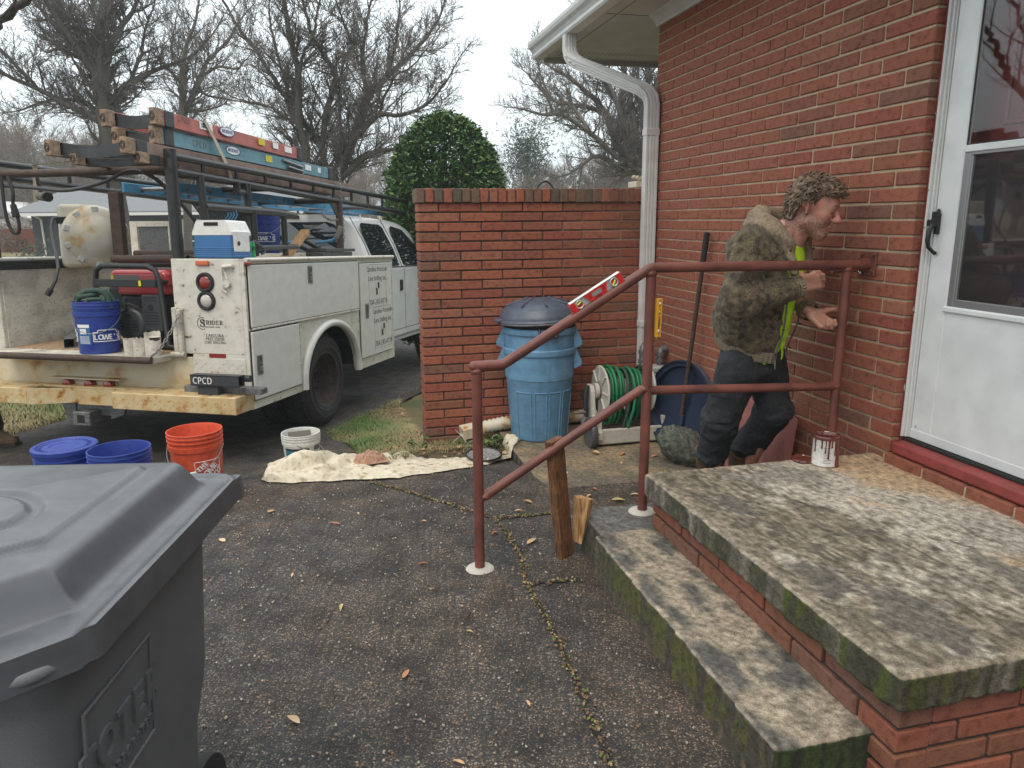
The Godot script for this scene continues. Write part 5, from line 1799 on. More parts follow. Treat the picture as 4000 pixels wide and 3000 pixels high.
	cage.span(V(-1.33, 0.81, 0.12), V(-0.68, 0.84, 0.60), 0.006)
	part(ge, "frame", cage, M.black_plastic)
	var tk := Mb.new()
	tk.rbox(V(-1.00, 1.315, 0.36), Vector3(0.50, 0.14, 0.36), 0.045, 0.06)
	tk.rbox(V(-0.98, 1.245, 0.36), Vector3(0.42, 0.09, 0.34), 0.02, 0.06)
	part(ge, "fuel_tank", tk, M.gen_red)
	var en := Mb.new()
	en.rbox(V(-1.02, 1.02, 0.42), Vector3(0.40, 0.36, 0.34), 0.03, 0.1)
	en.rbox(V(-1.26, 1.16, 0.40), Vector3(0.14, 0.20, 0.30), 0.03, 0.1)
	part(ge, "engine", en, M.black_plastic)
	var al := Mb.new()
	var back := Basis(Vector3(1, 0, 0), PI / 2)
	al.lathe([Vector2(0.0, 0.075), Vector2(0.10, 0.073), Vector2(0.118, 0.066), Vector2(0.128, 0.05), Vector2(0.13, -0.1)], 30, Transform3D(back, V(-1.055, 0.985, 0.19)))
	var alt := part(ge, "alternator_cover", al, M.dark_plastic)
	var sl := Mb.new()
	for j in 8:
		for i in 3:
			if absf(i - 1.0) * 0.055 > 0.075 - absf(j - 3.5) * 0.008: continue
			sl.rbox(V(-1.055 + (i - 1) * 0.062, 0.905 + 0.022 * j, 0.114), Vector3(0.046, 0.009, 0.008), 0.003, 0.05)
	part(alt, "louvre", sl, M.rubber)
	var mf := Mb.new()
	mf.rbox(V(-0.865, 1.07, 0.16), Vector3(0.16, 0.27, 0.05), 0.008, 0.06)
	var muff := part(ge, "muffler_guard", mf, M.dark_plastic)
	var ms := Mb.new()
	for k in 5: ms.span(V(-0.92, 0.985 + 0.022 * k, 0.133), V(-0.815, 0.991 + 0.022 * k, 0.136))
	for k in 2: ms.span(V(-0.92, 1.16 + 0.02 * k, 0.133), V(-0.82, 1.167 + 0.02 * k, 0.136))
	ms.lathe([Vector2(0.0, 0.0), Vector2(0.024, 0.0), Vector2(0.026, -0.004)], 16, Transform3D(back, V(-0.872, 1.112, 0.1335)))
	part(muff, "slot", ms, M.dark_gap)
	var lb := Mb.new()
	lb.span(V(-1.20, 1.315, 0.1785), V(-0.98, 1.345, 0.180))
	part(ge, "label", lb, M.text_grey)
	var lb2 := Mb.new()
	lb2.span(V(-1.225, 1.31, 0.178), V(-1.203, 1.35, 0.18))
	lb2.span(V(-0.925, 1.27, 0.096), V(-0.905, 1.31, 0.0985))
	part(ge, "label", lb2, M.text_yellow)
	var cb := Mb.new()
	cb.tube([V(-1.19, 0.97, 0.13), V(-1.18, 1.05, 0.11), V(-1.12, 1.12, 0.10), V(-1.04, 1.14, 0.11), V(-0.97, 1.11, 0.13)], 0.009, 7)
	cb.tube([V(-1.075, 1.10, 0.11), V(-1.075, 1.18, 0.12)], 0.018, 9)
	part(ge, "cable", cb, M.rubber)
	# ---- tubes, pail and pipe on the tailgate and bed
	var core := [[-0.842, 0.915, 0.10, "short white paint-chipped core beside the blue pail on the tailgate"], [-0.765, 0.918, 0.10, "rusty topped white core between two other cores on the tailgate"], [-0.665, 0.965, 0.11, "tallest broken white core by the tailgate chain"]]
	for k in 3:
		var q: Array = core[k]
		var b := Mb.new()
		var r := 0.05 if k < 2 else 0.053
		var top := fbm(300 + k, 2.0, 2)
		var hh: float = q[1] - 0.80
		b.hub = Vector3(0, 0.05, 0)
		b.sheet(26, 6, func(u, v):
			var a: float = TAU * u
			var notch := 0.05 * smooth(0.3, 0.9, cos(a - 0.6)) if k == 2 else 0.0
			return Vector3(cos(a) * r, v * (hh - notch + 0.012 * top.get_noise_2d(cos(a) * 2.0, sin(a) * 2.0)), sin(a) * r), Vector3.ZERO)
		b.lathe([Vector2(0.0, hh * 0.8), Vector2(r - 0.001, hh * 0.8)], 20)
		solo("drill_core", b, M.worn_white, q[3], "core", on_truck(q[0], 0.798, -0.13), "")
	var bp := pail("bucket", "blue store bucket with green hose coiled in it on the tailgate", M.blue_pail, 0.152, 0.37, on_truck(-1.165, 0.80, -0.06, 0.0))
	bail(bp, 0.15, 0.27, 0.5, 0.12, M.steel, false)
	wrap_print(bp, "print", 0.132, 0.152, 0.37, 0.07, 0.215, PI / 2 - 0.36, PI / 2 + 0.36, M.cooler_blue)
	for r in 7: wrap_print(bp, "print", 0.132, 0.152, 0.37, 0.078 + 0.008 * r, 0.081 + 0.008 * r, PI / 2 - 0.28, PI / 2 + 0.28, M.text_white, 0.002)
	wrap_print(bp, "print", 0.132, 0.152, 0.37, 0.19, 0.212, PI / 2 - 0.33, PI / 2 + 0.33, M.text_white, 0.002)
	wrap_print(bp, "print", 0.132, 0.152, 0.37, 0.145, 0.182, PI / 2 - 0.16, PI / 2 + 0.2, M.text_white, 0.002)
	store_mark(bp, "LOWE'S", 0.132, 0.152, 0.37, 0.125, PI / 2 - 1.15)
	store_mark(bp, "LOWE'S", 0.132, 0.152, 0.37, 0.125, PI / 2 + 1.15)
	var gh := Mb.new()
	gh.tube([Vector3(-0.13, 0.33, 0.02), Vector3(-0.11, 0.40, 0.05), Vector3(0.0, 0.445, 0.06), Vector3(0.08, 0.45, 0.05), Vector3(0.12, 0.42, 0.03), Vector3(0.135, 0.32, 0.02)], 0.02, 9)
	gh.tube([Vector3(-0.12, 0.31, 0.06), Vector3(-0.06, 0.40, 0.08), Vector3(0.02, 0.415, 0.06), Vector3(0.10, 0.44, 0.0), Vector3(0.13, 0.36, -0.03)], 0.019, 9)
	gh.tube([Vector3(-0.02, 0.32, 0.09), Vector3(0.02, 0.385, 0.09), Vector3(0.10, 0.39, 0.06), Vector3(0.11, 0.33, 0.04)], 0.016, 9)
	solo("coiled_hose", gh, M.hose_dark, "dark green hose looped up out of the tailgate bucket", "hose", on_truck(-1.165, 0.80, -0.06))
	var sq := Mb.new()
	for e in [[-0.034, 0.0, 0.003, 0.07], [0.034, 0.0, 0.003, 0.07], [0.0, 0.0335, 0.065, 0.003], [0.0, -0.0335, 0.065, 0.003]]:
		sq.box(Vector3(e[0], e[1], 0), Vector3(e[2], e[3], 0.9), 0.001)
	solo("steel_tube", sq, M.galv, "rusty square steel tube lying on the bed boards at left", "tube", Transform3D(TB * Basis(Vector3.UP, 0.85 + PI / 2 - 1.75), TO + TB * V(-1.83, 0.836, 0.42)))
	for k in 3:
		var pp := Mb.new()
		pp.tube([Vector3(-0.33, 0, 0), Vector3(0.33, 0, 0)], [0.028, 0.03], 14, false)
		pp.tube([Vector3(-0.33, 0, 0), Vector3(0.33, 0, 0)], [0.024, 0.025], 14, false)
		solo("pipe", pp, M.rack_rust, ["rusty pipe lying left on top of the generator frame", "rusty pipe lying right over the generator frame against the body", "rusty pipe behind the other two pipes on the generator"][k], "pipe", Transform3D(TB * Basis(Vector3.UP, 0.05 * k), TO + TB * V([-1.02, -0.78, -0.92][k], [1.462, 1.468, 1.50][k], [0.36, 0.42, 0.52][k])))
	# ---- things on top of the right compartment
	var co := cargo("cooler", "small blue and white lunch cooler on the truck body corner", "cooler")
	var cm := Mb.new()
	cm.rbox(V(-0.26, 1.555, 0.165), Vector3(0.30, 0.17, 0.24), 0.02, 0.05)
	for k in 5: cm.rbox(V(-0.26, 1.487 + 0.014 * k, 0.165), Vector3(0.306, 0.008, 0.246), 0.004, 0.2)
	part(co, "chest", cm, M.cooler_blue)
	var cl := Mb.new()
	cl.prism(PackedVector2Array([Vector2(-0.152, 0.0), Vector2(0.152, 0.0), Vector2(0.152, 0.02), Vector2(0.118, 0.092), Vector2(0.108, 0.102), Vector2(-0.108, 0.102), Vector2(-0.118, 0.092), Vector2(-0.152, 0.02)]), -0.122, 0.122, Transform3D(Basis(), V(-0.26, 1.632, 0.165)))
	cl.rbox(V(-0.128, 1.59, 0.165), Vector3(0.05, 0.15, 0.20), 0.014, 0.06)
	cl.rbox(V(-0.392, 1.59, 0.165), Vector3(0.05, 0.15, 0.20), 0.014, 0.06)
	part(co, "lid", cl, M.cooler_white)
	var hl := Mb.new()
	hl.rbox(V(-0.26, 1.708, 0.0415), Vector3(0.11, 0.024, 0.006), 0.002, 0.05)
	part(co, "handle_recess", hl, M.dark_gap)
	var bt := Mb.new()
	bt.lathe([Vector2(0.0, 0.006), Vector2(0.014, 0.005), Vector2(0.017, 0.0)], 14, Transform3D(x2, V(-0.103, 1.575, 0.12)))
	part(co, "button", bt, M.rack_rust)
	var sc := cargo("soda_can", "green soda can standing beside the cooler", "can")
	var ca := Mb.new()
	ca.lathe([Vector2(0.0, 0.003), Vector2(0.02, 0.0), Vector2(0.026, 0.0), Vector2(0.033, 0.012), Vector2(0.033, 0.103), Vector2(0.027, 0.116), Vector2(0.027, 0.119), Vector2(0.025, 0.119), Vector2(0.024, 0.115), Vector2(0.0, 0.115)], 24, Transform3D(Basis(), V(-0.20, 1.469, 0.42)))
	part(sc, "body", ca, M.can_green)
	words(sc, "lettering", "rite", 0.042, M.text_black, Transform3D(Basis(Vector3.UP, 0.45), V(-0.185, 1.545, 0.3895)), "Droid Sans", true)
	words(sc, "lettering", "ZERO", 0.015, M.text_black, Transform3D(Basis(Vector3.UP, 0.45), V(-0.186, 1.52, 0.389)), "Droid Sans", true)
	var dr := cargo("drum", "black drum splattered with pale slurry behind the cooler", "drum")
	var db := Mb.new()
	db.lathe([Vector2(0.0, 1.44), Vector2(0.2, 1.44), Vector2(0.205, 1.50), Vector2(0.215, 1.80), Vector2(0.215, 1.84), Vector2(0.235, 1.85), Vector2(0.24, 1.875), Vector2(0.235, 1.885), Vector2(0.20, 1.885), Vector2(0.19, 1.82), Vector2(0.0, 1.80)], 36, Transform3D(Basis(), Vector3(-0.78, 0, -1.05)))
	part(dr, "shell", db, M.splat_black)
	var wr := Mb.new()
	for k in 4: wr.tube([V(-0.535 + 0.012 * k, 1.87, 0.62 + 0.03 * k), V(-0.50 + 0.006 * k, 1.80, 0.63 + 0.03 * k), V(-0.535, 1.77 - 0.02 * k, 0.64 + 0.02 * k)], 0.006, 6)
	part(dr, "blue_cord", wr, M.fibre_bright)
	var b2 := pail("bucket", "blue store bucket with wire handle in front of the cab window", M.blue_pail, 0.152, 0.37, on_truck(-0.90, 1.50, 1.80))
	store_mark(b2, "LOWE'S", 0.132, 0.152, 0.37, 0.14, PI / 2 - 0.55)
	bail(b2, 0.15, 0.27, 0.3, 0.1, M.steel, false)
	var hkk := Mb.new()
	hkk.tube([V(-0.47, 1.60, 0.70), V(-0.45, 1.585, 0.82), V(-0.455, 1.60, 0.90), V(-0.46, 1.565, 0.98), V(-0.45, 1.54, 1.02), V(-0.45, 1.51, 1.03), V(-0.45, 1.50, 0.99)], 0.012, 8)
	solo("bungee_cord", hkk, M.dark_plastic, "dark bungee cord with a hook on the pipe cage", "cord", Transform3D(TB, TO))
	var lm := Mb.new()
	lm.box(Vector3.ZERO, Vector3(0.09, 0.04, 0.5), 0.003)
	solo("lumber", lm, M.wood_new, "pale board leaning behind the pipe cage near the cab", "board", Transform3D(TB * Basis(Vector3(1, 0, 0), 0.55), TO + TB * V(-0.62, 1.58, 1.86)))
	var pd := Mb.new()
	pd.span(V(-0.55, 1.515, 1.95), V(-0.35, 1.545, 2.6), 0.004)
	pd.span(V(-0.54, 1.47, 1.90), V(-0.36, 1.512, 2.55), 0.004)
	solo("plank", pd, M.splat_black, "black and grey planks stacked by the rack's front post", "plank", Transform3D(TB, TO))
	var wb := cargo("wheelbarrow_handles", "blue tube handles with grey grips before the cab window", "wheelbarrow")
	for k in 2:
		var o := 0.36 * k
		var b := Mb.new()
		b.tube([V(-1.10 + o, 1.60, 2.50), V(-0.98 + o, 1.61, 2.47), V(-0.88 + o, 1.625, 2.45), V(-0.83 + o, 1.66, 2.44)], 0.018, 9)
		part(wb, "handle", b, M.fibre_bright)
		var g := Mb.new()
		g.tube([V(-0.835 + o, 1.655, 2.44), V(-0.80 + o, 1.71, 2.43), V(-0.785 + o, 1.765, 2.43)], 0.026, 9)
		part(wb, "grip", g, M.mud)
	var fr := cargo("screen_panel", "white framed panel of expanded metal mesh behind the generator", "panel")
	var fm := Mb.new()
	for e in [[-2.28, -2.20, 1.45, 1.80], [-1.86, -1.80, 1.45, 1.80]]: fm.span(V(e[0], e[2], 1.70), V(e[1], e[3], 1.73), 0.003)
	fm.span(V(-2.20, 1.75, 1.70), V(-1.86, 1.80, 1.73), 0.003)
	fm.span(V(-2.20, 1.45, 1.70), V(-1.86, 1.49, 1.73), 0.003)
	part(fr, "frame", fm, M.worn_white)
	var mh := Mb.new()
	for k in 22:
		var x := -2.42 + 0.03 * k
		for dirn in [1.0, -1.0]:
			var a := Vector2(x, 1.49 if dirn > 0 else 1.75)
			var e := Vector2(x + 0.26 * 1.5, 1.75 if dirn > 0 else 1.49)
			var lo := clampf((-2.20 - a.x) / (e.x - a.x), 0, 1)
			var hi := clampf((-1.86 - a.x) / (e.x - a.x), 0, 1)
			if hi - lo > 0.02:
				var p := a.lerp(e, lo)
				var q := a.lerp(e, hi)
				mh.tube([V(p.x, p.y, 1.715), V(q.x, q.y, 1.715)], 0.0035, 4, false)
	part(fr, "mesh", mh, M.galv)
	# ---- on the bumper
	var cp := cargo("step_bracket", "black steel hitch bracket with white chalked letters on the bumper", "bracket")
	var cb2 := Mb.new()
	for e in [[0.682, 0.69], [0.612, 0.62]]: cb2.span(V(-0.33, e[0], -0.215), V(0.04, e[1], -0.14), 0.001)
	for e in [[-0.215, -0.209], [-0.146, -0.14]]: cb2.span(V(-0.33, 0.612, e[0]), V(0.04, 0.69, e[1]), 0.001)
	cb2.span(V(-0.29, 0.548, -0.20), V(-0.13, 0.612, -0.15), 0.003)
	cb2.tube([V(0.02, 0.66, -0.12), V(0.075, 0.66, -0.12)], 0.024, 12)
	part(cp, "bracket", cb2, M.dark_plastic)
	words(cp, "lettering", "CPCD", 0.062, M.text_white, Transform3D(Basis(), V(-0.235, 0.65, -0.216)))
	var bx := Mb.new()
	bx.span(V(-0.45, 0.549, -0.125), V(0.15, 0.592, -0.04), 0.003)
	solo("steel_bar", bx, M.galv, "flat grey steel bar lying along the bumper under the bracket", "bar", Transform3D(TB, TO))
	# ---- cords and hoses looped on the rack
	var cords := [["hose_loop", "grey hose sagging in a long loop under the rear crossbar", "hose", M.dark_plastic, 0.014, [V(-2.3, 2.02, 0.10), V(-1.75, 1.98, 0.08), V(-1.45, 1.955, 0.08), V(-1.15, 2.0, 0.08), V(-0.93, 2.08, 0.10), V(-0.80, 2.06, 0.14), V(-0.72, 1.95, 0.25), V(-0.74, 1.75, 0.55), V(-0.86, 1.58, 0.9), V(-0.98, 1.49, 1.0)]],
		["power_cord", "dark cord hanging in a narrow loop from the rack at left", "cord", M.rubber, 0.012, [V(-2.00, 2.07, 0.08), V(-1.98, 1.9, 0.06), V(-1.97, 1.75, 0.06), V(-1.93, 1.66, 0.06), V(-1.88, 1.66, 0.06), V(-1.87, 1.74, 0.06), V(-1.90, 1.86, 0.06), V(-1.89, 1.95, 0.06), V(-1.94, 2.06, 0.08)]],
		["power_cord", "thick black cord coil at the far left of the rack", "cord", M.rubber, 0.016, [V(-2.08, 2.05, 0.04), V(-2.03, 1.9, 0.02), V(-2.0, 1.75, 0.0), V(-2.03, 1.66, 0.0), V(-2.10, 1.64, 0.0)]],
		["green_hose", "thin green hose looping down at the far left edge", "hose", M.hose_dark, 0.011, [V(-2.10, 1.66, -0.05), V(-2.02, 1.62, -0.05), V(-2.0, 1.55, -0.05), V(-2.05, 1.50, -0.05), V(-2.10, 1.49, -0.05), V(-2.02, 1.46, -0.05), V(-1.98, 1.40, -0.05), V(-2.03, 1.34, -0.05), V(-2.10, 1.33, -0.05)]],
		["plug_cord", "short cord with a pale plug dangling from the rack", "cord", M.rack_rust, 0.013, [V(-1.80, 2.06, 0.2), V(-1.79, 1.99, 0.2), V(-1.775, 1.945, 0.2)]]]
	for q in cords:
		var b := Mb.new()
		var sm := []
		var pts: Array = q[5]
		for k in pts.size() - 1:
			var p0: Vector3 = pts[maxi(k - 1, 0)]
			var p3: Vector3 = pts[mini(k + 2, pts.size() - 1)]
			for j in 5: sm.append(pts[k].cubic_interpolate(pts[k + 1], p0, p3, j / 5.0))
		sm.append(pts[pts.size() - 1])
		b.tube(sm, q[4], 8)
		var o := cargo(q[0], q[1], q[2])
		part(o, "cord", b, q[3])
		if q[0] == "plug_cord":
			var pb := Mb.new()
			pb.tube([V(-1.80, 1.925, 0.2), V(-1.72, 1.92, 0.18)], [0.03, 0.034], 10)
			part(o, "plug", pb, M.mud)
			var pe := Mb.new()
			pe.tube([V(-1.72, 1.92, 0.18), V(-1.69, 1.917, 0.17)], [0.034, 0.036], 10)
			part(o, "plug_face", pe, M.rubber)
		if q[1].begins_with("dark cord"):
			var pb := Mb.new()
			pb.tube([V(-1.90, 1.86, 0.06), V(-1.885, 1.77, 0.06)], [0.02, 0.028], 9)
			part(o, "plug", pb, M.rubber)
	var sb2 := Mb.new()
	sb2.span(V(-2.25, 1.76, 0.05), V(-2.095, 1.98, 0.2), 0.02)
	solo("grey_box", sb2, M.meter_grey, "grey plastic box hung on the rack at the left edge", "box", Transform3D(TB, TO))

# house-shaped outline with the shop's name, wrapped on a pail
func store_mark(p: Node3D, text: String, rb: float, rt: float, h: float, y: float, a: float):
	var b := Mb.new()
	var r := lerpf(rb, rt, y / h) + 0.003
	var w := 0.095
	var out := [Vector2(-w, -0.035), Vector2(w, -0.035), Vector2(w, 0.028), Vector2(w * 0.72, 0.028), Vector2(w * 0.66, 0.045), Vector2(-w * 0.66, 0.045), Vector2(-w * 0.72, 0.028), Vector2(-w, 0.028), Vector2(-w, -0.035)]
	var pts := []
	for k in out.size() - 1:
		for j in 6:
			var q: Vector2 = out[k].lerp(out[k + 1], j / 6.0)
			var aa := a - q.x / r
			pts.append(Vector3(cos(aa) * r, y + q.y, sin(aa) * r))
	pts.append(pts[0])
	b.tube(pts, 0.0028, 4, false)
	part(p, "emblem", b, M.text_white)
	wrap_text(p, text, 0.052, rb, rt, h, y - 0.005, a, M.text_white)

# ---------------------------------------------------------------- trees
func perp(d: Vector3, rng: RandomNumberGenerator) -> Vector3:
	var r := Vector3(rng.randfn(0, 1), rng.randfn(0, 1), rng.randfn(0, 1))
	return (r - d * r.dot(d)).normalized()

func sprout(big: Mb, small: Mb, p: Vector3, d: Vector3, l: float, r: float, level: int, rng: RandomNumberGenerator, dens: float, thin: float):
	var n := 4 if level < 3 else 2
	var pts := [p]
	var rs := [r]
	var q := p
	var dd := d
	for k in n:
		dd = (dd + perp(dd, rng) * rng.randf_range(0.05, 0.34) + Vector3.UP * 0.10).normalized()
		q += dd * l / n
		pts.append(q)
		rs.append(maxf(r * (1.0 - 0.8 * (k + 1.0) / n), thin))
	(big if r > 0.02 else small).tube(pts, rs, 5 if r > 0.02 else 3, false)
	if level >= 3: return
	var gap: float = [0.0, 0.105, 0.075][level] / dens
	var m := int(l / gap)
	for k in m:
		var u := 0.12 + 0.86 * (k + rng.randf()) / maxf(m, 1)
		var f := clampf(u, 0, 0.999) * n
		var i := int(f)
		var b: Vector3 = pts[i].lerp(pts[i + 1], f - i)
		var t: Vector3 = (pts[i + 1] - pts[i]).normalized()
		var o := (t * rng.randf_range(0.5, 1.0) + perp(t, rng) * 0.8 + Vector3.UP * 0.12).normalized()
		sprout(big, small, b, o, l * rng.randf_range(0.28, 0.5) * (1.15 - 0.5 * u), maxf(rs[i] * 0.45, thin), level + 1, rng, dens, thin)

# limbs: [parent, point of the parent, r0, r1, x, y, x, y, ...] in the tree's own upright plane
func bare_tree(label: String, at: Vector3, limbs: Array, sd: int, dens: float, thin: float, mat: Material, yaw := -0.2372, grp := "") -> Node3D:
	var rng := RandomNumberGenerator.new()
	rng.seed = sd
	var big := Mb.new()
	var small := Mb.new()
	var made := []
	for e in limbs:
		var pts := []
		var slope := rng.randf_range(-0.55, 0.55)
		var n: int = (e.size() - 4) / 2
		var from := Vector3(e[4], e[5], 0)
		if e[0] >= 0: from = made[e[0]][e[1]]
		for k in n:
			var p := Vector3(e[4 + 2 * k], e[5 + 2 * k], from.z)
			if k == 0 and e[0] >= 0: p = from
			elif k > 0: p.z = pts[k - 1].z + slope * (p - Vector3(pts[k - 1].x, pts[k - 1].y, p.z)).length() * (0.25 if e[0] < 0 else 1.0)
			pts.append(p)
		made.append(pts)
		# finer polyline with a little waver
		var fine := []
		var rs := []
		for k in n - 1:
			var p0: Vector3 = pts[maxi(k - 1, 0)]
			var p3: Vector3 = pts[mini(k + 2, n - 1)]
			for j in 4:
				var w: Vector3 = pts[k].cubic_interpolate(pts[k + 1], p0, p3, j / 4.0)
				fine.append(w + Vector3(rng.randfn(0, 0.012), 0, rng.randfn(0, 0.012)))
				rs.append(0.78 * lerpf(e[2], e[3], (k + j / 4.0) / (n - 1)))
		fine.append(pts[n - 1])
		rs.append(e[3])
		if e[0] < 0 and from.y < 1.3:
			fine[0] = Vector3(fine[0].x, -0.1, fine[0].z)
			rs[0] = rs[0] * 1.4
		big.tube(fine, rs, 8, false)
		var run := 0.0
		var tall: float = fine[fine.size() - 1].y
		for k in fine.size() - 1:
			var a: Vector3 = fine[k]
			var b: Vector3 = fine[k + 1]
			run += (b - a).length()
			while run > 0.15 / dens:
				run -= 0.15 / dens
				if a.y < 2.0 and e[0] < 0: continue
				var u := float(k) / fine.size()
				var t := (b - a).normalized()
				var o := (t * rng.randf_range(0.4, 1.0) + perp(t, rng) * Vector3(1, 0.8, 1).x + Vector3.UP * 0.25).normalized()
				sprout(big, small, a.lerp(b, rng.randf()), o, rng.randf_range(0.55, 1.25) * (1.1 - 0.45 * u), rs[k] * 0.32 + thin, 1, rng, dens, thin)
		sprout(big, small, fine[fine.size() - 1], (fine[fine.size() - 1] - fine[fine.size() - 2]).normalized(), 0.9, e[3], 1, rng, dens * 1.3, thin)
	var t := thing("bare_tree", label, "tree", at, Basis(Vector3.UP, yaw), grp)
	part(t, "trunk", big, mat)
	part(t, "crown", small, M.tree_twig)
	return t

func build_trees():
	bare_tree("wide bare tree with many upright stems behind the truck's cab", Vector3(-2.05, -0.3, -11.75), [[-1, 0, 0.2, 0.15, -0.09, 0.3, -0.04, 2.74], [0, 1, 0.15, 0.03, -0.04, 2.74, 0.19, 3.43, 0.43, 4.16, 0.59, 4.59, 0.96, 5.02, 1.47, 5.54, 1.83, 5.96, 2.11, 6.39], [0, 1, 0.11, 0.03, -0.04, 2.74, -0.29, 3.11, -0.33, 3.43, -0.65, 3.91, -0.93, 4.22, -1.26, 4.83, -1.64, 5.44, -2.0, 5.94, -2.2, 6.33], [2, 2, 0.09, 0.03, -0.33, 3.43, -0.17, 4.16, 0.05, 4.67, 0.1, 4.87, -0.05, 5.18, -0.29, 5.6, -0.42, 6.17, -0.43, 6.77], [-1, 0, 0.14, 0.03, -0.72, 0.3, -0.65, 3.17, -0.71, 3.91, -0.62, 4.8, -0.72, 5.68, -0.77, 6.41, -0.76, 6.9], [0, 1, 0.1, 0.02, -0.04, 2.74, 0.51, 3.16, 0.93, 3.34, 1.38, 3.39, 1.91, 3.68], [0, 1, 0.1, 0.02, -0.04, 2.74, 0.39, 3.5, 1.02, 4.0, 1.51, 3.98, 2.06, 4.14, 2.51, 4.55], [1, 3, 0.07, 0.02, 0.59, 4.59, 0.49, 5.22, 0.63, 5.92, 0.8, 6.6], [1, 1, 0.05, 0.015, 0.19, 3.43, 0.08, 3.9, 0.09, 4.42, 0.17, 4.82, 0.43, 5.22], [1, 4, 0.06, 0.02, 0.96, 5.02, 1.15, 5.57, 1.28, 6.16, 1.33, 6.69], [4, 2, 0.05, 0.015, -0.71, 3.91, -1.05, 4.09, -1.31, 4.27, -1.79, 4.38, -2.05, 4.46], [2, 4, 0.05, 0.015, -0.93, 4.22, -1.05, 4.83, -1.22, 5.44, -1.33, 6.05, -1.33, 6.61], [6, 2, 0.04, 0.01, 1.02, 4.0, 1.43, 4.66, 1.81, 4.81, 2.23, 5.21], [3, 3, 0.05, 0.02, 0.1, 4.87, 0.19, 5.18, 0.49, 5.35, 0.34, 5.92, 0.18, 6.41], [4, 3, 0.05, 0.02, -0.62, 4.8, -0.45, 5.23, -0.22, 5.48, -0.06, 5.87, 0.12, 6.26]], 11, 1.45, 0.0042, M.tree_bark)
	bare_tree("tall dark bare tree with a thick forked trunk at left", Vector3(-7.08, -0.25, -14.4), [[-1, 0, 0.26, 0.2, -0.03, 0.3, 0.01, 4.14, 0.07, 4.95], [0, 2, 0.2, 0.1, 0.07, 4.95, 0.16, 5.32, 0.08, 6.0, 0.21, 6.77, 0.33, 7.52], [0, 2, 0.13, 0.03, 0.07, 4.95, -0.22, 5.66, -0.51, 6.39, -0.64, 7.03], [0, 1, 0.12, 0.03, 0.01, 4.14, 0.18, 4.79, 0.41, 5.05, 0.87, 5.37, 1.54, 5.73, 1.86, 6.12], [0, 1, 0.12, 0.03, 0.01, 4.14, -0.11, 4.95, -0.45, 5.59, -0.86, 5.88, -1.38, 5.99, -1.95, 5.94], [0, 1, 0.1, 0.03, 0.01, 4.14, -0.61, 4.42, -1.27, 4.8, -1.93, 5.12, -2.42, 5.63], [1, 1, 0.12, 0.03, 0.16, 5.32, 0.33, 6.0, 0.63, 6.56, 0.86, 7.15], [2, 1, 0.08, 0.02, -0.22, 5.66, -0.77, 6.14, -1.21, 6.58, -1.51, 6.99], [4, 2, 0.07, 0.02, -0.45, 5.59, -0.6, 6.14, -0.92, 6.63], [0, 1, 0.09, 0.02, 0.01, 4.14, -0.32, 4.47, -0.81, 4.63, -1.44, 4.61, -2.18, 4.43], [5, 2, 0.06, 0.02, -1.27, 4.8, -1.73, 5.55, -2.18, 6.07], [1, 2, 0.08, 0.02, 0.08, 6.0, -0.16, 6.47, -0.32, 6.93], [3, 2, 0.06, 0.02, 0.41, 5.05, 0.69, 5.68, 0.81, 6.25, 1.04, 6.76]], 12, 1.5, 0.0044, M.tree_bark)
	bare_tree("slender pale bare tree between the dark tree and the wide tree", Vector3(-6.1, -0.2, -16.37), [[-1, 0, 0.15, 0.12, -0.05, 0.3, -0.0, 4.59, 0.01, 5.25], [0, 2, 0.11, 0.03, 0.01, 5.25, 0.1, 5.85, 0.25, 6.28, 0.53, 6.86, 0.72, 7.46], [0, 1, 0.1, 0.03, -0.0, 4.59, 0.33, 5.61, 0.54, 6.14, 0.98, 6.71, 1.26, 7.29], [0, 1, 0.07, 0.02, -0.0, 4.59, 0.24, 4.74, 0.62, 4.71, 1.1, 4.76], [2, 1, 0.06, 0.02, 0.33, 5.61, 0.81, 5.93, 1.31, 5.89, 1.55, 6.13], [1, 1, 0.06, 0.02, 0.1, 5.85, -0.15, 6.08, -0.19, 6.58, -0.09, 7.15], [0, 1, 0.06, 0.02, -0.0, 4.59, -0.68, 4.57, -1.19, 4.36], [2, 1, 0.05, 0.02, 0.33, 5.61, 0.36, 5.25, 0.98, 5.13, 1.45, 5.06]], 13, 1.3, 0.0042, M.tree_pale)
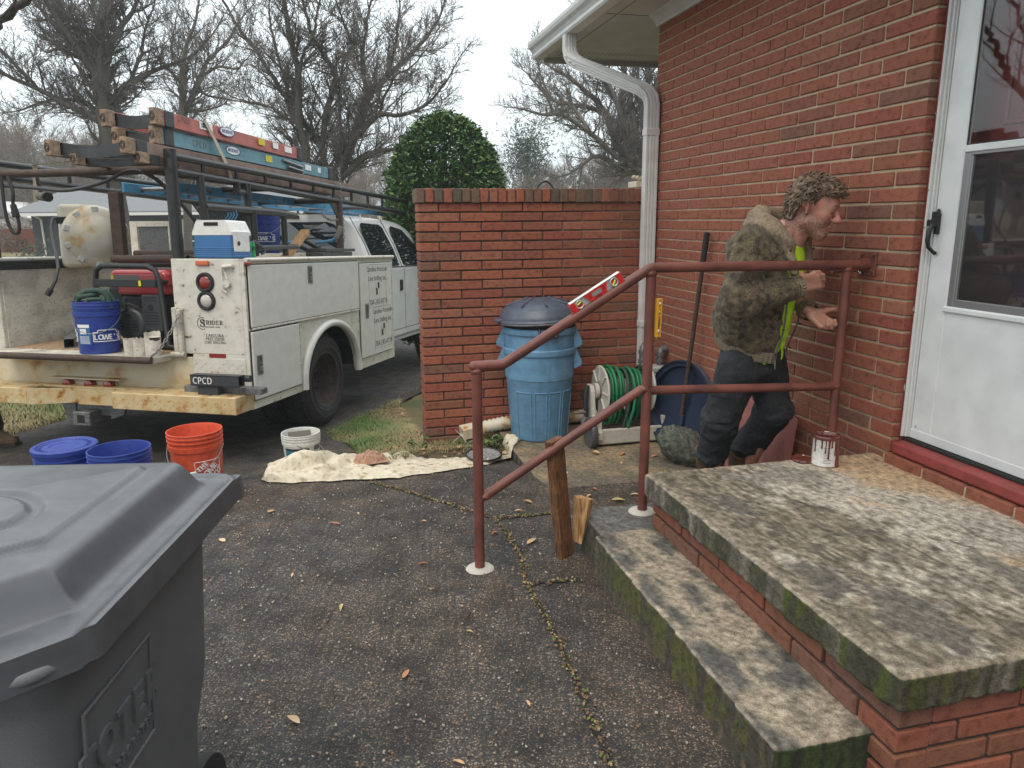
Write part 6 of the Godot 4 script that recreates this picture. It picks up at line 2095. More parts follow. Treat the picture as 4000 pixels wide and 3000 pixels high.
	bare_tree("big bare tree with fanned stems behind the wall near the downspout", Vector3(6.46, 0.0, -15.07), [[-1, 0, 0.3, 0.24, 0.06, 0.3, 0.03, 2.84], [0, 1, 0.18, 0.05, 0.03, 2.84, 0.03, 4.25, 0.13, 5.23, 0.21, 6.03, 0.25, 6.82], [0, 1, 0.16, 0.03, 0.03, 2.84, -0.73, 3.59, -1.1, 4.59, -1.59, 5.18, -2.25, 5.7, -2.6, 5.9], [0, 1, 0.15, 0.04, 0.03, 2.84, -0.32, 4.09, -0.49, 5.24, -0.79, 6.14, -1.08, 6.83], [0, 1, 0.14, 0.03, 0.03, 2.84, -0.41, 3.65, -0.89, 4.75, -1.4, 5.7, -1.75, 6.37], [0, 1, 0.12, 0.03, 0.03, 2.84, -0.86, 3.29, -1.61, 3.83, -2.42, 4.27, -2.84, 4.24, -3.26, 4.31], [0, 1, 0.12, 0.03, 0.03, 2.84, -0.64, 2.91, -1.36, 3.32, -1.95, 2.99, -2.23, 2.82], [2, 2, 0.09, 0.02, -1.1, 4.59, -1.9, 4.82, -2.42, 4.6, -2.77, 5.19, -3.11, 5.58, -3.25, 5.77], [5, 2, 0.08, 0.02, -1.61, 3.83, -2.14, 4.6, -2.59, 4.76, -2.91, 5.39, -3.01, 5.9], [0, 1, 0.14, 0.04, 0.03, 2.84, 0.23, 4.25, 0.51, 5.23, 0.82, 6.19], [0, 1, 0.12, 0.03, 0.03, 2.84, 0.57, 3.58, 1.23, 4.57, 1.72, 5.22], [3, 1, 0.08, 0.02, -0.32, 4.09, -0.68, 4.65, -1.11, 5.24, -1.3, 6.14], [1, 1, 0.09, 0.03, 0.03, 4.25, -0.21, 5.04, -0.23, 5.88, -0.39, 6.64]], 14, 1.35, 0.0048, M.tree_pale)
	bare_tree("bare tree past the left edge whose long branches reach into view", Vector3(-8.6, -0.2, -3.3), [[-1, 0, 0.2, 0.13, 0.0, 0.3, 0.1, 1.9], [0, 1, 0.06, 0.018, 0.1, 1.9, 1.6, 2.6, 3.58, 3.28, 3.85, 3.4, 4.14, 3.58, 4.36, 3.70, 4.55, 3.78, 4.85, 3.98], [0, 1, 0.05, 0.016, 0.1, 1.9, 1.8, 3.0, 3.58, 3.57, 3.8, 3.65, 4.05, 3.78, 4.25, 3.92], [0, 1, 0.10, 0.03, 0.1, 1.9, 0.3, 3.6, 0.2, 5.5, 0.5, 7.0], [0, 1, 0.08, 0.03, 0.1, 1.9, -0.8, 3.4, -1.5, 5.5]], 16, 0.42, 0.0035, M.tree_bark, -0.02)
	# clipped evergreen: dense small leaves over a dark core of twigs
	var ev := thing("evergreen_tree", "rounded dense evergreen tree rising behind the garden wall", "tree", Vector3(-0.78, -0.35, -5.06))
	var rng := RandomNumberGenerator.new()
	rng.seed = 5
	var tr := Mb.new()
	tr.tube([Vector3(0, -0.05, 0), Vector3(0.02, 0.8, 0), Vector3(0, 2.2, 0.02), Vector3(0, 3.1, 0)], [0.09, 0.075, 0.05, 0.01], 8)
	for k in 90:
		var a := rng.randf() * TAU
		var y := rng.randf_range(0.4, 2.9)
		var r := crown_radius(y) * 0.85
		tr.tube([Vector3(0, y - 0.25, 0), Vector3(cos(a) * r * 0.5, y - 0.08, sin(a) * r * 0.5), Vector3(cos(a) * r, y + 0.05, sin(a) * r)], [0.018, 0.011, 0.005], 4, false)
	part(ev, "trunk", tr, M.tree_bark)
	var lf := Mb.new()
	lf.tinted = true
	for s in [-1.0, 1.0]:
		var i := lf.put(Vector3(0, 0, -0.03), Vector3(s * 0.4, 1, 0).normalized())
		lf.put(Vector3(s * 0.014, 0.006, -0.008), Vector3(s * 0.4, 1, 0).normalized())
		lf.put(Vector3(s * 0.011, 0.005, 0.016), Vector3(s * 0.4, 1, 0.1).normalized())
		lf.put(Vector3(0, -0.006, 0.034), Vector3(s * 0.4, 1, 0.2).normalized())
		lf.tri(i, i + 1, i + 3); lf.tri(i + 1, i + 2, i + 3)
	var f := fbm(17, 1.9, 3)
	var at := []
	var cs := []
	for k in 34000:
		var a := rng.randf() * TAU
		var y := rng.randf_range(0.35, 3.36)
		var r := crown_radius(y)
		var o := Vector3(cos(a), 0, sin(a))
		var lump := f.get_noise_3d(o.x * 2.6, y * 2.6, o.z * 2.6)
		var deep := pow(rng.randf(), 1.9) * 0.22
		var p := o * (r * (1.0 + 0.11 * lump) - deep) + Vector3(0, y, 0)
		p += Vector3(rng.randfn(0, 0.03), rng.randfn(0, 0.03), rng.randfn(0, 0.03))
		if rng.randf() < 0.03: p += o * rng.randf_range(0.0, 0.08) + Vector3.UP * 0.03
		var d := (o + Vector3.UP * rng.randf_range(-0.2, 1.1) + perp(o, rng) * 0.8).normalized()
		var b := Basis.looking_at(-d, Vector3(rng.randfn(0, 1), 1.0, rng.randfn(0, 1)).normalized())
		at.append(Transform3D(b.scaled(Vector3.ONE * rng.randf_range(0.75, 1.35)), p))
		var g := clampf(0.5 + 0.8 * lump + rng.randfn(0, 0.22), 0, 1)
		var c := Color(0.028, 0.075, 0.030).lerp(Color(0.085, 0.165, 0.045), g)
		if rng.randf() < 0.08 + 0.25 * smooth(2.9, 3.4, y): c = Color(0.17, 0.23, 0.055)
		cs.append(c)
	var mm := scatter("foliage", lf.mesh(), M.holly_leaf, at, cs)
	remove_child(mm)
	mm.name = "crown"

	ev.add_child(mm, true)
	# far woods: brushy trees of three makes, one mass
	var makes := []
	for v in 3:
		var big := Mb.new()
		var rr := RandomNumberGenerator.new()
		rr.seed = 400 + v
		for st in 3:
			var p := Vector3(rr.randfn(0, 0.5), 0, rr.randfn(0, 0.5))
			var pts := [p]
			var d := Vector3(rr.randfn(0, 0.12), 1, rr.randfn(0, 0.12))
			for k in 5:
				d = (d + perp(d.normalized(), rr) * 0.14).normalized()
				p += d * rr.randf_range(0.9, 1.4)
				pts.append(p)
			big.tube(pts, [0.10, 0.085, 0.07, 0.05, 0.032, 0.015], 5, false)
			for k in 26:
				var u := rr.randf_range(0.9, 4.95)
				var i := int(u)
				var q: Vector3 = pts[i].lerp(pts[i + 1], u - i)
				var o := (Vector3.UP * rr.randf_range(0.4, 1.2) + perp(Vector3.UP, rr)).normalized()
				sprout(big, big, q, o, rr.randf_range(0.9, 1.9), 0.026, 2, rr, 0.75, 0.009)
		makes.append(big.mesh())
	for v in 3:
		at = []
		for k in 75:
			var z := -rng.randf_range(32.0, 62.0)
			var x := rng.randf_range(-52.0, 46.0)
			if x > -9.0 and x < 2.0 and z > -45.0: continue
			if x > -26 and x < -8 and z > -44.0: z -= 16.0
			var s := rng.randf_range(0.62, 1.05) * (1.18 if x < -6.0 else 0.92)
			at.append(Transform3D(Basis(Vector3.UP, rng.randf() * TAU).scaled(Vector3(s, s, s)), Vector3(x, gy(z) - 0.1, z)))
		scatter("woods", makes[v], M.brush, at)
	# low winter scrub before the woods
	var sc := Mb.new()
	var rs := RandomNumberGenerator.new()
	rs.seed = 71
	for k in 34:
		var o := (Vector3.UP * rs.randf_range(0.5, 1.3) + perp(Vector3.UP, rs)).normalized()
		sprout(sc, sc, Vector3(rs.randfn(0, 0.3), 0, rs.randfn(0, 0.3)), o, rs.randf_range(0.8, 1.7), 0.02, 2, rs, 0.7, 0.006)
	at = []
	for k in 150:
		var z := -rng.randf_range(17.0, 40.0)
		var x := rng.randf_range(-3.0, 26.0)
		if k > 95:
			x = rng.randf_range(-30.0, -7.0)
			z = -rng.randf_range(36.0, 48.0)
		var s := rng.randf_range(0.8, 1.7)
		at.append(Transform3D(Basis(Vector3.UP, rng.randf() * TAU).scaled(Vector3(s, s, s)), Vector3(x, gy(z) - 0.1, z)))
	scatter("scrub", sc.mesh(), M.brush, at)
	# a dark pine far behind the wall
	var pine := thing("pine_tree", "far dark pine seen through the bare branches above the wall", "tree", Vector3(8.6, 0.4, -36.0))
	var pt := Mb.new()
	pt.tube([Vector3(0, -0.2, 0), Vector3(0, 5.6, 0)], [0.16, 0.04], 7)
	part(pine, "trunk", pt, M.tree_bark)
	var pn := Mb.new()
	for k in 2600:
		var c := Vector3(rng.randfn(0, 0.62), 4.7 + rng.randfn(0, 0.85), rng.randfn(0, 0.62))
		var d := Vector3(rng.randfn(0, 1), rng.randfn(0.4, 0.8), rng.randfn(0, 1)).normalized()
		var s := perp(d, rng)
		pn.face(c, c + d * 0.24 + s * 0.035, c + d * 0.24 - s * 0.035, s.cross(d))
	part(pine, "crown", pn, M.pine_leaf)

func crown_radius(y: float) -> float:
	var t := [[0.0, 0.5], [0.4, 0.66], [1.2, 0.78], [2.2, 0.80], [2.6, 0.76], [2.95, 0.62], [3.2, 0.40], [3.33, 0.20], [3.38, 0.03]]
	for k in t.size() - 1:
		if y <= t[k + 1][0]: return lerpf(t[k][1], t[k + 1][1], (y - t[k][0]) / (t[k + 1][0] - t[k][0]))
	return 0.02

# ---------------------------------------------------------------- over the road
func build_far_houses():
	var yaw := Basis(Vector3.UP, -0.2372)
	var g := thing("grey_house", "low dark grey house with grey roof across the street", "house", Vector3(-13.9, 0.0, -31.0), yaw)
	var w := Mb.new()
	w.span(Vector3(-1.0, 0.0, -7.0), Vector3(11.0, 2.05, 0.0))
	part(g, "wall", w, M.far_dark)
	var r := Mb.new()
	var prof := PackedVector2Array([Vector2(-0.55, 1.98), Vector2(3.5, 3.05), Vector2(7.55, 1.98), Vector2(7.55, 2.10), Vector2(3.5, 3.18), Vector2(-0.55, 2.10)])
	r.prism(prof, -1.5, 11.5, Transform3D(Basis(Vector3(0, 0, -1), Vector3(0, 1, 0), Vector3(1, 0, 0)), Vector3.ZERO))
	part(g, "roof", r, M.far_roof)
	var tr := Mb.new()
	tr.span(Vector3(-1.5, 1.93, 0.50), Vector3(11.5, 2.05, 0.58))
	tr.tube([Vector3(-0.55, 1.95, 0.5), Vector3(-0.5, 1.8, 0.15), Vector3(-0.5, 0.25, 0.12), Vector3(-0.72, 0.12, 0.2)], 0.05, 6)
	part(g, "gutter", tr, M.far_white)
	for x in [2.6, 6.0]:
		var wf := Mb.new()
		wf.span(Vector3(x - 0.5, 0.8, 0.0), Vector3(x + 0.5, 1.75, 0.06))
		var win := part(g, "window", wf, M.far_white)
		var gl := Mb.new()
		gl.span(Vector3(x - 0.42, 0.86, 0.06), Vector3(x + 0.42, 1.69, 0.07))
		part(win, "pane", gl, M.glass_dark)
	var fd := Mb.new()
	fd.span(Vector3(-1.0, -0.25, 0.05), Vector3(2.0, 0.06, 0.35))
	part(g, "planter", fd, M.mud)
	var fe := thing("board_fence", "red brown board fence beside the grey house", "fence", Vector3(-19.6, 0.0, -36.0), yaw)
	var bm := BoxMesh.new()
	bm.size = Vector3(0.138, 1.35, 0.025)
	for k in 48:
		var o := part(fe, "board", bm, M.fence_red)
		o.position = Vector3(-2.0 + 0.145 * k, 0.68 + 0.012 * (k % 3), 0)
	var wh := thing("white_house", "small white sided gable house behind the red fence", "house", Vector3(-20.6, 0.2, -41.0), yaw)
	var gm := Mb.new()
	gm.prism(PackedVector2Array([Vector2(-3.2, 0.0), Vector2(3.2, 0.0), Vector2(3.2, 1.45), Vector2(0.0, 2.5), Vector2(-3.2, 1.45)]), -6.0, 0.0)
	part(wh, "wall", gm, M.far_white)
	for k in 14:
		var sb := Mb.new()
		var y := 1.0 + 0.105 * k
		var hw := minf(3.19, (2.5 - y) / 1.05 * 3.2)
		sb.span(Vector3(-hw, y, 0.0), Vector3(hw, y + 0.085, 0.02 ))
		part(wh, "siding_board", sb, M.far_white)
	var lo := Mb.new()
	lo.span(Vector3(-3.3, 0.0, 0.0), Vector3(3.3, 1.12, 0.5))
	part(wh, "brick_base", lo, M.brick_red_far)
	var rf := Mb.new()
	for s in [-1.0, 1.0]:
		rf.box(Vector3(s * 1.75, 2.03, -2.9), Vector3(3.7, 0.10, 6.6), 0.0, Basis(Vector3(0, 0, 1), -s * 0.317))
	part(wh, "roof", rf, M.far_white)
	# shrubs by the grey house
	var rng := RandomNumberGenerator.new()
	rng.seed = 15
	for k in 3:
		var sh := thing("shrub", ["small green shrub at the grey house's left corner", "small shrub along the grey house's front wall", "low shrub before the red fence end"][k], "shrub", [Vector3(-14.1, -0.02, -29.6), Vector3(-11.8, -0.02, -29.0), Vector3(-15.8, 0.0, -32.5)][k])
		var b := Mb.new()
		for j in 160:
			var p := Vector3(rng.randfn(0, 0.28), absf(rng.randfn(0.4, 0.25)), rng.randfn(0, 0.28))
			var d := Vector3(rng.randfn(0, 1), rng.randfn(0.5, 0.8), rng.randfn(0, 1)).normalized()
			var s := perp(d, rng)
			b.face(p, p + d * 0.14 + s * 0.04, p + d * 0.14 - s * 0.04, s.cross(d))
		part(sh, "foliage", b, M.pine_leaf)

func build_rail():
	var r := thing("handrail", "brick red painted pipe handrail over the porch steps", "handrail", Vector3(0, 0, 2.35))
	var R := 0.0215
	for p in [["post", [Vector3(-1.813, 0.14, 0), Vector3(-1.811, 1.064, 0)]], ["post", [Vector3(-1.066, 0.33, 0), Vector3(-1.060, 1.44, 0)]], ["post", [Vector3(-0.117, 0.05, 0), Vector3(-0.112, 1.43, 0)]]]:
		var b := Mb.new()
		b.tube(p[1], R, 18)
		part(r, "post", b, M.rail_paint)
	var t := Mb.new()
	t.ball(Vector3(-1.822, 1.066, 0), Vector3(R, R, R), 16)
	t.tube([Vector3(-1.822, 1.066, 0), Vector3(-1.722, 1.066, 0), Vector3(-1.700, 1.069, 0), Vector3(-1.680, 1.079, 0), Vector3(-1.095, 1.425, 0), Vector3(-1.075, 1.437, 0), Vector3(-1.05, 1.444, 0), Vector3(-0.55, 1.439, 0), Vector3(-0.004, 1.433, 0)], R, 18)
	part(r, "top_rail", t, M.rail_paint)
	var m := Mb.new()
	m.tube([Vector3(-1.79, 0.50, 0), Vector3(-1.085, 0.925, 0)], R * 0.92, 16)
	part(r, "lower_rail", m, M.rail_paint)
	var m2 := Mb.new()
	m2.tube([Vector3(-1.06, 0.917, 0), Vector3(-0.117, 0.877, 0)], R * 0.92, 16)
	part(r, "lower_rail", m2, M.rail_paint)
	for e in [[Vector3(-1.812, 1.045, 0), 0.026], [Vector3(-1.062, 1.42, 0), 0.027], [Vector3(-0.113, 1.414, 0), 0.026], [Vector3(-1.785, 0.503, 0), 0.026], [Vector3(-1.078, 0.925, 0), 0.025], [Vector3(-0.117, 0.877, 0), 0.025]]:
		var wd := Mb.new()
		wd.ball(e[0], Vector3(e[1], e[1] * 0.7, e[1]), 12)
		part(r, "weld", wd, M.rail_paint)
	var f := Mb.new()
	f.rbox(Vector3(-0.006, 1.438, 0), Vector3(0.008, 0.108, 0.104), 0.003, 0.05)
	f.tube([Vector3(-0.01, 1.434, 0), Vector3(-0.055, 1.435, 0)], 0.028, 18)
	var fl := part(r, "wall_flange", f, M.rail_paint)
	for y in [-0.038, 0.038]:
		for z in [-0.036, 0.036]:
			var b := Mb.new()
			b.tube([Vector3(-0.008, 1.438 + y, z), Vector3(-0.018, 1.438 + y, z)], 0.008, 6)
			part(fl, "bolt", b, M.chrome if (y < 0 and z > 0) else M.rail_paint)
	for p in [Vector3(-1.813, gy(2.35) + 0.004, 0), Vector3(-1.066, 0.3585, 0)]:
		var c := Mb.new()
		c.lathe([Vector2(0.0, 0.010), Vector2(0.03, 0.010), Vector2(0.055, 0.007), Vector2(0.062, 0.0), Vector2(0.058, -0.01)], 26, Transform3D(Basis().scaled(Vector3(1, 1, 0.94)), p))
		part(r, "grout_collar", c, M.grout)
	# digital level lying on the sloped rail
	var ang := atan2(1.425 - 1.079, -1.095 + 1.680)
	var lv := thing("digital_level", "red and silver digital level lying on the sloping handrail", "level", Vector3(-1.302, 1.3465, 2.35), Basis(Vector3(0, 0, 1), ang))
	var a := Mb.new()
	a.box(Vector3(0, -0.0235, 0), Vector3(0.25, 0.004, 0.026), 0.001)
	a.box(Vector3(0, 0.0235, 0), Vector3(0.25, 0.004, 0.026), 0.001)
	a.box(Vector3(0, 0, 0), Vector3(0.246, 0.045, 0.012), 0.001)
	part(lv, "beam", a, M.level_alu)
	for s in [-1.0, 1.0]:
		var e := Mb.new()
		e.box(Vector3(s * 0.114, 0, 0), Vector3(0.024, 0.047, 0.028), 0.002)
		for k in 4: e.box(Vector3(s * 0.1268, -0.016 + 0.0105 * k, 0), Vector3(0.004, 0.006, 0.028), 0.001)
		part(lv, "end_cap", e, M.level_red)
		var g := Mb.new()
		var rg := []
		for k in 21: rg.append(Vector3(s * 0.086 + 0.0165 * cos(TAU * k / 20.0), 0.0165 * sin(TAU * k / 20.0), 0.0095))
		g.tube(rg, 0.0035, 6, false)
		var ring := part(lv, "vial_ring", g, M.level_alu)
		var rd := Mb.new()
		rd.lathe([Vector2(0.0, 0.0065), Vector2(0.0155, 0.0065)], 20, Transform3D(Basis(Vector3(1, 0, 0), PI / 2), Vector3(s * 0.086, 0, 0)))
		part(ring, "vial_back", rd, M.level_red)
		var v := Mb.new()
		v.tube([Vector3(s * 0.086 - 0.010, -0.006 * s - 0.004, 0.009), Vector3(s * 0.086 + 0.010, 0.006, 0.009)], 0.0042, 8)
		part(ring, "vial", v, M.vial)
	var h := Mb.new()
	h.prism(PackedVector2Array([Vector2(-0.058, 0.021), Vector2(-0.038, -0.018), Vector2(0.038, -0.018), Vector2(0.058, 0.021)]), 0.004, 0.0125)
	var hb := part(lv, "readout_housing", h, M.level_red)
	var sc := Mb.new()
	sc.box(Vector3(0, 0.004, 0.0128), Vector3(0.044, 0.018, 0.0014))
	part(hb, "screen", sc, M.lcd)
	var bt := Mb.new()
	for p in [Vector2(-0.034, 0.009), Vector2(-0.032, 0.001), Vector2(0.034, 0.011), Vector2(0.034, 0.003)]: bt.box(Vector3(p.x, p.y, 0.0128), Vector3(0.008, 0.004, 0.002), 0.0005)
	part(hb, "button", bt, M.black_plastic)
	words(hb, "lettering", "HUSKY", 0.0085, M.text_black, Transform3D(Basis(), Vector3(0.002, -0.0115, 0.0127)), "Droid Sans", true)
	# small yellow level held against the second post
	var yl := thing("torpedo_level", "small yellow torpedo level stuck upright to the middle rail post", "level", Vector3(-1.026, 1.232, 2.356), Basis(Vector3(0, 0, 1), -0.02) * Basis(Vector3.UP, 0.45))
	var y := Mb.new()
	y.box(Vector3(-0.010, 0, 0), Vector3(0.004, 0.165, 0.022), 0.001)
	y.box(Vector3(0.012, 0, 0), Vector3(0.004, 0.165, 0.022), 0.001)
	for q in [[-0.0825, -0.072], [-0.045, 0.012], [0.034, 0.044], [0.074, 0.0825]]: y.box(Vector3(0.001, (q[0] + q[1]) * 0.5, 0), Vector3(0.022, q[1] - q[0], 0.016), 0.002)
	part(yl, "body", y, M.level_yellow)
	for q in [-0.058, 0.023, 0.059]:
		var v := Mb.new()
		v.tube([Vector3(-0.004, q, 0.002), Vector3(0.006, q + 0.006, 0.002)], 0.0075, 8)
		part(yl, "vial", v, M.text_white if q != 0.023 else M.vial)
	words(yl, "lettering", "DEWALT", 0.012, M.text_black, Transform3D(Basis(Vector3(0, 0, 1), PI / 2), Vector3(0.001, -0.016, 0.0085)), "Droid Sans", true)
	# timber prop and shims below the lower rail
	var pb := Mb.new()
	pb.box(Vector3(0, 0.275, 0), Vector3(0.088, 0.55, 0.038), 0.0025)
	var lean := Basis(Vector3(0, 0, 1), 0.095) * Basis(Vector3.UP, 0.62)
	solo("timber_prop", pb, M.wood_brown, "short brown timber standing propped under the lower rail", "board", Transform3D(lean, Vector3(-1.418, gy(2.33) + 0.004, 2.318)))
	for k in 2:
		var wb := Mb.new()
		wb.prism(PackedVector2Array([Vector2(0.0, 0.0), Vector2(0.032, 0.205), Vector2(-0.012, 0.21), Vector2(-0.004, 0.0)]), -0.02, 0.02)
		solo("wood_wedge", wb, M.wood_new, ["pale wood wedge leaning nearest the brown timber", "pale wood wedge leaning against the step landing"][k], "wedge", Transform3D(Basis(Vector3(0, 0, 1), -0.05 - 0.13 * k) * Basis(Vector3.UP, 0.3 + 0.4 * k), Vector3(-1.372 + 0.004 * k, gy(2.3) + 0.075, 2.335 + 0.018 * k)))

# ---------------------------------------------------------------- wheeled bin in front and the stacked cans
func build_bins():
	var zb := Vector3(-0.199, 0, 0.98)
	var xb := Vector3(0.98, 0, 0.199)
	var bin := thing("wheeled_bin", "big grey wheeled refuse cart with a dark lid in the foreground", "bin", Vector3(-2.975, gy(3.9) + 0.006, 3.88), Basis(xb, Vector3.UP * 0.935, zb))
	var se := func(a: float, hx: float, hz: float, e: float) -> Vector3:
		return Vector3(signf(cos(a)) * pow(absf(cos(a)), e) * hx, 0, signf(sin(a)) * pow(absf(sin(a)), e) * hz)
	var b := Mb.new()
	b.hub = Vector3(0, 0.5, 0)
	b.sheet(96, 40, func(u, v):
		var k := smooth(0.0, 1.0, v)
		var hx := lerpf(0.235, 0.288, v)
		var hz := lerpf(0.262, 0.322, v)
		var p: Vector3 = se.call(TAU * u, hx, hz, 0.26)
		# axle notch low at the back, bulge above it, step below the rim
		if p.z < -0.05: p.z *= lerpf(0.80, 1.0, smooth(0.46, 0.60, v))
		if p.z > 0.05: p.z *= lerpf(0.96, 1.0, smooth(0.70, 0.78, v))
		if v > 0.93: p *= 1.0 + 0.02 * smooth(0.93, 0.95, v)
		p.y = 0.93 * v
		return p, Vector3.ZERO)
	var bd := part(bin, "body", b, M.cart_grey)
	var rim := Mb.new()
	var rp := []
	for k in 97: rp.append(se.call(TAU * k / 96.0, 0.298, 0.334, 0.26) + Vector3(0, 0.925, 0))
	rim.tube(rp, 0.014, 8, false)
	part(bin, "rim", rim, M.cart_grey)
	var em := Mb.new()
	var sx := func(y: float) -> float: return lerpf(0.235, 0.288, y / 0.93) + 0.002
	for e in [[0.60, 0.60, 0.02, 0.235], [0.80, 0.80, 0.02, 0.235]]: em.tube([Vector3(sx.call(e[0]), e[0], e[2]), Vector3(sx.call(e[0]), e[0], e[3])], 0.0035, 6)
	for z in [0.02, 0.235]: em.tube([Vector3(sx.call(0.60), 0.60, z), Vector3(sx.call(0.80), 0.80, z)], 0.0035, 6)
	part(bd, "embossed_frame", em, M.cart_grey)
	var eb := Basis(Vector3(0, 0, -1), Vector3(0.057, 1, 0).normalized(), Vector3(1, -0.057, 0).normalized())
	words(bd, "embossed_lettering", "TOTER", 0.085, M.cart_grey, Transform3D(eb, Vector3(sx.call(0.70), 0.70, 0.125)), "Droid Sans", true, 0.005)
	words(bd, "embossed_lettering", "INCORPORATED", 0.026, M.cart_grey, Transform3D(eb, Vector3(sx.call(0.635), 0.635, 0.125)), "Droid Sans", true, 0.005)
	# front grab bar bulge and wheels behind
	var gb := Mb.new()
	gb.tube([Vector3(-0.2, 0.60, 0.298), Vector3(-0.19, 0.60, 0.325), Vector3(0.19, 0.60, 0.325), Vector3(0.2, 0.60, 0.298)], 0.016, 10)
	part(bin, "grab_bar", gb, M.cart_grey)
	for s in [-1.0, 1.0]:
		var w := Mb.new()
		w.lathe([Vector2(0.0, -0.02), Vector2(0.10, -0.022), Vector2(0.125, -0.018), Vector2(0.13, 0.0), Vector2(0.125, 0.018), Vector2(0.10, 0.022), Vector2(0.0, 0.02)], 26, Transform3D(Basis(Vector3(0, 0, 1), PI / 2), Vector3(s * 0.20, 0.128, -0.27)))
		part(bin, "wheel", w, M.rubber)
	# lid: one height field with flange, raised crown, panel groove and a curved recess
	var hx := 0.330
	var hz := 0.365
	var rs := func(x: float, z: float, ax: float, az: float, r: float) -> float:
		var q := Vector2(absf(x) - ax + r, absf(z) - az + r)
		return Vector2(maxf(q.x, 0), maxf(q.y, 0)).length() + minf(maxf(q.x, q.y), 0.0) - r
	var hgt := func(x: float, z: float) -> float:
		var y := 0.962
		var d: float = rs.call(x, z + 0.01, 0.272, 0.318, 0.05)
		var d2: float = maxf(d, (absf(x) + z - 0.47) * 0.7)
		y += 0.062 * smooth(0.012, -0.045, d2)
		y += 0.014 * smooth(-0.05, -0.30, d2)
		var dp: float = rs.call(x, z + 0.035, 0.188, 0.222, 0.035)
		dp = maxf(dp, (x + z - 0.29) * 0.72)
		y += 0.010 * smooth(0.004, -0.008, dp)
		var e: float = Vector2(x - 0.005, (z - 0.02) * 1.15).length()
		if x < 0.16: y -= 0.011 * smooth(0.010, -0.004, absf(e - 0.105) - 0.008) * smooth(0.14, 0.02, absf(z - 0.02) * 0.9 - 0.02)
		y += 0.006 * smooth(0.014, 0.004, absf(rs.call(x, z, hx - 0.006, hz - 0.006, 0.05)))
		return y
	var ld := Mb.new()
	var fx := func(u: float, v: float) -> Vector3:
		var x := lerpf(-hx, hx, u)
		var z := lerpf(-hz, hz, v)
		# chamfered front corners
		var over: float = absf(x) + z - 0.585
		if over > 0.0:
			x -= signf(x) * over * 0.5
			z -= over * 0.5
		return Vector3(x, hgt.call(x, z), z)
	ld.sheet(120, 130, fx, Vector3.UP)
	var lid := part(bin, "lid", ld, M.cart_lid)
	var sk := Mb.new()
	sk.hub = Vector3(0, 0.93, 0)
	sk.sheet(200, 3, func(u, v):
		var t: float = u * 4.0
		var p: Vector3
		if t < 1.0: p = fx.call(t, 0.0)
		elif t < 2.0: p = fx.call(1.0, t - 1.0)
		elif t < 3.0: p = fx.call(3.0 - t, 1.0)
		else: p = fx.call(0.0, 4.0 - t)
		return Vector3(p.x * (1.0 + 0.012 * v), p.y - 0.052 * v, p.z * (1.0 + 0.012 * v)), Vector3.ZERO)
	part(lid, "skirt", sk, M.cart_lid)
	# ---- stack of trash cans by the garden wall
	var cans := ["lowest blue trash can of the stack by the garden wall", "second blue trash can nested in the lowest one"]
	for k in 2:
		var c := brute(cans[k], M.can_blue, 0.143 * k)
		c.position = Vector3(-0.955, 0.108 + 0.143 * k, 0.26)
	var bc := thing("trash_can", "black trash can with a handle nested in the blue ones", "trash can", Vector3(-0.955, 0.52, 0.26), Basis(), "stacked trash cans")
	var bb := Mb.new()
	bb.lathe([Vector2(0.0, 0.01), Vector2(0.19, 0.0), Vector2(0.20, 0.01), Vector2(0.236, 0.42), Vector2(0.246, 0.425), Vector2(0.246, 0.45), Vector2(0.23, 0.45), Vector2(0.19, 0.02), Vector2(0.0, 0.03)], 44)
	part(bc, "body", bb, M.black_plastic)
	var bh := Mb.new()
	bh.tube([Vector3(-0.075, 0.40, 0.232), Vector3(-0.075, 0.395, 0.268), Vector3(-0.068, 0.345, 0.275), Vector3(0.045, 0.345, 0.275), Vector3(0.055, 0.395, 0.268), Vector3(0.055, 0.40, 0.232)], 0.010, 8)
	bh.box(Vector3(-0.01, 0.347, 0.255), Vector3(0.12, 0.012, 0.05), 0.003)
	part(bc, "handle", bh, M.black_plastic)
	var tl := thing("trash_can_lid", "slate blue domed lid sitting tilted on the black can", "lid", Vector3(-0.96, 0.955, 0.26), Basis(Vector3(0, 0, 1), 0.035) * Basis(Vector3(1, 0, 0), -0.03))
	var lb := Mb.new()
	lb.lathe([Vector2(0.262, -0.012), Vector2(0.285, -0.008), Vector2(0.292, 0.002), Vector2(0.285, 0.012), Vector2(0.276, 0.016), Vector2(0.274, 0.04), Vector2(0.268, 0.045), Vector2(0.262, 0.075), Vector2(0.252, 0.085), Vector2(0.20, 0.118), Vector2(0.12, 0.142), Vector2(0.06, 0.150), Vector2(0.0, 0.151)], 48, Transform3D(), 0.6)
	for s in [0.0, PI]: lb.rbox(Vector3(cos(s) * 0.288, 0.012, sin(s) * 0.288), Vector3(0.06, 0.024, 0.11), 0.008, 0.05)
	for k in 8:
		var a := TAU * k / 8.0
		lb.box(Vector3(cos(a) * 0.155, 0.134, sin(a) * 0.155), Vector3(0.16, 0.008, 0.014), 0.003, Basis(Vector3.UP, -a) * Basis(Vector3(0, 0, 1), -0.27))
	part(tl, "dome", lb, M.lid_slate)
	var lr := Mb.new()
	var pr := []
	for k in 49: pr.append(Vector3(cos(TAU * k / 48.0) * 0.285, -0.010, sin(TAU * k / 48.0) * 0.285))
	lr.tube(pr, 0.0075, 6, false)
	part(tl, "rim", lr, M.galv)

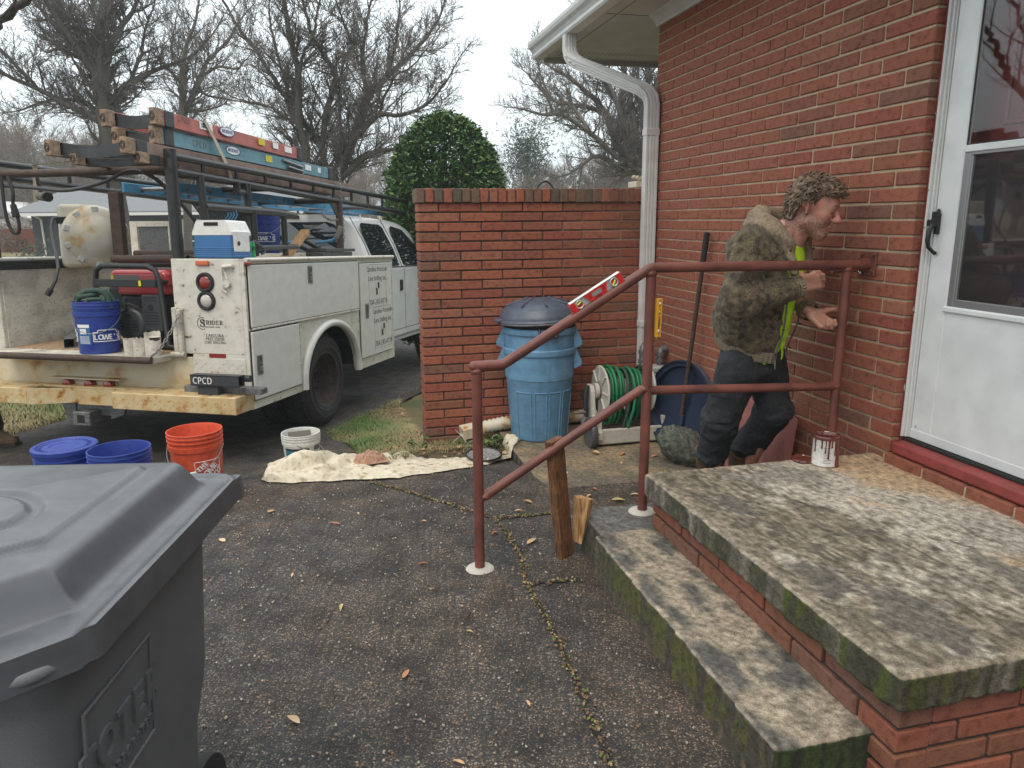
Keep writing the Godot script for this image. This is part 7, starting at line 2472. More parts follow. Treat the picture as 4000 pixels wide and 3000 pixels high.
func brute(label: String, mat: Material, _lift: float) -> Node3D:
	var c := thing("trash_can", label, "trash can", Vector3.ZERO, Basis(), "stacked trash cans")
	var b := Mb.new()
	b.lathe([Vector2(0.0, 0.012), Vector2(0.18, 0.012), Vector2(0.182, 0.0), Vector2(0.20, 0.004), Vector2(0.206, 0.02), Vector2(0.237, 0.43), Vector2(0.239, 0.435), Vector2(0.239, 0.44), Vector2(0.244, 0.445), Vector2(0.250, 0.615), Vector2(0.262, 0.62), Vector2(0.264, 0.63), Vector2(0.264, 0.655), Vector2(0.258, 0.662), Vector2(0.248, 0.66), Vector2(0.20, 0.03), Vector2(0.0, 0.02)], 56, Transform3D(), 0.8)
	part(c, "body", b, mat)
	var ps := Mb.new()
	for q in [[1.15, 1.52], [1.62, 1.98], [0.55, 1.05], [2.1, 2.6]]:
		for e in [q[0], q[1]]:
			ps.tube([Vector3(cos(e) * 0.209, 0.03, sin(e) * 0.209), Vector3(cos(e) * 0.234, 0.36, sin(e) * 0.234)], 0.004, 6)
		var arc := []
		for k in 7:
			var a := lerpf(q[0], q[1], k / 6.0)
			arc.append(Vector3(cos(a) * 0.234, 0.36, sin(a) * 0.234))
		ps.tube(arc, 0.004, 6)
	part(c, "panel_ridge", ps, mat)
	for a in [0.30, 0.30 + PI]:
		var h := Mb.new()
		h.xf = Transform3D(Basis(Vector3.UP, -a), Vector3.ZERO)
		for z in [-0.052, 0.052]:
			h.prism(PackedVector2Array([Vector2(0.238, 0.645), Vector2(0.262, 0.645), Vector2(0.302, 0.55), Vector2(0.300, 0.53), Vector2(0.246, 0.50)]), z - 0.003, z + 0.003)
		h.box(Vector3(0.296, 0.543, 0), Vector3(0.014, 0.03, 0.11), 0.005)
		h.quad(Vector3(0.30, 0.53, -0.05), Vector3(0.30, 0.53, 0.05), Vector3(0.245, 0.50, 0.05), Vector3(0.245, 0.50, -0.05), Vector3(0.3, -1, 0))
		part(c, "handle", h, mat)
	return c

func build_yard_things():
	var rng := RandomNumberGenerator.new()
	rng.seed = 123
	# corrugated drain hose along the foot of the wall
	var dp := thing("drain_hose", "white corrugated drain hose lying along the garden wall foot", "drain pipe")
	var b := Mb.new()
	var path := [Vector3(-1.36, 0.145, 0.115), Vector3(-1.2, 0.165, 0.10), Vector3(-0.95, 0.165, 0.07), Vector3(-0.6, 0.17, 0.07), Vector3(-0.3, 0.19, 0.09), Vector3(-0.12, 0.23, 0.085), Vector3(-0.065, 0.30, 0.06)]
	var pts := []
	var rs := []
	for k in path.size() - 1:
		var l: float = (path[k + 1] - path[k]).length()
		var n := int(l / 0.008)
		for j in n:
			pts.append(path[k].lerp(path[k + 1], float(j) / n))
			rs.append(0.052 - 0.009 * absf(fposmod(pts.size() / 4.0, 1.0) * 2.0 - 1.0))
	b.tube(pts, rs, 18, false)
	part(dp, "hose", b, M.pipe_white)
	var ad := Mb.new()
	for e in [[0.0, 0.036, 0.105, 0.004], [0.0, -0.036, 0.105, 0.004], [0.05, 0.0, 0.004, 0.076], [-0.05, 0.0, 0.004, 0.076]]:
		ad.box(Vector3(-0.055, e[1], e[0]), Vector3(0.11, e[3], e[2]), 0.001)
	ad.lathe([Vector2(0.042, 0.0), Vector2(0.056, 0.0), Vector2(0.056, 0.05), Vector2(0.042, 0.05)], 18, Transform3D(Basis(Vector3(0, 0, 1), -PI / 2), Vector3(0.0, 0, 0)))
	var ao := part(dp, "adapter", ad, M.pipe_white)
	ao.transform = Transform3D(Basis(Vector3(0, 0, 1), 0.12) * Basis(Vector3.UP, 0.12) * Basis(Vector3(1, 0, 0), 0.15), Vector3(-1.40, 0.138, 0.115))
	# ---- hose reel cart
	var hc := thing("hose_reel_cart", "beige plastic hose reel cart beside the blue trash cans", "hose reel cart", Vector3(-0.40, 0.108, 0.50))
	var f := Mb.new()
	for s in [-1.0, 1.0]:
		f.prism(PackedVector2Array([Vector2(-0.20, 0.06), Vector2(0.16, 0.06), Vector2(0.16, 0.11), Vector2(0.10, 0.20), Vector2(0.075, 0.36), Vector2(0.055, 0.40), Vector2(-0.01, 0.40), Vector2(-0.035, 0.36), Vector2(-0.06, 0.20), Vector2(-0.20, 0.11)]), -0.014, 0.014, Transform3D(Basis(Vector3(0, 0, -1), Vector3(0, 1, 0), Vector3(1, 0, 0)), Vector3(s * 0.245, 0, 0)))
		f.rbox(Vector3(s * 0.247, 0.125, 0.15), Vector3(0.05, 0.13, 0.035), 0.006, 0.05)
		f.tube([Vector3(s * 0.225, 0.36, 0.0), Vector3(s * 0.20, 0.36, 0.0)], 0.055, 16)
	f.rbox(Vector3(0, 0.068, 0.155), Vector3(0.50, 0.105, 0.03), 0.008, 0.06)
	f.rbox(Vector3(0, 0.022, 0.14), Vector3(0.46, 0.02, 0.05), 0.006, 0.06)
	f.rbox(Vector3(0, 0.085, -0.18), Vector3(0.50, 0.07, 0.03), 0.006, 0.06)
	f.rbox(Vector3(0, 0.05, -0.01), Vector3(0.46, 0.012, 0.32), 0.004, 0.08)
	part(hc, "frame", f, M.beige)
	var dr := Mb.new()
	dr.tube([Vector3(-0.16, 0.36, 0), Vector3(0.17, 0.36, 0)], 0.075, 18)
	for s in [-0.175, 0.165]:
		dr.lathe([Vector2(0.0, -0.008), Vector2(0.17, -0.008), Vector2(0.178, 0.0), Vector2(0.17, 0.008), Vector2(0.0, 0.008)], 34, Transform3D(Basis(Vector3(0, 0, 1), PI / 2), Vector3(s, 0.36, 0)))
		for k in 8:
			var a := TAU * k / 8.0
			dr.box(Vector3(s + signf(s) * 0.012, 0.36 + sin(a) * 0.12, cos(a) * 0.12), Vector3(0.012, 0.012, 0.10), 0.002, Basis(Vector3(1, 0, 0), -a))
	part(hc, "drum", dr, M.beige)
	var ax := Mb.new()
	ax.tube([Vector3(-0.38, 0.215, 0.02), Vector3(-0.28, 0.215, 0.02)], 0.011, 8)
	ax.tube([Vector3(0.0, 0.10, 0.08), Vector3(0.0, 0.30, 0.06)], 0.012, 8)
	part(hc, "axle", ax, M.steel)
	var cr := Mb.new()
	cr.tube([Vector3(-0.285, 0.18, 0.02), Vector3(-0.29, 0.28, 0.01), Vector3(-0.285, 0.36, 0.0), Vector3(-0.27, 0.40, -0.01)], [0.014, 0.018, 0.018, 0.013], 8)
	part(hc, "crank", cr, M.black_plastic)
	for s in [-1.0, 1.0]:
		var w := Mb.new()
		w.lathe([Vector2(0.0, -0.02), Vector2(0.085, -0.022), Vector2(0.10, -0.02), Vector2(0.104, -0.012), Vector2(0.104, 0.012), Vector2(0.10, 0.02), Vector2(0.085, 0.022), Vector2(0.0, 0.02)], 28, Transform3D(Basis(Vector3(0, 0, 1), PI / 2), Vector3(s * 0.292, 0.098, 0.13)))
		for k in 36: w.box(Vector3(s * 0.292, 0.098 + 0.104 * sin(TAU * k / 36.0), 0.13 + 0.104 * cos(TAU * k / 36.0)), Vector3(0.036, 0.004, 0.006), 0.001, Basis(Vector3(1, 0, 0), -TAU * k / 36.0))
		part(hc, "wheel", w, M.cart_lid)
	var gh := thing("garden_hose", "green garden hose wound loosely on the beige reel cart", "hose", Vector3(-0.40, 0.108, 0.50))
	var hs := Mb.new()
	var hd := Mb.new()
	for k in 13:
		var x := -0.145 + 0.023 * k
		var r := 0.115 + rng.randf_range(0.0, 0.035) + 0.02 * (k % 2)
		var ring := []
		var sag := rng.randf_range(0.0, 0.05)
		for j in 27:
			var a := TAU * j / 26.0
			ring.append(Vector3(x + 0.012 * sin(a * 0.5) + 0.008 * cos(a + k), 0.36 + sin(a) * r - (sag + 0.05 if sin(a) < 0 else 0.0) * absf(sin(a)), cos(a) * r * 0.96))
		(hd if k in [5, 6, 11] else hs).tube(ring, 0.0115, 8, false)
	hs.tube([Vector3(0.02, 0.40, 0.17), Vector3(0.0, 0.26, 0.185), Vector3(-0.03, 0.14, 0.17), Vector3(-0.04, 0.08, 0.13)], 0.0115, 8)
	hd.tube([Vector3(-0.02, 0.38, 0.165), Vector3(-0.04, 0.24, 0.175), Vector3(-0.06, 0.12, 0.15), Vector3(-0.06, 0.08, 0.10)], 0.0115, 8)
	part(gh, "coil", hs, M.hose_green)
	part(gh, "dark_coil", hd, M.hose_dark)
	# ---- gas meter with pipework
	var gm := thing("gas_meter", "grey gas meter with galvanised pipes against the house corner", "gas meter", Vector3(-0.13, 0.10, 0.36))
	var m := Mb.new()
	m.rbox(Vector3(0, 0.36, 0.0), Vector3(0.19, 0.17, 0.15), 0.02, 0.05)
	m.rbox(Vector3(0, 0.47, 0.0), Vector3(0.21, 0.05, 0.13), 0.018, 0.05)
	m.rbox(Vector3(0, 0.26, 0.0), Vector3(0.15, 0.06, 0.11), 0.02, 0.05)
	var body := part(gm, "body", m, M.meter_grey)
	var ix := Mb.new()
	ix.rbox(Vector3(-0.035, 0.40, 0.078), Vector3(0.10, 0.09, 0.012), 0.004, 0.05)
	part(body, "index_cover", ix, M.text_white)
	var dl := Mb.new()
	dl.box(Vector3(-0.035, 0.415, 0.0855), Vector3(0.055, 0.022, 0.002))
	dl.box(Vector3(-0.06, 0.375, 0.0855), Vector3(0.01, 0.01, 0.002))
	dl.box(Vector3(-0.03, 0.375, 0.0855), Vector3(0.01, 0.01, 0.002))
	part(body, "dial", dl, M.black_plastic)
	var pp := Mb.new()
	pp.tube([Vector3(-0.075, 0.49, 0), Vector3(-0.075, 0.60, 0), Vector3(-0.07, 0.632, -0.008), Vector3(-0.045, 0.645, -0.03), Vector3(-0.015, 0.632, -0.055), Vector3(-0.01, 0.60, -0.06), Vector3(-0.01, 0.10, -0.06)], 0.024, 12)
	pp.tube([Vector3(0.065, 0.49, 0), Vector3(0.065, 0.575, 0), Vector3(0.07, 0.60, -0.01), Vector3(0.09, 0.61, -0.02), Vector3(0.125, 0.61, -0.02)], 0.024, 12)
	for p in [Vector3(-0.075, 0.53, 0), Vector3(-0.075, 0.60, 0), Vector3(0.065, 0.53, 0), Vector3(0.065, 0.575, 0), Vector3(-0.01, 0.60, -0.06)]: pp.tube([p - Vector3(0, 0.014, 0), p + Vector3(0, 0.014, 0)], 0.031, 10)
	pp.tube([Vector3(0.085, 0.61, -0.02), Vector3(0.105, 0.61, -0.02)], 0.031, 10)
	part(gm, "pipe", pp, M.galv)
	# ---- navy lid, digging bar, rock, bricks, faded red sheet
	var n := Vector3(-0.93, 0.20, 0.31).normalized()
	var side := Vector3.UP.cross(n).normalized()
	var nl := thing("trash_can_lid", "navy trash can lid leaning on the wall behind the rock", "lid", Vector3(-0.135, 0.418, 0.80), Basis(side, n, side.cross(n)))
	var lb := Mb.new()
	lb.lathe([Vector2(0.0, -0.055), Vector2(0.10, -0.053), Vector2(0.20, -0.045), Vector2(0.245, -0.035), Vector2(0.255, -0.005), Vector2(0.275, -0.002), Vector2(0.280, 0.0), Vector2(0.283, 0.012), Vector2(0.290, 0.012), Vector2(0.293, -0.018), Vector2(0.286, -0.045), Vector2(0.270, -0.055), Vector2(0.25, -0.06), Vector2(0.0, -0.075)], 52, Transform3D(), 0.7)
	part(nl, "lid", lb, M.navy)
	var lr := Mb.new()
	lr.lathe([Vector2(0.2935, 0.010), Vector2(0.297, -0.004), Vector2(0.290, -0.046), Vector2(0.272, -0.058)], 52, Transform3D(), 0.7)
	part(nl, "rim_band", lr, M.lid_slate)
	var lh := Mb.new()
	lh.rbox(Vector3(0.02, -0.04, 0.17), Vector3(0.06, 0.03, 0.20), 0.01, 0.05)
	part(nl, "inner_rib", lh, M.navy)
	var db := thing("digging_bar", "rusty steel bar with a black grip leaning on the wall", "tool", Vector3.ZERO)
	var rb := Mb.new()
	rb.tube([Vector3(-0.12, 0.11, 0.80), Vector3(-0.045, 1.40, 0.90)], 0.0145, 10)
	part(db, "shaft", rb, M.rack_rust)
	var gr := Mb.new()
	gr.tube([Vector3(-0.048, 1.36, 0.897), Vector3(-0.037, 1.545, 0.911), Vector3(-0.036, 1.555, 0.912)], [0.019, 0.0195, 0.014], 12)
	part(db, "grip", gr, M.rubber)
	var rf := fbm(200, 2.2, 3)
	var rk := Mb.new()
	rk.hub = Vector3.ZERO
	rk.sheet(40, 22, func(u, v):
		var d := Vector3(sin(PI * v) * cos(TAU * u), cos(PI * v), sin(PI * v) * sin(TAU * u))
		var q := Vector3(snappedf(d.x * 2.3, 0.55), snappedf(d.y * 2.0, 0.6), snappedf(d.z * 2.1, 0.55))
		var r := 1.0 + 0.16 * rf.get_noise_3dv(d * 1.0) + 0.14 * rf.get_noise_3dv(q * 0.7)
		return Vector3(d.x * 0.205, d.y * 0.125, d.z * 0.14) * r + Vector3(0, -0.05 * d.x, 0), Vector3.ZERO)
	solo("rock", rk, M.rock, "rough grey green rock lying at the man's feet", "rock", Transform3D(Basis(Vector3(0, 0, 1), -0.18) * Basis(Vector3.UP, -0.25), Vector3(-0.205, 0.195, 1.10)))
	var bk := Mb.new()
	bk.box(Vector3.ZERO, Vector3(0.11, 0.058, 0.095), 0.004)
	solo("broken_brick", bk, M.brick5, "broken orange brick tilted behind the grey rock", "brick", Transform3D(Basis(Vector3(0, 0, 1), 0.95) * Basis(Vector3.UP, 0.5), Vector3(-0.075, 0.235, 1.16)))
	var bk2 := Mb.new()
	bk2.box(Vector3.ZERO, Vector3(0.20, 0.058, 0.095), 0.004)
	solo("loose_brick", bk2, M.brick1, "loose red brick lying flat by the house wall", "brick", Transform3D(Basis(Vector3.UP, 1.2), Vector3(-0.065, 0.135, 1.05)))
	var rp := Mb.new()
	rp.prism(PackedVector2Array([Vector2(0.95, 0.0), Vector2(1.62, 0.0), Vector2(1.98, 0.28), Vector2(1.98, 0.50), Vector2(1.70, 0.62), Vector2(1.52, 0.58)]), -0.006, 0.006, Transform3D(Basis(Vector3(0, 0, 1), Vector3(0.12, 1, 0).normalized(), Vector3(-1, 0.12, 0).normalized()), Vector3(-0.10, 0.11, 0.0)))
	solo("red_sheet", rp, M.faded_red, "faded pink red sheet leaning on the wall behind the man's legs", "panel")
	# ---- drop cloth
	var cf := fbm(210, 1.0, 3)
	var cg := fbm(211, 3.6, 3)
	var edge := func(t: Array, x: float) -> float:
		for k in t.size() - 1:
			if x <= t[k + 1][0]: return lerpf(t[k][1], t[k + 1][1], clampf((x - t[k][0]) / (t[k + 1][0] - t[k][0]), 0, 1))
		return t[t.size() - 1][1]
	var far := [[-2.87, 0.50], [-2.8, 0.36], [-2.68, 0.36], [-2.45, 0.30], [-2.17, 0.21], [-1.89, 0.16], [-1.52, 0.10], [-1.28, 0.26], [-1.13, 0.33]]
	var near := [[-2.87, 0.58], [-2.8, 0.70], [-2.68, 0.79], [-2.43, 0.83], [-2.03, 0.90], [-1.7, 0.83], [-1.4, 0.70], [-1.22, 0.53], [-1.13, 0.38]]
	var cl := Mb.new()
	cl.sheet(260, 90, func(u, v):
		var x := lerpf(-2.87, -1.13, u)
		var a: float = edge.call(far, x) + 0.035 * cg.get_noise_2d(x * 1.3, 3.0)
		var e: float = edge.call(near, x) + 0.03 * cg.get_noise_2d(x * 1.5, 9.0)
		var z := lerpf(a, e, v)
		var left := smooth(-2.1, -2.65, x)
		# long soft folds that follow the cloth, sharper where it is bunched up
		var w := z * 9.0 + 1.6 * cf.get_noise_2d(x * 1.2, z * 1.2) * 3.0 + x * (1.0 + 2.0 * left)
		var fold := pow(absf(sin(w * 1.25)), 1.6) * (0.010 + 0.030 * left)
		fold += 0.020 * pow(clampf(0.5 + 1.1 * cf.get_noise_2d(x * 1.9 + 5.0, z * 4.2), 0, 1), 2.0)
		fold += 0.006 * cg.get_noise_2d(x * 5.0, z * 7.0)
		var bunch := 0.115 * exp(-pow((x + 2.62) / 0.17, 2) - pow((z - 0.50) / 0.13, 2)) + 0.06 * exp(-pow((x + 2.42) / 0.25, 2) - pow((z - 0.40) / 0.09, 2))
		var back := 0.055 * exp(-pow((v - 0.10) / 0.10, 2)) * smooth(-2.45, -2.1, x) * smooth(-1.25, -1.5, x) * (0.55 + 0.9 * absf(cf.get_noise_2d(x * 3.2, 1.0)))
		var rim := smooth(0.0, 0.05, minf(minf(v, 1.0 - v), minf(u, 1.0 - u) * 3.0))
		var base := gy(z) + 0.011
		if x > -1.24 and z < 0.75: base = maxf(base, lerpf(base, 0.116, smooth(-1.27, -1.21, x)))
		return Vector3(x + 0.02 * left * sin(w), base + (fold + bunch + back) * rim, z + 0.012 * cf.get_noise_2d(x * 4.0, z * 4.0)), Vector3.UP)
	solo("drop_cloth", cl, M.drop_cloth, "crumpled cream drop cloth spread on the pavement edge", "drop cloth")
	var rg := Mb.new()
	rg.sheet(40, 30, func(u, v):
		var p := Vector2(u - 0.5, v - 0.5)
		var h := 0.05 * exp(-p.length_squared() * 9.0) + 0.022 * absf(sin(p.x * 14.0 + 6.0 * cf.get_noise_2d(u * 2.0, v * 2.0))) + 0.015 * cg.get_noise_2d(u, v)
		return Vector3(p.x * 0.24, h * smooth(0.5, 0.36, p.length()), p.y * 0.17), Vector3.UP)
	solo("rag", rg, mk("rag", lin(0.40, 0.25, 0.20), 0.95, {"a": T.cloth, "s": 2.0, "b": T.weave, "bs": 0.05}), "pinkish stained rag bunched up on the drop cloth", "rag", Transform3D(Basis(Vector3.UP, 0.2), Vector3(-2.19, 0.075, 0.44)))
	var pl := thing("pail_lid", "round black and grey pail lid lying on the drop cloth", "lid", Vector3(-1.44, 0.098, 0.60), Basis(Vector3(1, 0, 0), 0.05))
	var pb := Mb.new()
	pb.lathe([Vector2(0.0, 0.004), Vector2(0.105, 0.004), Vector2(0.11, 0.007), Vector2(0.115, 0.004), Vector2(0.115, 0.0)], 40)
	part(pl, "disc", pb, M.splat_black if false else mk("lid_smear", lin(0.30, 0.31, 0.31), 0.5, {"a": T.splat, "s": 3.0}))
	var pr := Mb.new()
	var ring := []
	for k in 41: ring.append(Vector3(cos(TAU * k / 40.0) * 0.121, 0.006, sin(TAU * k / 40.0) * 0.121))
	pr.tube(ring, 0.006, 7, false)
	part(pl, "rim", pr, M.black_plastic)
	# ---- pails
	var wp := pail("bucket", "white and teal compound bucket half wrapped by the drop cloth", M.white_pail, 0.125, 0.255, Transform3D(Basis(Vector3.UP, 0.2), Vector3(-2.63, gy(0.30) + 0.004, 0.27)))
	wrap_print(wp, "label", 0.109, 0.125, 0.255, 0.035, 0.155, 1.35, 2.75, M.pail_teal)
	wrap_print(wp, "label", 0.109, 0.125, 0.255, 0.155, 0.170, 1.3, 2.75, M.black_plastic)
	wrap_print(wp, "label", 0.109, 0.125, 0.255, 0.145, 0.178, 0.45, 1.0, M.text_grey)
	wrap_print(wp, "label", 0.109, 0.125, 0.255, 0.12, 0.14, 1.62, 1.84, M.text_white, 0.002)
	bail(wp, 0.127, 0.20, 1.2, 0.10, M.steel)
	var scr := Mb.new()
	scr.box(Vector3(0.0, 0.20, -0.04), Vector3(0.15, 0.10, 0.004), 0.001, Basis(Vector3(1, 0, 0), -0.25))
	part(wp, "wet_wall", scr, M.mud)
	var rd := pail("bucket", "dusty orange red bucket behind the wheeled bin", M.orange_pail, 0.152, 0.375, Transform3D(Basis(Vector3.UP, 0.0), Vector3(-3.20, gy(0.80) + 0.006, 0.76)))
	bail(rd, 0.152, 0.285, -0.12, 0.125, M.steel)
	var hb := Mb.new()
	var pts2 := []
	for e in [[1.62, 0.05], [1.62, 0.215], [0.55, 0.215], [0.55, 0.05], [1.62, 0.05]]:
		for j in 8:
			var k2 := pts2.size() / 8
			pts2.append(e)
	var corner := [Vector2(1.5, 0.03), Vector2(1.5, 0.215), Vector2(0.45, 0.215), Vector2(0.45, 0.03), Vector2(1.5, 0.03)]
	var outl := []
	for k in 4:
		for j in 8:
			var q: Vector2 = corner[k].lerp(corner[k + 1], j / 8.0)
			var r := lerpf(0.132, 0.152, q.y / 0.375) + 0.0025
			outl.append(Vector3(cos(q.x) * r, q.y, sin(q.x) * r))
	outl.append(outl[0])
	hb.tube(outl, 0.0018, 4, false)
	part(rd, "print", hb, M.text_white)
	wrap_text(rd, "THE", 0.040, 0.132, 0.152, 0.375, 0.185, 1.22, M.text_white, true, 0.7)
	wrap_text(rd, "HOME", 0.052, 0.132, 0.152, 0.375, 0.150, 0.97, M.text_white, true, 0.7)
	wrap_text(rd, "DEPOT", 0.052, 0.132, 0.152, 0.375, 0.105, 0.80, M.text_white, true, 0.7)
	pail("bucket", "open blue bucket between the lidded one and the orange one", M.blue_pail, 0.150, 0.365, Transform3D(Basis(), Vector3(-3.50, gy(1.2) + 0.012, 1.16)))
	pail("bucket", "blue bucket with its lid on at the left of the others", M.blue_pail, 0.150, 0.365, Transform3D(Basis(), Vector3(-3.81, gy(1.0) + 0.012, 0.99)), "", true)
	# ---- paint can on the porch
	var pc := thing("paint_can", "open white paint can with dark red drips on the porch", "paint can", Vector3(-0.315, 0.592, 2.575))
	var cb := Mb.new()
	cb.lathe([Vector2(0.0, 0.003), Vector2(0.052, 0.003), Vector2(0.054, 0.0), Vector2(0.0555, 0.004), Vector2(0.053, 0.008), Vector2(0.053, 0.122), Vector2(0.0555, 0.126), Vector2(0.0545, 0.131), Vector2(0.050, 0.131), Vector2(0.046, 0.127), Vector2(0.046, 0.10), Vector2(0.0, 0.10)], 36, Transform3D(), 0.7)
	part(pc, "can", cb, M.can_white)
	var wt := Mb.new()
	wt.lathe([Vector2(0.0545, 0.117), Vector2(0.0572, 0.121), Vector2(0.0572, 0.128), Vector2(0.0552, 0.1335), Vector2(0.0495, 0.1335), Vector2(0.0450, 0.128), Vector2(0.0450, 0.103), Vector2(0.0, 0.1035)], 36, Transform3D(), 0.7)
	for e in [[1.15, 0.0, 0.011], [1.02, 0.012, 0.006], [0.72, 0.045, 0.004], [1.42, 0.05, 0.0035], [1.95, 0.035, 0.0045], [2.2, 0.06, 0.003], [0.45, 0.07, 0.0035], [1.72, 0.085, 0.004], [2.5, 0.08, 0.004], [0.1, 0.05, 0.005], [3.1, 0.06, 0.004]]:
		var ca := Vector3(cos(e[0]), 0, sin(e[0]))
		wt.tube([ca * 0.0536 + Vector3(0, 0.125, 0), ca * 0.0535 + Vector3(0, lerpf(0.125, e[1], 0.5), 0), ca * 0.0533 + Vector3(0, e[1] + 0.002, 0)], [e[2] * 1.2, e[2] * 0.75, e[2]], 7, true, Vector2(1.0, 1.0))
	part(pc, "paint_drip", wt, M.paint_wet)
	var pg := Mb.new()
	for k in 10:
		var y := 0.016 + 0.0075 * k
		var len := rng.randf_range(0.35, 0.7)
		pg.sheet(6, 1, func(u, v):
			var a := lerpf(2.35 - len, 2.35, u)
			return Vector3(cos(a) * 0.0533, y + 0.0022 * v, sin(a) * 0.0533), Vector3(-0.3, 0, 1))
	part(pc, "label_print", pg, M.text_grey)
	var pe := Mb.new()
	pe.lathe([Vector2(0.0, 0.006), Vector2(0.040, 0.006), Vector2(0.043, 0.009), Vector2(0.049, 0.008), Vector2(0.051, 0.0), Vector2(0.0, 0.0)], 30)
	solo("paint_lid", pe, M.paint_wet, "paint smeared can lid lying on the porch behind the can", "lid", Transform3D(Basis(), Vector3(-0.375, 0.594, 2.508)))
	# ---- on the wall top
	var ty := thing("stone_tray", "white tray of pale stones on the wall top by the downspout", "tray", Vector3(-0.045, 1.861, -0.10))
	var tb := Mb.new()
	tb.box(Vector3(0, 0.03, 0), Vector3(0.17, 0.045, 0.16), 0.004)
	tb.box(Vector3(-0.06, 0.005, 0), Vector3(0.03, 0.01, 0.15), 0.001)
	part(ty, "tray", tb, M.pipe_white)
	for k in 9:
		var s := Mb.new()
		s.ball(Vector3.ZERO, Vector3(rng.randf_range(0.014, 0.024), rng.randf_range(0.012, 0.022), 0.016), 9)
		var o := solo("pale_stone", s, M.pipe_white, "small pale stone heaped in the white tray on the wall", "stone", Transform3D(Basis(Vector3.UP, rng.randf() * 3.0), Vector3(-0.045 - 0.065 + 0.016 * k, 1.93 + rng.randf_range(0.0, 0.018), -0.07 - rng.randf_range(0.0, 0.06))), "stones in the tray")
		o.set_meta("group", "stones in the tray")
	var ah := Mb.new()
	var arc := []
	for k in 19: arc.append(Vector3(-0.74 + 0.10 * cos(PI * k / 18.0), 1.70 + 0.225 * sin(PI * k / 18.0), -0.34))
	arc.push_front(Vector3(-0.64, 0.0, -0.34))
	arc.append(Vector3(-0.84, 0.0, -0.34))
	ah.tube(arc, 0.008, 7)
	solo("iron_hoop", ah, M.rack_rust, "rusty iron hoop showing above the garden wall cap", "hoop")
	# ---- dark green chair at the right edge
	var gc := thing("green_chair", "dark green plastic chair cut off by the right edge", "chair", Vector3(-0.30, 0.592, 3.66))
	var am := Mb.new()
	for z in [-0.02, 0.46]:
		am.tube([Vector3(-0.105, 0.408, z), Vector3(-0.095, 0.425, z), Vector3(-0.06, 0.44, z), Vector3(0.10, 0.455, z), Vector3(0.26, 0.45, z)], [0.026, 0.031, 0.028, 0.026, 0.026], 14)
		am.tube([Vector3(-0.10, 0.415, z), Vector3(-0.085, 0.35, z + 0.005), Vector3(-0.06, 0.22, z), Vector3(-0.055, 0.0, z)], [0.026, 0.018, 0.02, 0.021], 10)
		am.tube([Vector3(0.24, 0.44, z), Vector3(0.25, 0.2, z), Vector3(0.26, 0.0, z)], 0.02, 10)
	part(gc, "frame", am, M.dark_green)
	var se := Mb.new()
	se.rbox(Vector3(0.09, 0.26, 0.22), Vector3(0.34, 0.03, 0.44), 0.012, 0.1)
	se.rbox(Vector3(0.265, 0.46, 0.22), Vector3(0.03, 0.40, 0.44), 0.012, 0.1)
	part(gc, "seat", se, M.dark_green)

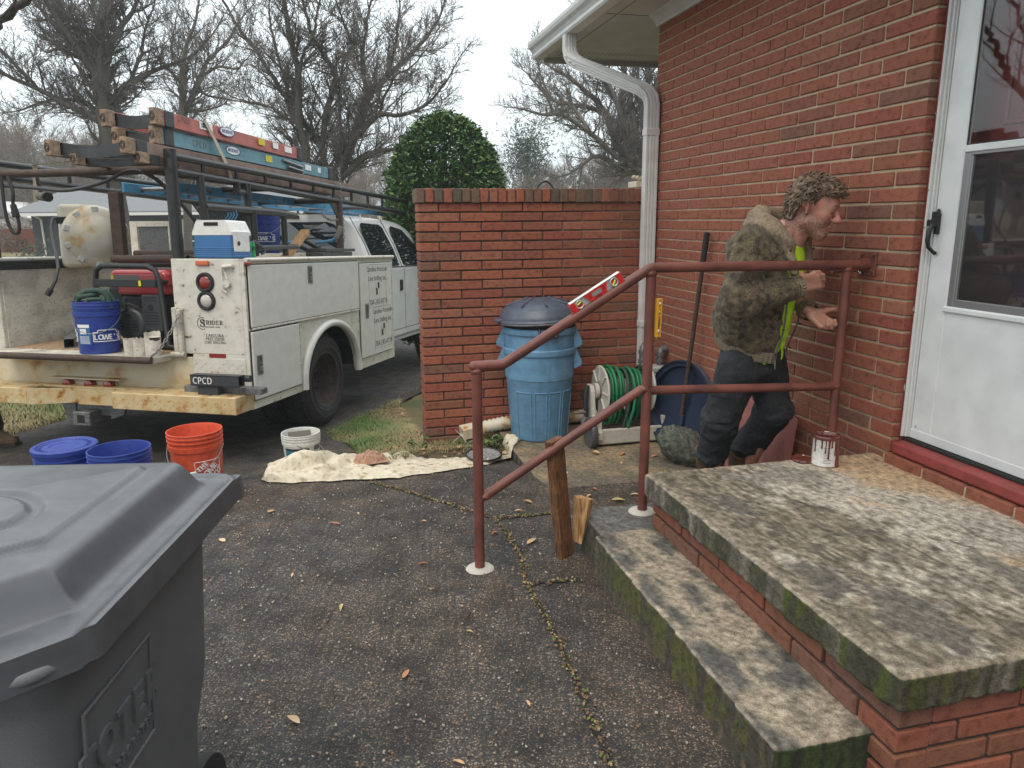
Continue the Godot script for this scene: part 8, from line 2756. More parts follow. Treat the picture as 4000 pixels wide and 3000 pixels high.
func build_small_things():
	var rng := RandomNumberGenerator.new()
	rng.seed = 321
	# single leaves on the paving
	var spots := [[-1.52, 2.13, 0.075], [-1.62, 2.20, 0.03], [-1.67, 1.99, 0.05], [-1.48, 1.72, 0.05], [-1.40, 1.60, 0.055], [-1.22, 1.68, 0.05], [-1.32, 1.86, 0.04], [-2.42, 1.63, 0.06], [-2.05, 2.25, 0.05], [-2.40, 2.55, 0.05], [-2.3, 1.52, 0.03], [-1.98, 1.72, 0.03], [-2.6, 2.2, 0.04], [-2.2, 3.05, 0.045], [-1.95, 2.85, 0.03], [-2.55, 3.2, 0.05], [-2.1, 3.5, 0.035], [-1.85, 3.3, 0.03], [-1.05, 1.60, 0.05], [-0.92, 1.72, 0.09], [-0.80, 1.66, 0.06], [-0.98, 1.5, 0.045], [-0.72, 0.80, 0.08], [-0.55, 0.86, 0.07], [-0.62, 1.02, 0.045], [-0.42, 1.25, 0.05], [-0.36, 0.95, 0.06], [-1.02, 1.1, 0.04], [-2.75, 1.35, 0.05], [-2.95, 1.7, 0.05]]
	var tones := [Color(0.42, 0.20, 0.10), Color(0.52, 0.34, 0.18), Color(0.30, 0.13, 0.08), Color(0.46, 0.38, 0.17), Color(0.55, 0.40, 0.26)]
	for k in spots.size():
		var b := Mb.new()
		b.col = tones[rng.randi() % tones.size()]
		leaf_shape(b, spots[k][2], spots[k][2] * rng.randf_range(0.12, 0.24), rng.randf_range(0.4, 1.3))
		var y := gy(spots[k][1]) + 0.007
		if spots[k][0] > -1.22 and spots[k][1] < 1.42: y = 0.108
		solo("fallen_leaf", b, M.dead_leaf, "small dry brown leaf lying on the pavement", "leaf", Transform3D(Basis.from_euler(Vector3(rng.randfn(0, 0.12), rng.randf() * TAU, rng.randfn(0, 0.12))), Vector3(spots[k][0], y, spots[k][1])), "fallen leaves on the paving")
	for k in 26:
		var b := Mb.new()
		var l := rng.randf_range(0.02, 0.085)
		b.tube([Vector3(-l * 0.5, 0, 0), Vector3(0, 0.003, l * rng.randf_range(-0.15, 0.15)), Vector3(l * 0.5, 0.001, 0)], [0.0018, 0.002, 0.0012], 5)
		var z := rng.randf_range(1.3, 4.3)
		var x := rng.randf_range(-2.5, -1.45)
		solo("twig", b, M.twig_dark, "thin dark twig lying on the pavement", "twig", Transform3D(Basis(Vector3.UP, rng.randf() * TAU), Vector3(x, gy(z) + 0.009, z)), "twigs on the paving")
	# grit and crumbs on the paving, past counting
	var gt := BoxMesh.new()
	gt.size = Vector3(0.006, 0.0035, 0.005)
	var at := []
	var cs := []
	for k in 5200:
		var z := rng.randf_range(0.6, 5.0)
		var x := lerpf(-1.4, -3.6, pow(rng.randf(), 0.9))
		at.append(Transform3D(Basis.from_euler(Vector3(rng.randf(), rng.randf() * 6.0, rng.randf())).scaled(Vector3.ONE * rng.randf_range(0.4, 1.25) * (1.4 if rng.randf() < 0.06 else 1.0)), Vector3(x, gy(z) + 0.0065, z)))
		cs.append([Color(0.30, 0.26, 0.22), Color(0.20, 0.13, 0.085), Color(0.13, 0.12, 0.115), Color(0.42, 0.37, 0.31), Color(0.25, 0.16, 0.10)][rng.randi() % 5])
	scatter("grit", gt, M.moss, at, cs)
	# weeds at the foot of the wall
	for w in [[-1.27, 0.22, 26, "leafy green weed growing beside the white drain hose"], [-1.32, 0.42, 20, "low green weed at the patio slab edge"], [-1.80, 0.08, 12, "small broad leaved weed at the garden wall's left corner"]]:
		var t := thing("weed", w[3], "plant", Vector3(w[0], gy(w[1]) + 0.045, w[1]))
		var st := Mb.new()
		var lf := Mb.new()
		lf.tinted = true
		for k in w[2]:
			var a := rng.randf() * TAU
			var d := Vector3(cos(a), rng.randf_range(0.5, 1.5), sin(a)).normalized()
			var l := rng.randf_range(0.04, 0.11)
			st.tube([Vector3.ZERO, d * l * 0.5 + Vector3(0, 0.004, 0), d * l], 0.0015, 4, false)
			lf.col = Color(0.07, 0.13, 0.04) * rng.randf_range(0.8, 1.5)
			lf.xf = Transform3D(Basis.from_euler(Vector3(rng.randfn(0, 0.4), rng.randf() * TAU, rng.randfn(0, 0.5))), d * l)
			leaf_shape(lf, rng.randf_range(0.03, 0.055), 0.012, 0.7)
		part(t, "stem", st, M.twig_dark)
		part(t, "leaves", lf, M.dead_leaf)
	for k in 6:
		var b := Mb.new()
		var d := Vector3(rng.randfn(0.4, 0.6), rng.randf_range(0.1, 0.9), rng.randfn(0, 0.4)).normalized()
		var l := rng.randf_range(0.12, 0.24)
		b.tube([Vector3.ZERO, d * l * 0.55 + Vector3(0, 0.012, 0), d * l], [0.004, 0.003, 0.0015], 5)
		solo("dry_stick", b, M.grout, "dry grey stick in the soil before the garden wall", "stick", Transform3D(Basis(), Vector3(-1.60 + 0.07 * k, gy(0.15) + 0.05, 0.13 + 0.05 * (k % 3))), "dry sticks by the wall")

# ---------------------------------------------------------------- figures
# tapered capsules joined with a smooth minimum
class Flesh:
	var a := PackedVector3Array()
	var b := PackedVector3Array()
	var ra := PackedFloat32Array()
	var rb := PackedFloat32Array()
	var k := 0.03
	func add(p: Vector3, q: Vector3, r0: float, r1: float) -> Flesh:
		a.append(p); b.append(q); ra.append(r0); rb.append(r1)
		return self
	func d(p: Vector3) -> float:
		var m := 10.0
		for i in a.size():
			var e := b[i] - a[i]
			var v := p - a[i]
			var h := clampf(v.dot(e) / maxf(e.dot(e), 1e-9), 0.0, 1.0)
			var x := (v - e * h).length() - lerpf(ra[i], rb[i], h)
			var t := maxf(k - absf(m - x), 0.0)
			m = minf(m, x) - t * t / (4.0 * k)
		return m

# surface nets of f over a box; cells near the surface only
func nets(f, lo: Vector3, hi: Vector3, cell: float, out: Mb, paint = null):
	var n := Vector3i(((hi - lo) / cell).ceil()) + Vector3i.ONE
	var vals := PackedFloat32Array()
	vals.resize(n.x * n.y * n.z)
	vals.fill(1.0)
	var sx := 1
	var sy := n.x
	var sz := n.x * n.y
	var B := 5
	var reach := B * cell * 0.9 * 1.35 + cell
	var live := []
	for bz in range(0, n.z, B):
		for by in range(0, n.y, B):
			for bx in range(0, n.x, B):
				var c: float = f.call(lo + Vector3(bx + B * 0.5, by + B * 0.5, bz + B * 0.5) * cell)
				var near := absf(c) < reach
				if near: live.append(Vector3i(bx, by, bz))
				for z in range(bz, mini(bz + B, n.z)):
					for y in range(by, mini(by + B, n.y)):
						for x in range(bx, mini(bx + B, n.x)):
							vals[x + y * sy + z * sz] = f.call(lo + Vector3(x, y, z) * cell) if near else c
	var at := {}
	for bl in live:
		for z in range(bl.z, mini(bl.z + B, n.z - 1)):
			for y in range(bl.y, mini(bl.y + B, n.y - 1)):
				for x in range(bl.x, mini(bl.x + B, n.x - 1)):
					var o := x + y * sy + z * sz
					var v0 := vals[o]; var v1 := vals[o + 1]; var v2 := vals[o + sy]; var v3 := vals[o + sy + 1]
					var v4 := vals[o + sz]; var v5 := vals[o + sz + 1]; var v6 := vals[o + sz + sy]; var v7 := vals[o + sz + sy + 1]
					var neg := int(v0 < 0) + int(v1 < 0) + int(v2 < 0) + int(v3 < 0) + int(v4 < 0) + int(v5 < 0) + int(v6 < 0) + int(v7 < 0)
					if neg == 0 or neg == 8: continue
					var g := Vector3(v1 + v3 + v5 + v7 - v0 - v2 - v4 - v6, v2 + v3 + v6 + v7 - v0 - v1 - v4 - v5, v4 + v5 + v6 + v7 - v0 - v1 - v2 - v3)
					var s := Vector3.ZERO
					var m := 0
					for e in [[v0, v1, 0, 0, 0, 0], [v2, v3, 0, 1, 0, 0], [v4, v5, 0, 0, 1, 0], [v6, v7, 0, 1, 1, 0], [v0, v2, 0, 0, 0, 1], [v1, v3, 1, 0, 0, 1], [v4, v6, 0, 0, 1, 1], [v5, v7, 1, 0, 1, 1], [v0, v4, 0, 0, 0, 2], [v1, v5, 1, 0, 0, 2], [v2, v6, 0, 1, 0, 2], [v3, v7, 1, 1, 0, 2]]:
						if (e[0] < 0) != (e[1] < 0):
							var p := Vector3(e[2], e[3], e[4])
							p[e[5]] += e[0] / (e[0] - e[1])
							s += p
							m += 1
					var q := lo + (Vector3(x, y, z) + s / m) * cell
					var nn := g.normalized()
					if paint != null: out.col = paint.call(q, nn)
					at[o] = out.put(q, nn)
	var st := [sx, sy, sz]
	for o in at:
		for ax in 3:
			var o2: int = o + st[ax]
			if o2 >= vals.size() or (vals[o] < 0) == (vals[o2] < 0): continue
			var u: int = st[(ax + 1) % 3]
			var w: int = st[(ax + 2) % 3]
			if at.has(o - u) and at.has(o - w) and at.has(o - u - w):
				out.tri(at[o], at[o - u], at[o - u - w])
				out.tri(at[o], at[o - u - w], at[o - w])

# a hand: wrist, finger direction d, back-of-hand normal n, thumb side t; curl per finger in radians a joint
func hand(out: Mb, wrist: Vector3, d: Vector3, n: Vector3, t: Vector3, curl: Array, thumb: Array, paint):
	var h := Flesh.new()
	h.k = 0.011
	var lo := wrist
	var hi := wrist
	h.add(wrist - d * 0.035, wrist + d * 0.012, 0.026, 0.024)
	for i in 4:
		var lat := 0.031 - 0.0205 * i
		var kn: Vector3 = wrist + d * ([0.094, 0.098, 0.093, 0.084][i]) + t * lat + n * (0.004 if i in [1, 2] else 0.0)
		h.add(wrist + d * 0.012 + t * lat * 0.65, kn, 0.0165, 0.0125)
		var p := kn
		var ang := 0.0
		var ls: Array = [[0.040, 0.025, 0.021], [0.045, 0.028, 0.022], [0.041, 0.026, 0.021], [0.033, 0.020, 0.018]][i]
		for j in 3:
			ang += curl[i] * [0.8, 1.15, 0.8][j]
			var dirn := d * cos(ang) - n * sin(ang) + t * (0.05 - 0.045 * i) * 0.6
			var q: Vector3 = p + dirn.normalized() * ls[j]
			h.add(p, q, [0.0103, 0.0093, 0.0085][j], [0.0093, 0.0085, 0.0074][j])
			p = q
			lo = lo.min(q); hi = hi.max(q)
	var p0 := wrist + d * 0.026 + t * 0.026 - n * 0.006
	h.add(wrist + d * 0.01 + t * 0.012, p0, 0.017, 0.0155)
	var td: Vector3 = (d * thumb[0] + t * thumb[1] - n * thumb[2]).normalized()
	var p1: Vector3 = p0 + td * 0.040
	h.add(p0, p1, 0.0148, 0.0118)
	var td2: Vector3 = (td + d * 0.35 - n * 0.15).normalized()
	var p2: Vector3 = p1 + td2 * 0.030
	h.add(p1, p2, 0.0112, 0.0100)
	var p3: Vector3 = p2 + (td2 + d * 0.2).normalized() * 0.024
	h.add(p2, p3, 0.0100, 0.0082)
	lo = lo.min(p3).min(wrist - d * 0.04); hi = hi.max(p3).max(wrist - d * 0.04)
	var pad := Vector3.ONE * 0.035
	# palm slab flattened by cutting both faces
	var f := func(p: Vector3) -> float:
		return h.d(p)
	nets(f, lo - pad, hi + pad, 0.0034, out, paint)

func build_person():
	var man := thing("person", "man in camouflage jacket and lime shirt working on the rail by the wall", "person", Vector3(-0.37, 0.12, 1.9))
	var O := -man.position
	var f1 := fbm(301, 9.0, 3)
	var f2 := fbm(302, 45.0, 2)
	var hf := fbm(303, 30.0, 3)
	var wr := fbm(304, 7.0, 3)
	# joints
	var pelvis := Vector3(-0.365, 0.99, 2.03)
	var waist := Vector3(-0.365, 1.19, 2.045)
	var chest := Vector3(-0.315, 1.40, 2.075)
	var neck := Vector3(-0.285, 1.585, 2.135)
	var rsh := Vector3(-0.490, 1.500, 2.155)
	var relb := Vector3(-0.605, 1.285, 2.290)
	var rwr := Vector3(-0.320, 1.340, 2.305)
	var lsh := Vector3(-0.135, 1.490, 1.985)
	var lelb := Vector3(-0.150, 1.262, 1.990)
	var lwr := Vector3(-0.185, 1.212, 2.205)
	var rhip := Vector3(-0.465, 0.94, 2.085)
	var lhip := Vector3(-0.265, 0.935, 2.0)
	var rkn := Vector3(-0.500, 0.640, 2.000)
	var lkn := Vector3(-0.205, 0.680, 2.010)
	var rank := Vector3(-0.475, 0.26, 1.885)
	var lank := Vector3(-0.250, 0.25, 1.820)
	var right := Vector3(-0.84, 0.0, 0.54)
	var front := Vector3(0.54, 0.0, 0.84)
	var head := Vector3(-0.212, 1.684, 2.215)
	var HF := Vector3(0.6491, -0.2754, 0.7091)
	var HU := Vector3(0.1987, 0.9613, 0.1915)
	HU = (HU - HF * HU.dot(HF)).normalized()
	var HX := HU.cross(HF)
	var hb := Basis(HX, HU, HF)
	var skin := func(p: Vector3, nn: Vector3) -> Color:
		return Color(0.50, 0.275, 0.205).lerp(Color(0.52, 0.22, 0.17), clampf(0.35 + 0.8 * f2.get_noise_3dv(p), 0, 1))
	# ---- skin: head, neck, hands and the body under the clothes, one mesh
	var bd := Mb.new()
	bd.tinted = true
	bd.xf = Transform3D(Basis(), O)
	var face := Flesh.new()
	face.k = 0.026
	for e in [[0, 0.035, -0.022, 0, 0.035, 0.018, 0.088, 0.080], [0, 0.0, 0.02, 0, -0.045, 0.035, 0.066, 0.054], [0, -0.080, 0.050, 0, -0.100, 0.066, 0.032, 0.026], [-0.045, -0.062, 0.0, 0.0, -0.098, 0.062, 0.026, 0.024], [0.045, -0.062, 0.0, 0.0, -0.098, 0.062, 0.026, 0.024], [-0.038, -0.018, 0.058, -0.030, -0.04, 0.058, 0.026, 0.024], [0.038, -0.018, 0.058, 0.030, -0.04, 0.058, 0.026, 0.024], [-0.034, 0.030, 0.078, 0.034, 0.030, 0.078, 0.015, 0.015]]:
		face.add(Vector3(e[0], e[1], e[2]), Vector3(e[3], e[4], e[5]), e[6], e[7])
	var feat := Flesh.new()
	feat.k = 0.011
	feat.add(Vector3(0, 0.022, 0.090), Vector3(0, -0.024, 0.119), 0.0085, 0.0125)
	feat.add(Vector3(0, -0.026, 0.116), Vector3(0, -0.027, 0.117), 0.0135, 0.0135)
	for s in [-1.0, 1.0]:
		feat.add(Vector3(s * 0.012, -0.030, 0.103), Vector3(s * 0.013, -0.031, 0.104), 0.010, 0.010)
		feat.add(Vector3(s * 0.018, -0.066, 0.087), Vector3(0, -0.0625, 0.0965), 0.0058, 0.0072)
		feat.add(Vector3(s * 0.017, -0.073, 0.085), Vector3(0, -0.0755, 0.0945), 0.0060, 0.0080)
		feat.add(Vector3(s * 0.030, 0.005, 0.072), Vector3(s * 0.033, 0.004, 0.072), 0.0155, 0.015)
		feat.add(Vector3(s * 0.081, 0.020, -0.012), Vector3(s * 0.081, -0.022, -0.006), 0.013, 0.008)
		feat.add(Vector3(s * 0.086, 0.026, -0.022), Vector3(s * 0.088, 0.004, -0.028), 0.007, 0.007)
	var nk := Flesh.new()
	var nl := hb.transposed() * (neck - Vector3(0, 0.06, 0) - head)
	nk.add(Vector3(0, -0.045, -0.03), nl, 0.062, 0.072)
	var fhead := func(p: Vector3) -> float:
		var x := face.d(p)
		var y := feat.d(p)
		var t := maxf(0.010 - absf(x - y), 0.0)
		x = minf(x, y) - t * t / 0.04
		y = nk.d(p)
		t = maxf(0.03 - absf(x - y), 0.0)
		x = minf(x, y) - t * t / 0.12
		# mouth slit, lid line, nostrils
		x += 0.0035 * exp(-pow((p.y + 0.0695) / 0.0018, 2)) * smooth(0.024, 0.012, absf(p.x)) * smooth(0.06, 0.08, p.z)
		for s in [-1.0, 1.0]:
			x += 0.003 * exp(-pow((p.y - 0.001 + 12.0 * pow(p.x - s * 0.031, 2)) / 0.0022, 2)) * smooth(0.017, 0.010, absf(p.x - s * 0.031)) * smooth(0.06, 0.078, p.z)
		return x
	var fpaint := func(q: Vector3, nn: Vector3) -> Color:
		var p: Vector3 = q
		var c := Color(0.50, 0.275, 0.205)
		c = c.lerp(Color(0.53, 0.21, 0.165), clampf(0.3 + f2.get_noise_3dv(q * 0.5), 0, 1))
		c = c.lerp(Color(0.56, 0.20, 0.16), 0.7 * maxf(exp(-pow((absf(p.x) - 0.042) / 0.02, 2) - pow((p.y + 0.02) / 0.022, 2)), smooth(0.10, 0.115, p.z)))
		if absf(p.x) > 0.074: c = Color(0.55, 0.22, 0.17)
		# stubble over jaw, chin, lip and sideburns
		var st := smooth(-0.030, -0.062, p.y - 0.25 * clampf(p.z - 0.03, -0.05, 0.06)) * smooth(-0.145, -0.10, p.y)
		st = maxf(st, smooth(0.055, 0.066, absf(p.x)) * smooth(0.03, -0.01, p.z) * smooth(-0.03, -0.01, p.z + 0.02) * smooth(0.02, -0.02, p.y))
		st = maxf(st, 0.8 * smooth(-0.045, -0.052, p.y) * smooth(0.085, 0.092, p.z) * smooth(-0.066, -0.058, p.y))
		c = c.lerp(Color(0.15, 0.085, 0.055), clampf(st * (0.62 + 0.9 * f2.get_noise_3dv(q * 2.0)), 0, 0.8))
		var lip := smooth(0.0085, 0.005, absf(p.y + 0.0695)) * smooth(0.024, 0.016, absf(p.x)) * smooth(0.083, 0.09, p.z)
		c = c.lerp(Color(0.42, 0.15, 0.13), lip * 0.8)
		for s in [-1.0, 1.0]:
			var dx: float = p.x - s * 0.031
			c = c.lerp(Color(0.07, 0.045, 0.035), 0.85 * smooth(0.0035, 0.0015, absf(p.y - 0.0 + 12.0 * dx * dx)) * smooth(0.017, 0.012, absf(dx)) * smooth(0.065, 0.075, p.z))
			c = c.lerp(Color(0.13, 0.08, 0.05), 0.75 * smooth(0.006, 0.002, absf(p.y - 0.034 + 5.0 * dx * dx)) * smooth(0.024, 0.016, absf(dx)) * smooth(0.06, 0.07, p.z))
		return c
	bd.xf = Transform3D(hb, head + O)
	nets(fhead, Vector3(-0.115, -0.20, -0.145), Vector3(0.115, 0.145, 0.15), 0.0042, bd, fpaint)
	bd.xf = Transform3D(Basis(), O)
	var core := Flesh.new()
	core.k = 0.07
	for e in [[pelvis, waist, 0.125, 0.12], [waist, chest, 0.12, 0.125], [rsh, lsh, 0.07, 0.07], [chest, neck, 0.11, 0.06], [rsh, relb, 0.05, 0.043], [relb, rwr, 0.042, 0.029], [lsh, lelb, 0.05, 0.043], [lelb, lwr, 0.042, 0.029], [rhip, rkn, 0.08, 0.055], [rkn, rank, 0.052, 0.038], [lhip, lkn, 0.08, 0.055], [lkn, lank, 0.052, 0.038]]: core.add(e[0], e[1], e[2], e[3])
	nets(func(p): return core.d(p), Vector3(-0.75, 0.15, 1.70), Vector3(0.02, 1.68, 2.42), 0.016, bd, skin)
	var rd := Vector3(0.955, 0.235, -0.18).normalized()
	var rn := Vector3(-0.06, 0.45, 0.90)
	rn = (rn - rd * rn.dot(rd)).normalized()
	hand(bd, rwr + rd * 0.02, rd, rn, rn.cross(rd), [0.42, 0.40, 0.46, 0.52], [0.75, 0.55, 0.75], skin)
	var ldir := Vector3(0.42, -0.52, 0.72).normalized()
	var ln := Vector3(0.10, -0.62, -0.62)
	ln = (ln - ldir * ln.dot(ldir)).normalized()
	hand(bd, lwr + ldir * 0.01, ldir, ln, ldir.cross(ln), [0.40, 0.62, 0.72, 0.78], [0.45, 1.0, 0.15], skin)
	part(man, "body", bd, M.skin)
	# ---- hair: cap and tousled locks
	var hc := Mb.new()
	hc.tinted = true
	hc.xf = Transform3D(hb, head + O)
	var hair_at := func(p: Vector3) -> float:
		# negative inside the hair region: hairline over the brow, round the ear, down the nape
		var line: float = 0.070 if p.z > 0.045 else (lerpf(0.012, 0.070, smooth(0.0, 0.05, p.z)) if p.z > 0.0 else lerpf(-0.075, 0.012, smooth(-0.075, 0.0, p.z)))
		if p.z < 0.015 and p.z > -0.045 and absf(p.x) > 0.055: line = maxf(line, 0.020)
		return line - p.y
	var skull := Flesh.new()
	skull.k = 0.03
	skull.add(Vector3(0, 0.037, -0.024), Vector3(0, 0.037, 0.022), 0.090, 0.082)
	skull.add(Vector3(0, 0.0, -0.03), Vector3(0, -0.05, -0.035), 0.080, 0.066)
	var fcap := func(p: Vector3) -> float:
		return maxf(skull.d(p) - 0.012 - 0.010 * hf.get_noise_3dv(p) - 0.012 * smooth(0.06, 0.12, p.y), hair_at.call(p) * 0.9)
	var hpaint := func(q: Vector3, _n: Vector3) -> Color:
		return Color(0.055, 0.035, 0.024).lerp(Color(0.20, 0.135, 0.085), clampf(0.35 + 1.2 * hf.get_noise_3dv(q * 1.4), 0, 1))
	nets(fcap, Vector3(-0.125, -0.10, -0.145), Vector3(0.125, 0.175, 0.135), 0.005, hc, hpaint)
	var rng := RandomNumberGenerator.new()
	rng.seed = 71
	for k in 900:
		var d := Vector3(rng.randfn(0, 1), rng.randfn(0.35, 0.8), rng.randfn(-0.1, 0.9)).normalized()
		var p := Vector3(0, 0.03, -0.005) + d * 0.06
		for it in 6: p += d * (-(skull.d(p) - 0.006)) * 0.9
		if hair_at.call(p) > -0.004: continue
		var top := smooth(0.05, 0.11, p.y)
		var flow := Vector3(0.25 * sin(p.z * 40.0 + p.x * 20.0), 0.15 + 0.25 * top, 0.75 * top + 0.1).lerp(Vector3(p.x * 3.0, -0.85, -0.25), smooth(0.06, -0.01, p.y))
		flow = (flow + Vector3(rng.randfn(0, 0.5), rng.randfn(0, 0.35), rng.randfn(0, 0.45))).normalized()
		var l := rng.randf_range(0.018, 0.031) * (1.0 + 0.35 * top)
		var q1 := p + (d * 0.75 + flow * 0.7).normalized() * l * 0.45
		var q2 := q1 + (d * 0.25 + flow).normalized() * l * 0.40
		var q3 := q2 + (flow - d * 0.25 + Vector3(0, -0.2, 0)).normalized() * l * 0.35
		hc.col = Color(0.05, 0.032, 0.022).lerp(Color(0.24, 0.16, 0.10), pow(rng.randf(), 1.5))
		hc.tube([p - d * 0.004, q1, q2, q3], [0.0042, 0.0038, 0.0026, 0.0006], 5, false)
	part(man, "hair", hc, M.hair)
	# ---- lime shirt
	var shirt := Flesh.new()
	shirt.k = 0.08
	for e in [[pelvis, waist, 0.145, 0.148], [waist, chest, 0.148, 0.142], [rsh.lerp(lsh, 0.12), rsh.lerp(lsh, 0.88), 0.075, 0.075], [chest, neck - Vector3(0, 0.02, 0), 0.125, 0.068]]: shirt.add(e[0], e[1], e[2], e[3])
	var sh := Mb.new()
	sh.xf = Transform3D(Basis(), O)
	var ncut := (neck - chest).normalized()
	var fshirt := func(p: Vector3) -> float:
		var w := 0.005 * sin((p - waist).dot(right) * 55.0 + 5.0 * wr.get_noise_3dv(p)) * smooth(1.45, 1.2, p.y) + 0.006 * wr.get_noise_3dv(p)
		var x := shirt.d(p) + w
		x = maxf(x, (p - neck).dot(ncut) + 0.018 + 0.35 * maxf(0.0, (p - neck).dot(front)))
		return maxf(x, 0.955 + 0.02 * sin(p.x * 20.0) - p.y)
	nets(fshirt, Vector3(-0.62, 0.93, 1.80), Vector3(0.0, 1.66, 2.34), 0.011, sh, null)
	part(man, "shirt", sh, M.hi_vis)
	words(man, "lettering", "Core", 0.018, M.text_black, Transform3D(Basis(Vector3(0.84, 0, -0.54), Vector3(0, 1, 0), front), Vector3(-0.245, 1.372, 2.222) + O), "Droid Sans", true)
	# ---- jacket: shell over the shirt, open at the front
	var jk := Flesh.new()
	jk.k = 0.085
	for e in [[pelvis + Vector3(0, 0.02, 0), waist, 0.172, 0.180], [waist, chest, 0.180, 0.168], [rsh, lsh, 0.094, 0.094], [chest, neck - Vector3(0, 0.03, 0), 0.145, 0.090]]: jk.add(e[0], e[1], e[2], e[3])
	var slv := Flesh.new()
	slv.k = 0.035
	for e in [[rsh, relb, 0.092, 0.080], [relb, rwr, 0.080, 0.050], [lsh, lelb, 0.085, 0.074], [lelb, lwr, 0.074, 0.048]]: slv.add(e[0], e[1], e[2], e[3])
	var axis_at := func(p: Vector3) -> Vector3:
		var y: float = p.y
		if y < waist.y: return pelvis.lerp(waist, clampf((y - pelvis.y) / (waist.y - pelvis.y), 0, 1))
		if y < chest.y: return waist.lerp(chest, (y - waist.y) / (chest.y - waist.y))
		return chest.lerp(neck, clampf((y - chest.y) / (neck.y - chest.y), 0, 1))
	var hem := func(p: Vector3) -> float:
		return 1.015 - 0.23 * ((p - pelvis).dot(front) - 0.02) + 0.012 * sin((p - pelvis).dot(right) * 14.0)
	var fjacket := func(p: Vector3) -> float:
		var x := jk.d(p)
		var s := slv.d(p)
		var t := maxf(0.05 - absf(x - s), 0.0)
		x = minf(x, s) - t * t / 0.2
		# quilting seams, cloth wrinkles, bunching over the elbow
		x += 0.010 * wr.get_noise_3dv(p * 1.1) + 0.005 * sin(p.y * 62.0 + 9.0 * f1.get_noise_3dv(p * 0.35)) * clampf(1.0 - absf((p - relb).length() - 0.06) / 0.16, 0, 1)
		x += 0.006 * sin((p.x * 0.5 + p.y + p.z * 0.4) * 42.0 + 7.0 * wr.get_noise_3dv(p * 0.6)) * (0.5 + 0.6 * wr.get_noise_3dv(p * 0.5 + Vector3(4, 0, 0)))
		var c: Vector3 = axis_at.call(p)
		var lat := (p - c).dot(right)
		var fr := (p - c).dot(front)
		if p.y < 1.64:
			var open := Vector2(lerpf(-0.125, -0.095, smooth(1.0, 1.5, p.y)), lerpf(0.080, 0.100, smooth(1.0, 1.5, p.y)))
			var cut := minf(minf(lat - open.x, open.y - lat), fr - 0.03)
			x = maxf(x, cut)
			x = maxf(x, -(shirt.d(p) - 0.006))
		x = maxf(x, hem.call(p) - p.y)
		x = maxf(x, (p - neck).dot(ncut) - 0.012)
		x = maxf(x, (p - rwr).dot((rwr - relb).normalized()) + 0.012)
		x = maxf(x, (p - lwr).dot((lwr - lelb).normalized()) + 0.008) if (p - lwr).length() < 0.16 else x
		return x
	var jm := Mb.new()
	jm.xf = Transform3D(Basis(), O)
	jm.tinted = true
	var jpaint := func(p: Vector3, nn: Vector3) -> Color:
		var c: Vector3 = axis_at.call(p)
		# lining shows where the shell turns inwards
		if jk.d(p) < -0.016 and slv.d(p) > 0.0 and nn.dot(p - c) < 0.0: return Color(0.75, 0.68, 0.6)
		return Color(1.1, 1.06, 1.0)
	nets(fjacket, Vector3(-0.78, 0.86, 1.72), Vector3(0.0, 1.66, 2.44), 0.0115, jm, jpaint)
	var jacket := part(man, "jacket", jm, M.camo)
	# ribbed hem and cuffs
	var rb := Mb.new()
	rb.xf = Transform3D(Basis(), O)
	var frib := func(p: Vector3) -> float:
		var c: Vector3 = axis_at.call(p)
		var lat := (p - c).dot(right)
		var fr := (p - c).dot(front)
		var a := atan2(fr, lat)
		var x := absf(jk.d(p) + 0.012 + 0.0035 * sin(a * 80.0)) - 0.012
		x = maxf(x, minf(minf(lat + 0.09, 0.06 - lat), fr - 0.03))
		return maxf(maxf(x, hem.call(p) - 0.035 - p.y), p.y - hem.call(p) - 0.024)
	nets(frib, Vector3(-0.62, 0.84, 1.80), Vector3(-0.05, 1.16, 2.30), 0.0085, rb, null)
	part(jacket, "hem_band", rb, M.rib_tan)
	for e in [[relb, rwr, 0.047], [lelb, lwr, 0.045]]:
		var d: Vector3 = (e[1] - e[0]).normalized()
		var cf := Mb.new()
		cf.xf = Transform3D(Basis(), O)
		var pts := []
		var rs := []
		for k in 9:
			pts.append(e[1] + d * (-0.036 + 0.0062 * k))
			rs.append(e[2] + 0.003 * sin(k * 1.9) + (0.004 if k in [1, 2, 3] else 0.0) - (0.006 if k == 8 else 0.0))
		cf.tube(pts, rs, 22, false)
		for k in 22:
			var s := perp_of(d)
			var u := s.cross(d)
			var o := s * cos(TAU * k / 22.0) + u * sin(TAU * k / 22.0)
			cf.tube([e[1] + d * -0.032 + o * (e[2] + 0.001), e[1] + d * 0.010 + o * (e[2] - 0.001)], 0.0038, 5)
		part(jacket, "cuff", cf, M.rib_tan)
	# hood lying on the back of the neck
	var hd := Mb.new()
	hd.xf = Transform3D(Basis(), O)
	var hood := Flesh.new()
	hood.k = 0.035
	var hcen := neck - front * 0.02 + Vector3(0, -0.005, 0)
	var ring := []
	for k in 15:
		var a := -0.65 + (PI + 1.3) * k / 14.0
		var back := -sin(a)
		ring.append(hcen + right * cos(a) * 0.118 + front * back * 0.105 + Vector3(0, 0.055 * maxf(sin(a), 0.0) + 0.012 - 0.10 * maxf(-sin(a), 0.0), 0))
	for k in 14: hood.add(ring[k], ring[k + 1], 0.030 + 0.014 * sin(PI * k / 14.0), 0.030 + 0.014 * sin(PI * (k + 1) / 14.0))
	hood.add(hcen - front * 0.115 + Vector3(0, 0.02, 0) + right * 0.06, hcen - front * 0.15 + Vector3(0, -0.07, 0) + right * 0.02, 0.05, 0.05)
	hood.add(ring[0], ring[0] + Vector3(0, -0.13, 0) + front * 0.045 + right * -0.005, 0.026, 0.020)
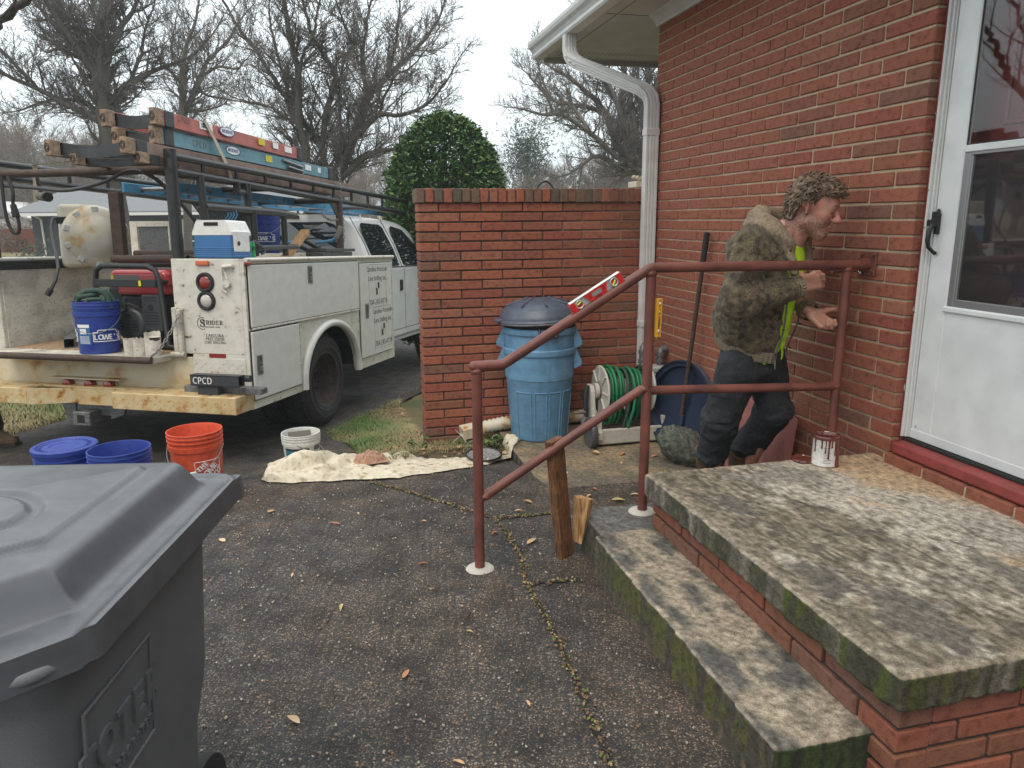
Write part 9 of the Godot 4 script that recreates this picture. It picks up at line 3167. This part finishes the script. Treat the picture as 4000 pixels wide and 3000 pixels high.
	hood.add(ring[14], ring[14] + Vector3(0, -0.14, 0) + front * 0.05, 0.024, 0.020)
	nets(func(p): return hood.d(p) + 0.007 * wr.get_noise_3dv(p * 1.6) + 0.003 * sin(p.y * 90.0 + p.x * 60.0), neck - Vector3(0.26, 0.30, 0.26), neck + Vector3(0.26, 0.16, 0.26), 0.0095, hd, null)
	part(jacket, "hood", hd, M.hood_tan)
	# zip edge, pull, snaps, pocket flap
	var zp := Mb.new()
	zp.xf = Transform3D(Basis(), O)
	var snap := Mb.new()
	snap.xf = Transform3D(Basis(), O)
	for sd in [0, 1]:
		var zl := []
		for k in 14:
			var y := lerpf(0.975, 1.50, k / 13.0)
			var c: Vector3 = axis_at.call(Vector3(0, y, 0))
			var lat := lerpf(0.080, 0.100, smooth(1.0, 1.5, y)) if sd == 0 else lerpf(-0.125, -0.095, smooth(1.0, 1.5, y))
			var p: Vector3 = Vector3(c.x, y, c.z) + right * lat
			for it in 8: p += front * -(jk.d(p) - 0.002) * 0.8
			zl.append(p)
			if k % 3 == 1: snap.ball(p + right * (0.018 if sd == 0 else -0.018) + front * 0.006, Vector3(0.006, 0.006, 0.006), 8)
		zp.tube(zl, 0.0042, 6)
		if sd == 0:
			zp.tube([zl[0] + Vector3(0, 0.01, 0) + front * 0.006, zl[0] + Vector3(0, -0.035, 0) + front * 0.008], 0.004, 6)
	part(jacket, "zip", zp, M.galv)
	part(jacket, "snap", snap, M.rack_rust)
	# ---- trousers
	var tr := Flesh.new()
	tr.k = 0.06
	for e in [[pelvis + Vector3(0, 0.03, 0), pelvis - Vector3(0, 0.04, 0), 0.140, 0.140], [rhip, rkn, 0.104, 0.082], [rkn, rank + Vector3(0, 0.12, 0), 0.082, 0.083], [lhip, lkn, 0.104, 0.082], [lkn, lank + Vector3(0, 0.14, 0), 0.082, 0.080]]: tr.add(e[0], e[1], e[2], e[3])
	var ftr := func(p: Vector3) -> float:
		var x := tr.d(p)
		var kr := minf((p - rkn).length(), (p - lkn).length())
		x += 0.011 * wr.get_noise_3dv(p * 1.3) + 0.007 * sin(p.y * 75.0 + 8.0 * wr.get_noise_3dv(p * 0.7)) * (smooth(0.16, 0.02, kr) + smooth(0.52, 0.40, p.y) * 0.9)
		# cargo pocket on the right thigh
		var q := p - (rhip.lerp(rkn, 0.62) + right * 0.085 + Vector3(0, 0, -0.0))
		if absf(q.y) < 0.10 and absf(q.dot(front)) < 0.075 and q.dot(right) > -0.04: x -= 0.007 * smooth(0.10, 0.09, absf(q.y)) * smooth(0.075, 0.066, absf(q.dot(front))) + 0.004 * smooth(0.035, 0.045, q.y)
		x = maxf(x, p.y - 1.10)
		return maxf(x, 0.40 + 0.02 * sin(p.x * 37.0 + p.z * 25.0) - p.y)
	var tm := Mb.new()
	tm.xf = Transform3D(Basis(), O)
	nets(ftr, Vector3(-0.66, 0.34, 1.72), Vector3(0.0, 1.13, 2.26), 0.0115, tm, null)
	part(man, "trousers", tm, M.trousers)
	# ---- boots
	for e in [[rank, Vector3(0.35, 0, 0.94)], [lank, Vector3(0.75, 0, 0.66)]]:
		boot(man, e[0], e[1], O, 0.20 if e[0] == rank else 0.19)
	# ---- the wrench in the right hand
	var wt := Mb.new()
	wt.xf = Transform3D(Basis(), O)
	wt.tube([Vector3(-0.155, 1.402, 2.30), Vector3(-0.02, 1.398, 2.322)], 0.0055, 8)
	wt.ball(Vector3(-0.022, 1.398, 2.322), Vector3(0.012, 0.012, 0.012), 10)
	solo("wrench", wt, M.chrome, "small chrome wrench in the man's right hand at the wall flange", "wrench", Transform3D(Basis(), -O))
	second_person()

func perp_of(d: Vector3) -> Vector3:
	var s := d.cross(Vector3.UP)
	if s.length() < 0.1: s = d.cross(Vector3.RIGHT)
	return s.normalized()

func boot(owner: Node3D, ankle: Vector3, dirn: Vector3, O: Vector3, up: float):
	var d := dirn.normalized()
	var s := d.cross(Vector3.UP)
	var floor_y := ankle.y - 0.115
	var b := Mb.new()
	b.xf = Transform3D(Basis(), O)
	var fl := Flesh.new()
	fl.k = 0.045
	fl.add(ankle + Vector3(0, up, 0), ankle + Vector3(0, 0.0, 0), 0.082, 0.060)
	fl.add(Vector3(ankle.x, floor_y + 0.062, ankle.z) - d * 0.045, Vector3(ankle.x, floor_y + 0.055, ankle.z) + d * 0.07, 0.050, 0.052)
	fl.add(Vector3(ankle.x, floor_y + 0.055, ankle.z) + d * 0.07, Vector3(ankle.x, floor_y + 0.045, ankle.z) + d * 0.165, 0.052, 0.040)
	var inner := Flesh.new()
	inner.add(ankle + Vector3(0, up + 0.1, 0), ankle + Vector3(0, 0.06, 0), 0.074, 0.05)
	var wr := fbm(310, 12.0, 2)
	nets(func(p):
		var x: float = fl.d(p) + 0.004 * wr.get_noise_3dv(p) + 0.003 * sin(p.y * 110.0) * smooth(0.10, 0.02, absf(p.y - ankle.y))
		var dip := 0.035 * cos(2.0 * atan2((p - ankle).dot(s), (p - ankle).dot(d)))
		x = maxf(x, p.y - (ankle.y + up - 0.01 + dip))
		x = maxf(x, floor_y + 0.022 - p.y)
		return maxf(x, -inner.d(p)), ankle - Vector3(0.26, 0.14, 0.26), ankle + Vector3(0.26, up + 0.09, 0.26), 0.0085, b, null)
	var o := part(owner, "boot", b, M.boot)
	var so := Mb.new()
	so.xf = Transform3D(Basis(s, Vector3.UP, -d), Vector3(ankle.x, floor_y, ankle.z) + O)
	so.rbox(Vector3(0, 0.012, -0.06), Vector3(0.088, 0.024, 0.29), 0.011, 0.05)
	so.rbox(Vector3(0, 0.012, 0.06), Vector3(0.076, 0.03, 0.075), 0.008, 0.05)
	part(o, "sole", so, M.sole)

# someone bent over behind the far side of the truck: only a boot and a trouser leg show under the bumper
func second_person():
	var at := Vector3(-5.02, gy(-1.4) - 0.005, -1.40)
	var p := thing("person", "person behind the truck of whom one tan boot shows under the bumper", "person", at)
	var O := -at
	var rank := at + Vector3(-0.13, 0.115, -0.02)
	var lank := at + Vector3(-0.55, 0.115, 0.05)
	var rkn := at + Vector3(-0.16, 0.47, 0.02)
	var lkn := at + Vector3(-0.58, 0.46, 0.12)
	var rhip := at + Vector3(-0.42, 0.78, -0.12)
	var lhip := at + Vector3(-0.60, 0.78, -0.08)
	var chest := at + Vector3(-0.85, 0.86, 0.02)
	var neck := at + Vector3(-1.03, 0.84, 0.06)
	var bd := Mb.new()
	bd.tinted = true
	bd.col = Color(0.5, 0.28, 0.21)
	bd.xf = Transform3D(Basis(), O)
	var fl := Flesh.new()
	fl.k = 0.05
	for e in [[chest, neck, 0.10, 0.06], [neck, neck + Vector3(-0.12, -0.02, 0.02), 0.06, 0.085], [neck + Vector3(-0.12, -0.02, 0.02), neck + Vector3(-0.16, -0.06, 0.03), 0.085, 0.06], [rhip, rkn, 0.07, 0.05], [rkn, rank, 0.05, 0.04], [lhip, lkn, 0.07, 0.05], [lkn, lank, 0.05, 0.04], [rhip.lerp(lhip, 0.5), chest, 0.11, 0.12]]: fl.add(e[0], e[1], e[2], e[3])
	nets(func(q): return fl.d(q), at + Vector3(-1.4, 0.02, -0.4), at + Vector3(0.15, 1.1, 0.4), 0.02, bd, null)
	part(p, "body", bd, M.skin)
	var hr := Mb.new()
	hr.tinted = true
	hr.col = Color(0.06, 0.04, 0.03)
	hr.xf = Transform3D(Basis(), O)
	hr.ball(neck + Vector3(-0.12, 0.03, 0.02), Vector3(0.09, 0.085, 0.09), 14)
	part(p, "hair", hr, M.hair)
	var jk := Mb.new()
	jk.xf = Transform3D(Basis(), O)
	var fj := Flesh.new()
	fj.k = 0.06
	for e in [[rhip.lerp(lhip, 0.5) + Vector3(-0.05, 0.03, 0), chest, 0.15, 0.16], [chest + Vector3(0, 0, 0.16), chest + Vector3(-0.06, -0.26, 0.20), 0.075, 0.06], [chest + Vector3(0, 0, -0.16), chest + Vector3(-0.06, -0.26, -0.18), 0.075, 0.06], [chest + Vector3(-0.06, -0.26, 0.20), chest + Vector3(-0.16, -0.46, 0.10), 0.06, 0.045], [chest + Vector3(-0.06, -0.26, -0.18), chest + Vector3(-0.16, -0.46, -0.06), 0.06, 0.045]]: fj.add(e[0], e[1], e[2], e[3])
	nets(func(q): return fj.d(q), at + Vector3(-1.4, 0.1, -0.5), at + Vector3(-0.1, 1.15, 0.5), 0.022, jk, null)
	part(p, "jacket", jk, M.hood_tan)
	var tm := Mb.new()
	tm.xf = Transform3D(Basis(), O)
	var ft := Flesh.new()
	ft.k = 0.05
	for e in [[rhip, rkn, 0.10, 0.085], [rkn, rank + Vector3(0, 0.06, 0), 0.085, 0.085], [lhip, lkn, 0.10, 0.085], [lkn, lank + Vector3(0, 0.06, 0), 0.085, 0.085], [rhip, lhip, 0.12, 0.12]]: ft.add(e[0], e[1], e[2], e[3])
	nets(func(q): return maxf(ft.d(q), at.y + 0.13 - q.y), at + Vector3(-0.85, 0.05, -0.35), at + Vector3(0.1, 1.0, 0.35), 0.016, tm, null)
	part(p, "trousers", tm, mk("trousers_brown", lin(0.055, 0.045, 0.036), 0.9, {"a": T.denim, "s": 3.5}))
	boot(p, rank, Vector3(0.97, 0, 0.24), O, 0.12)
	boot(p, lank, Vector3(0.8, 0, 0.5), O, 0.12)
	for c in p.get_children():
		if str(c.name).begins_with("boot"): (c as MeshInstance3D).material_override = M.boot_tan
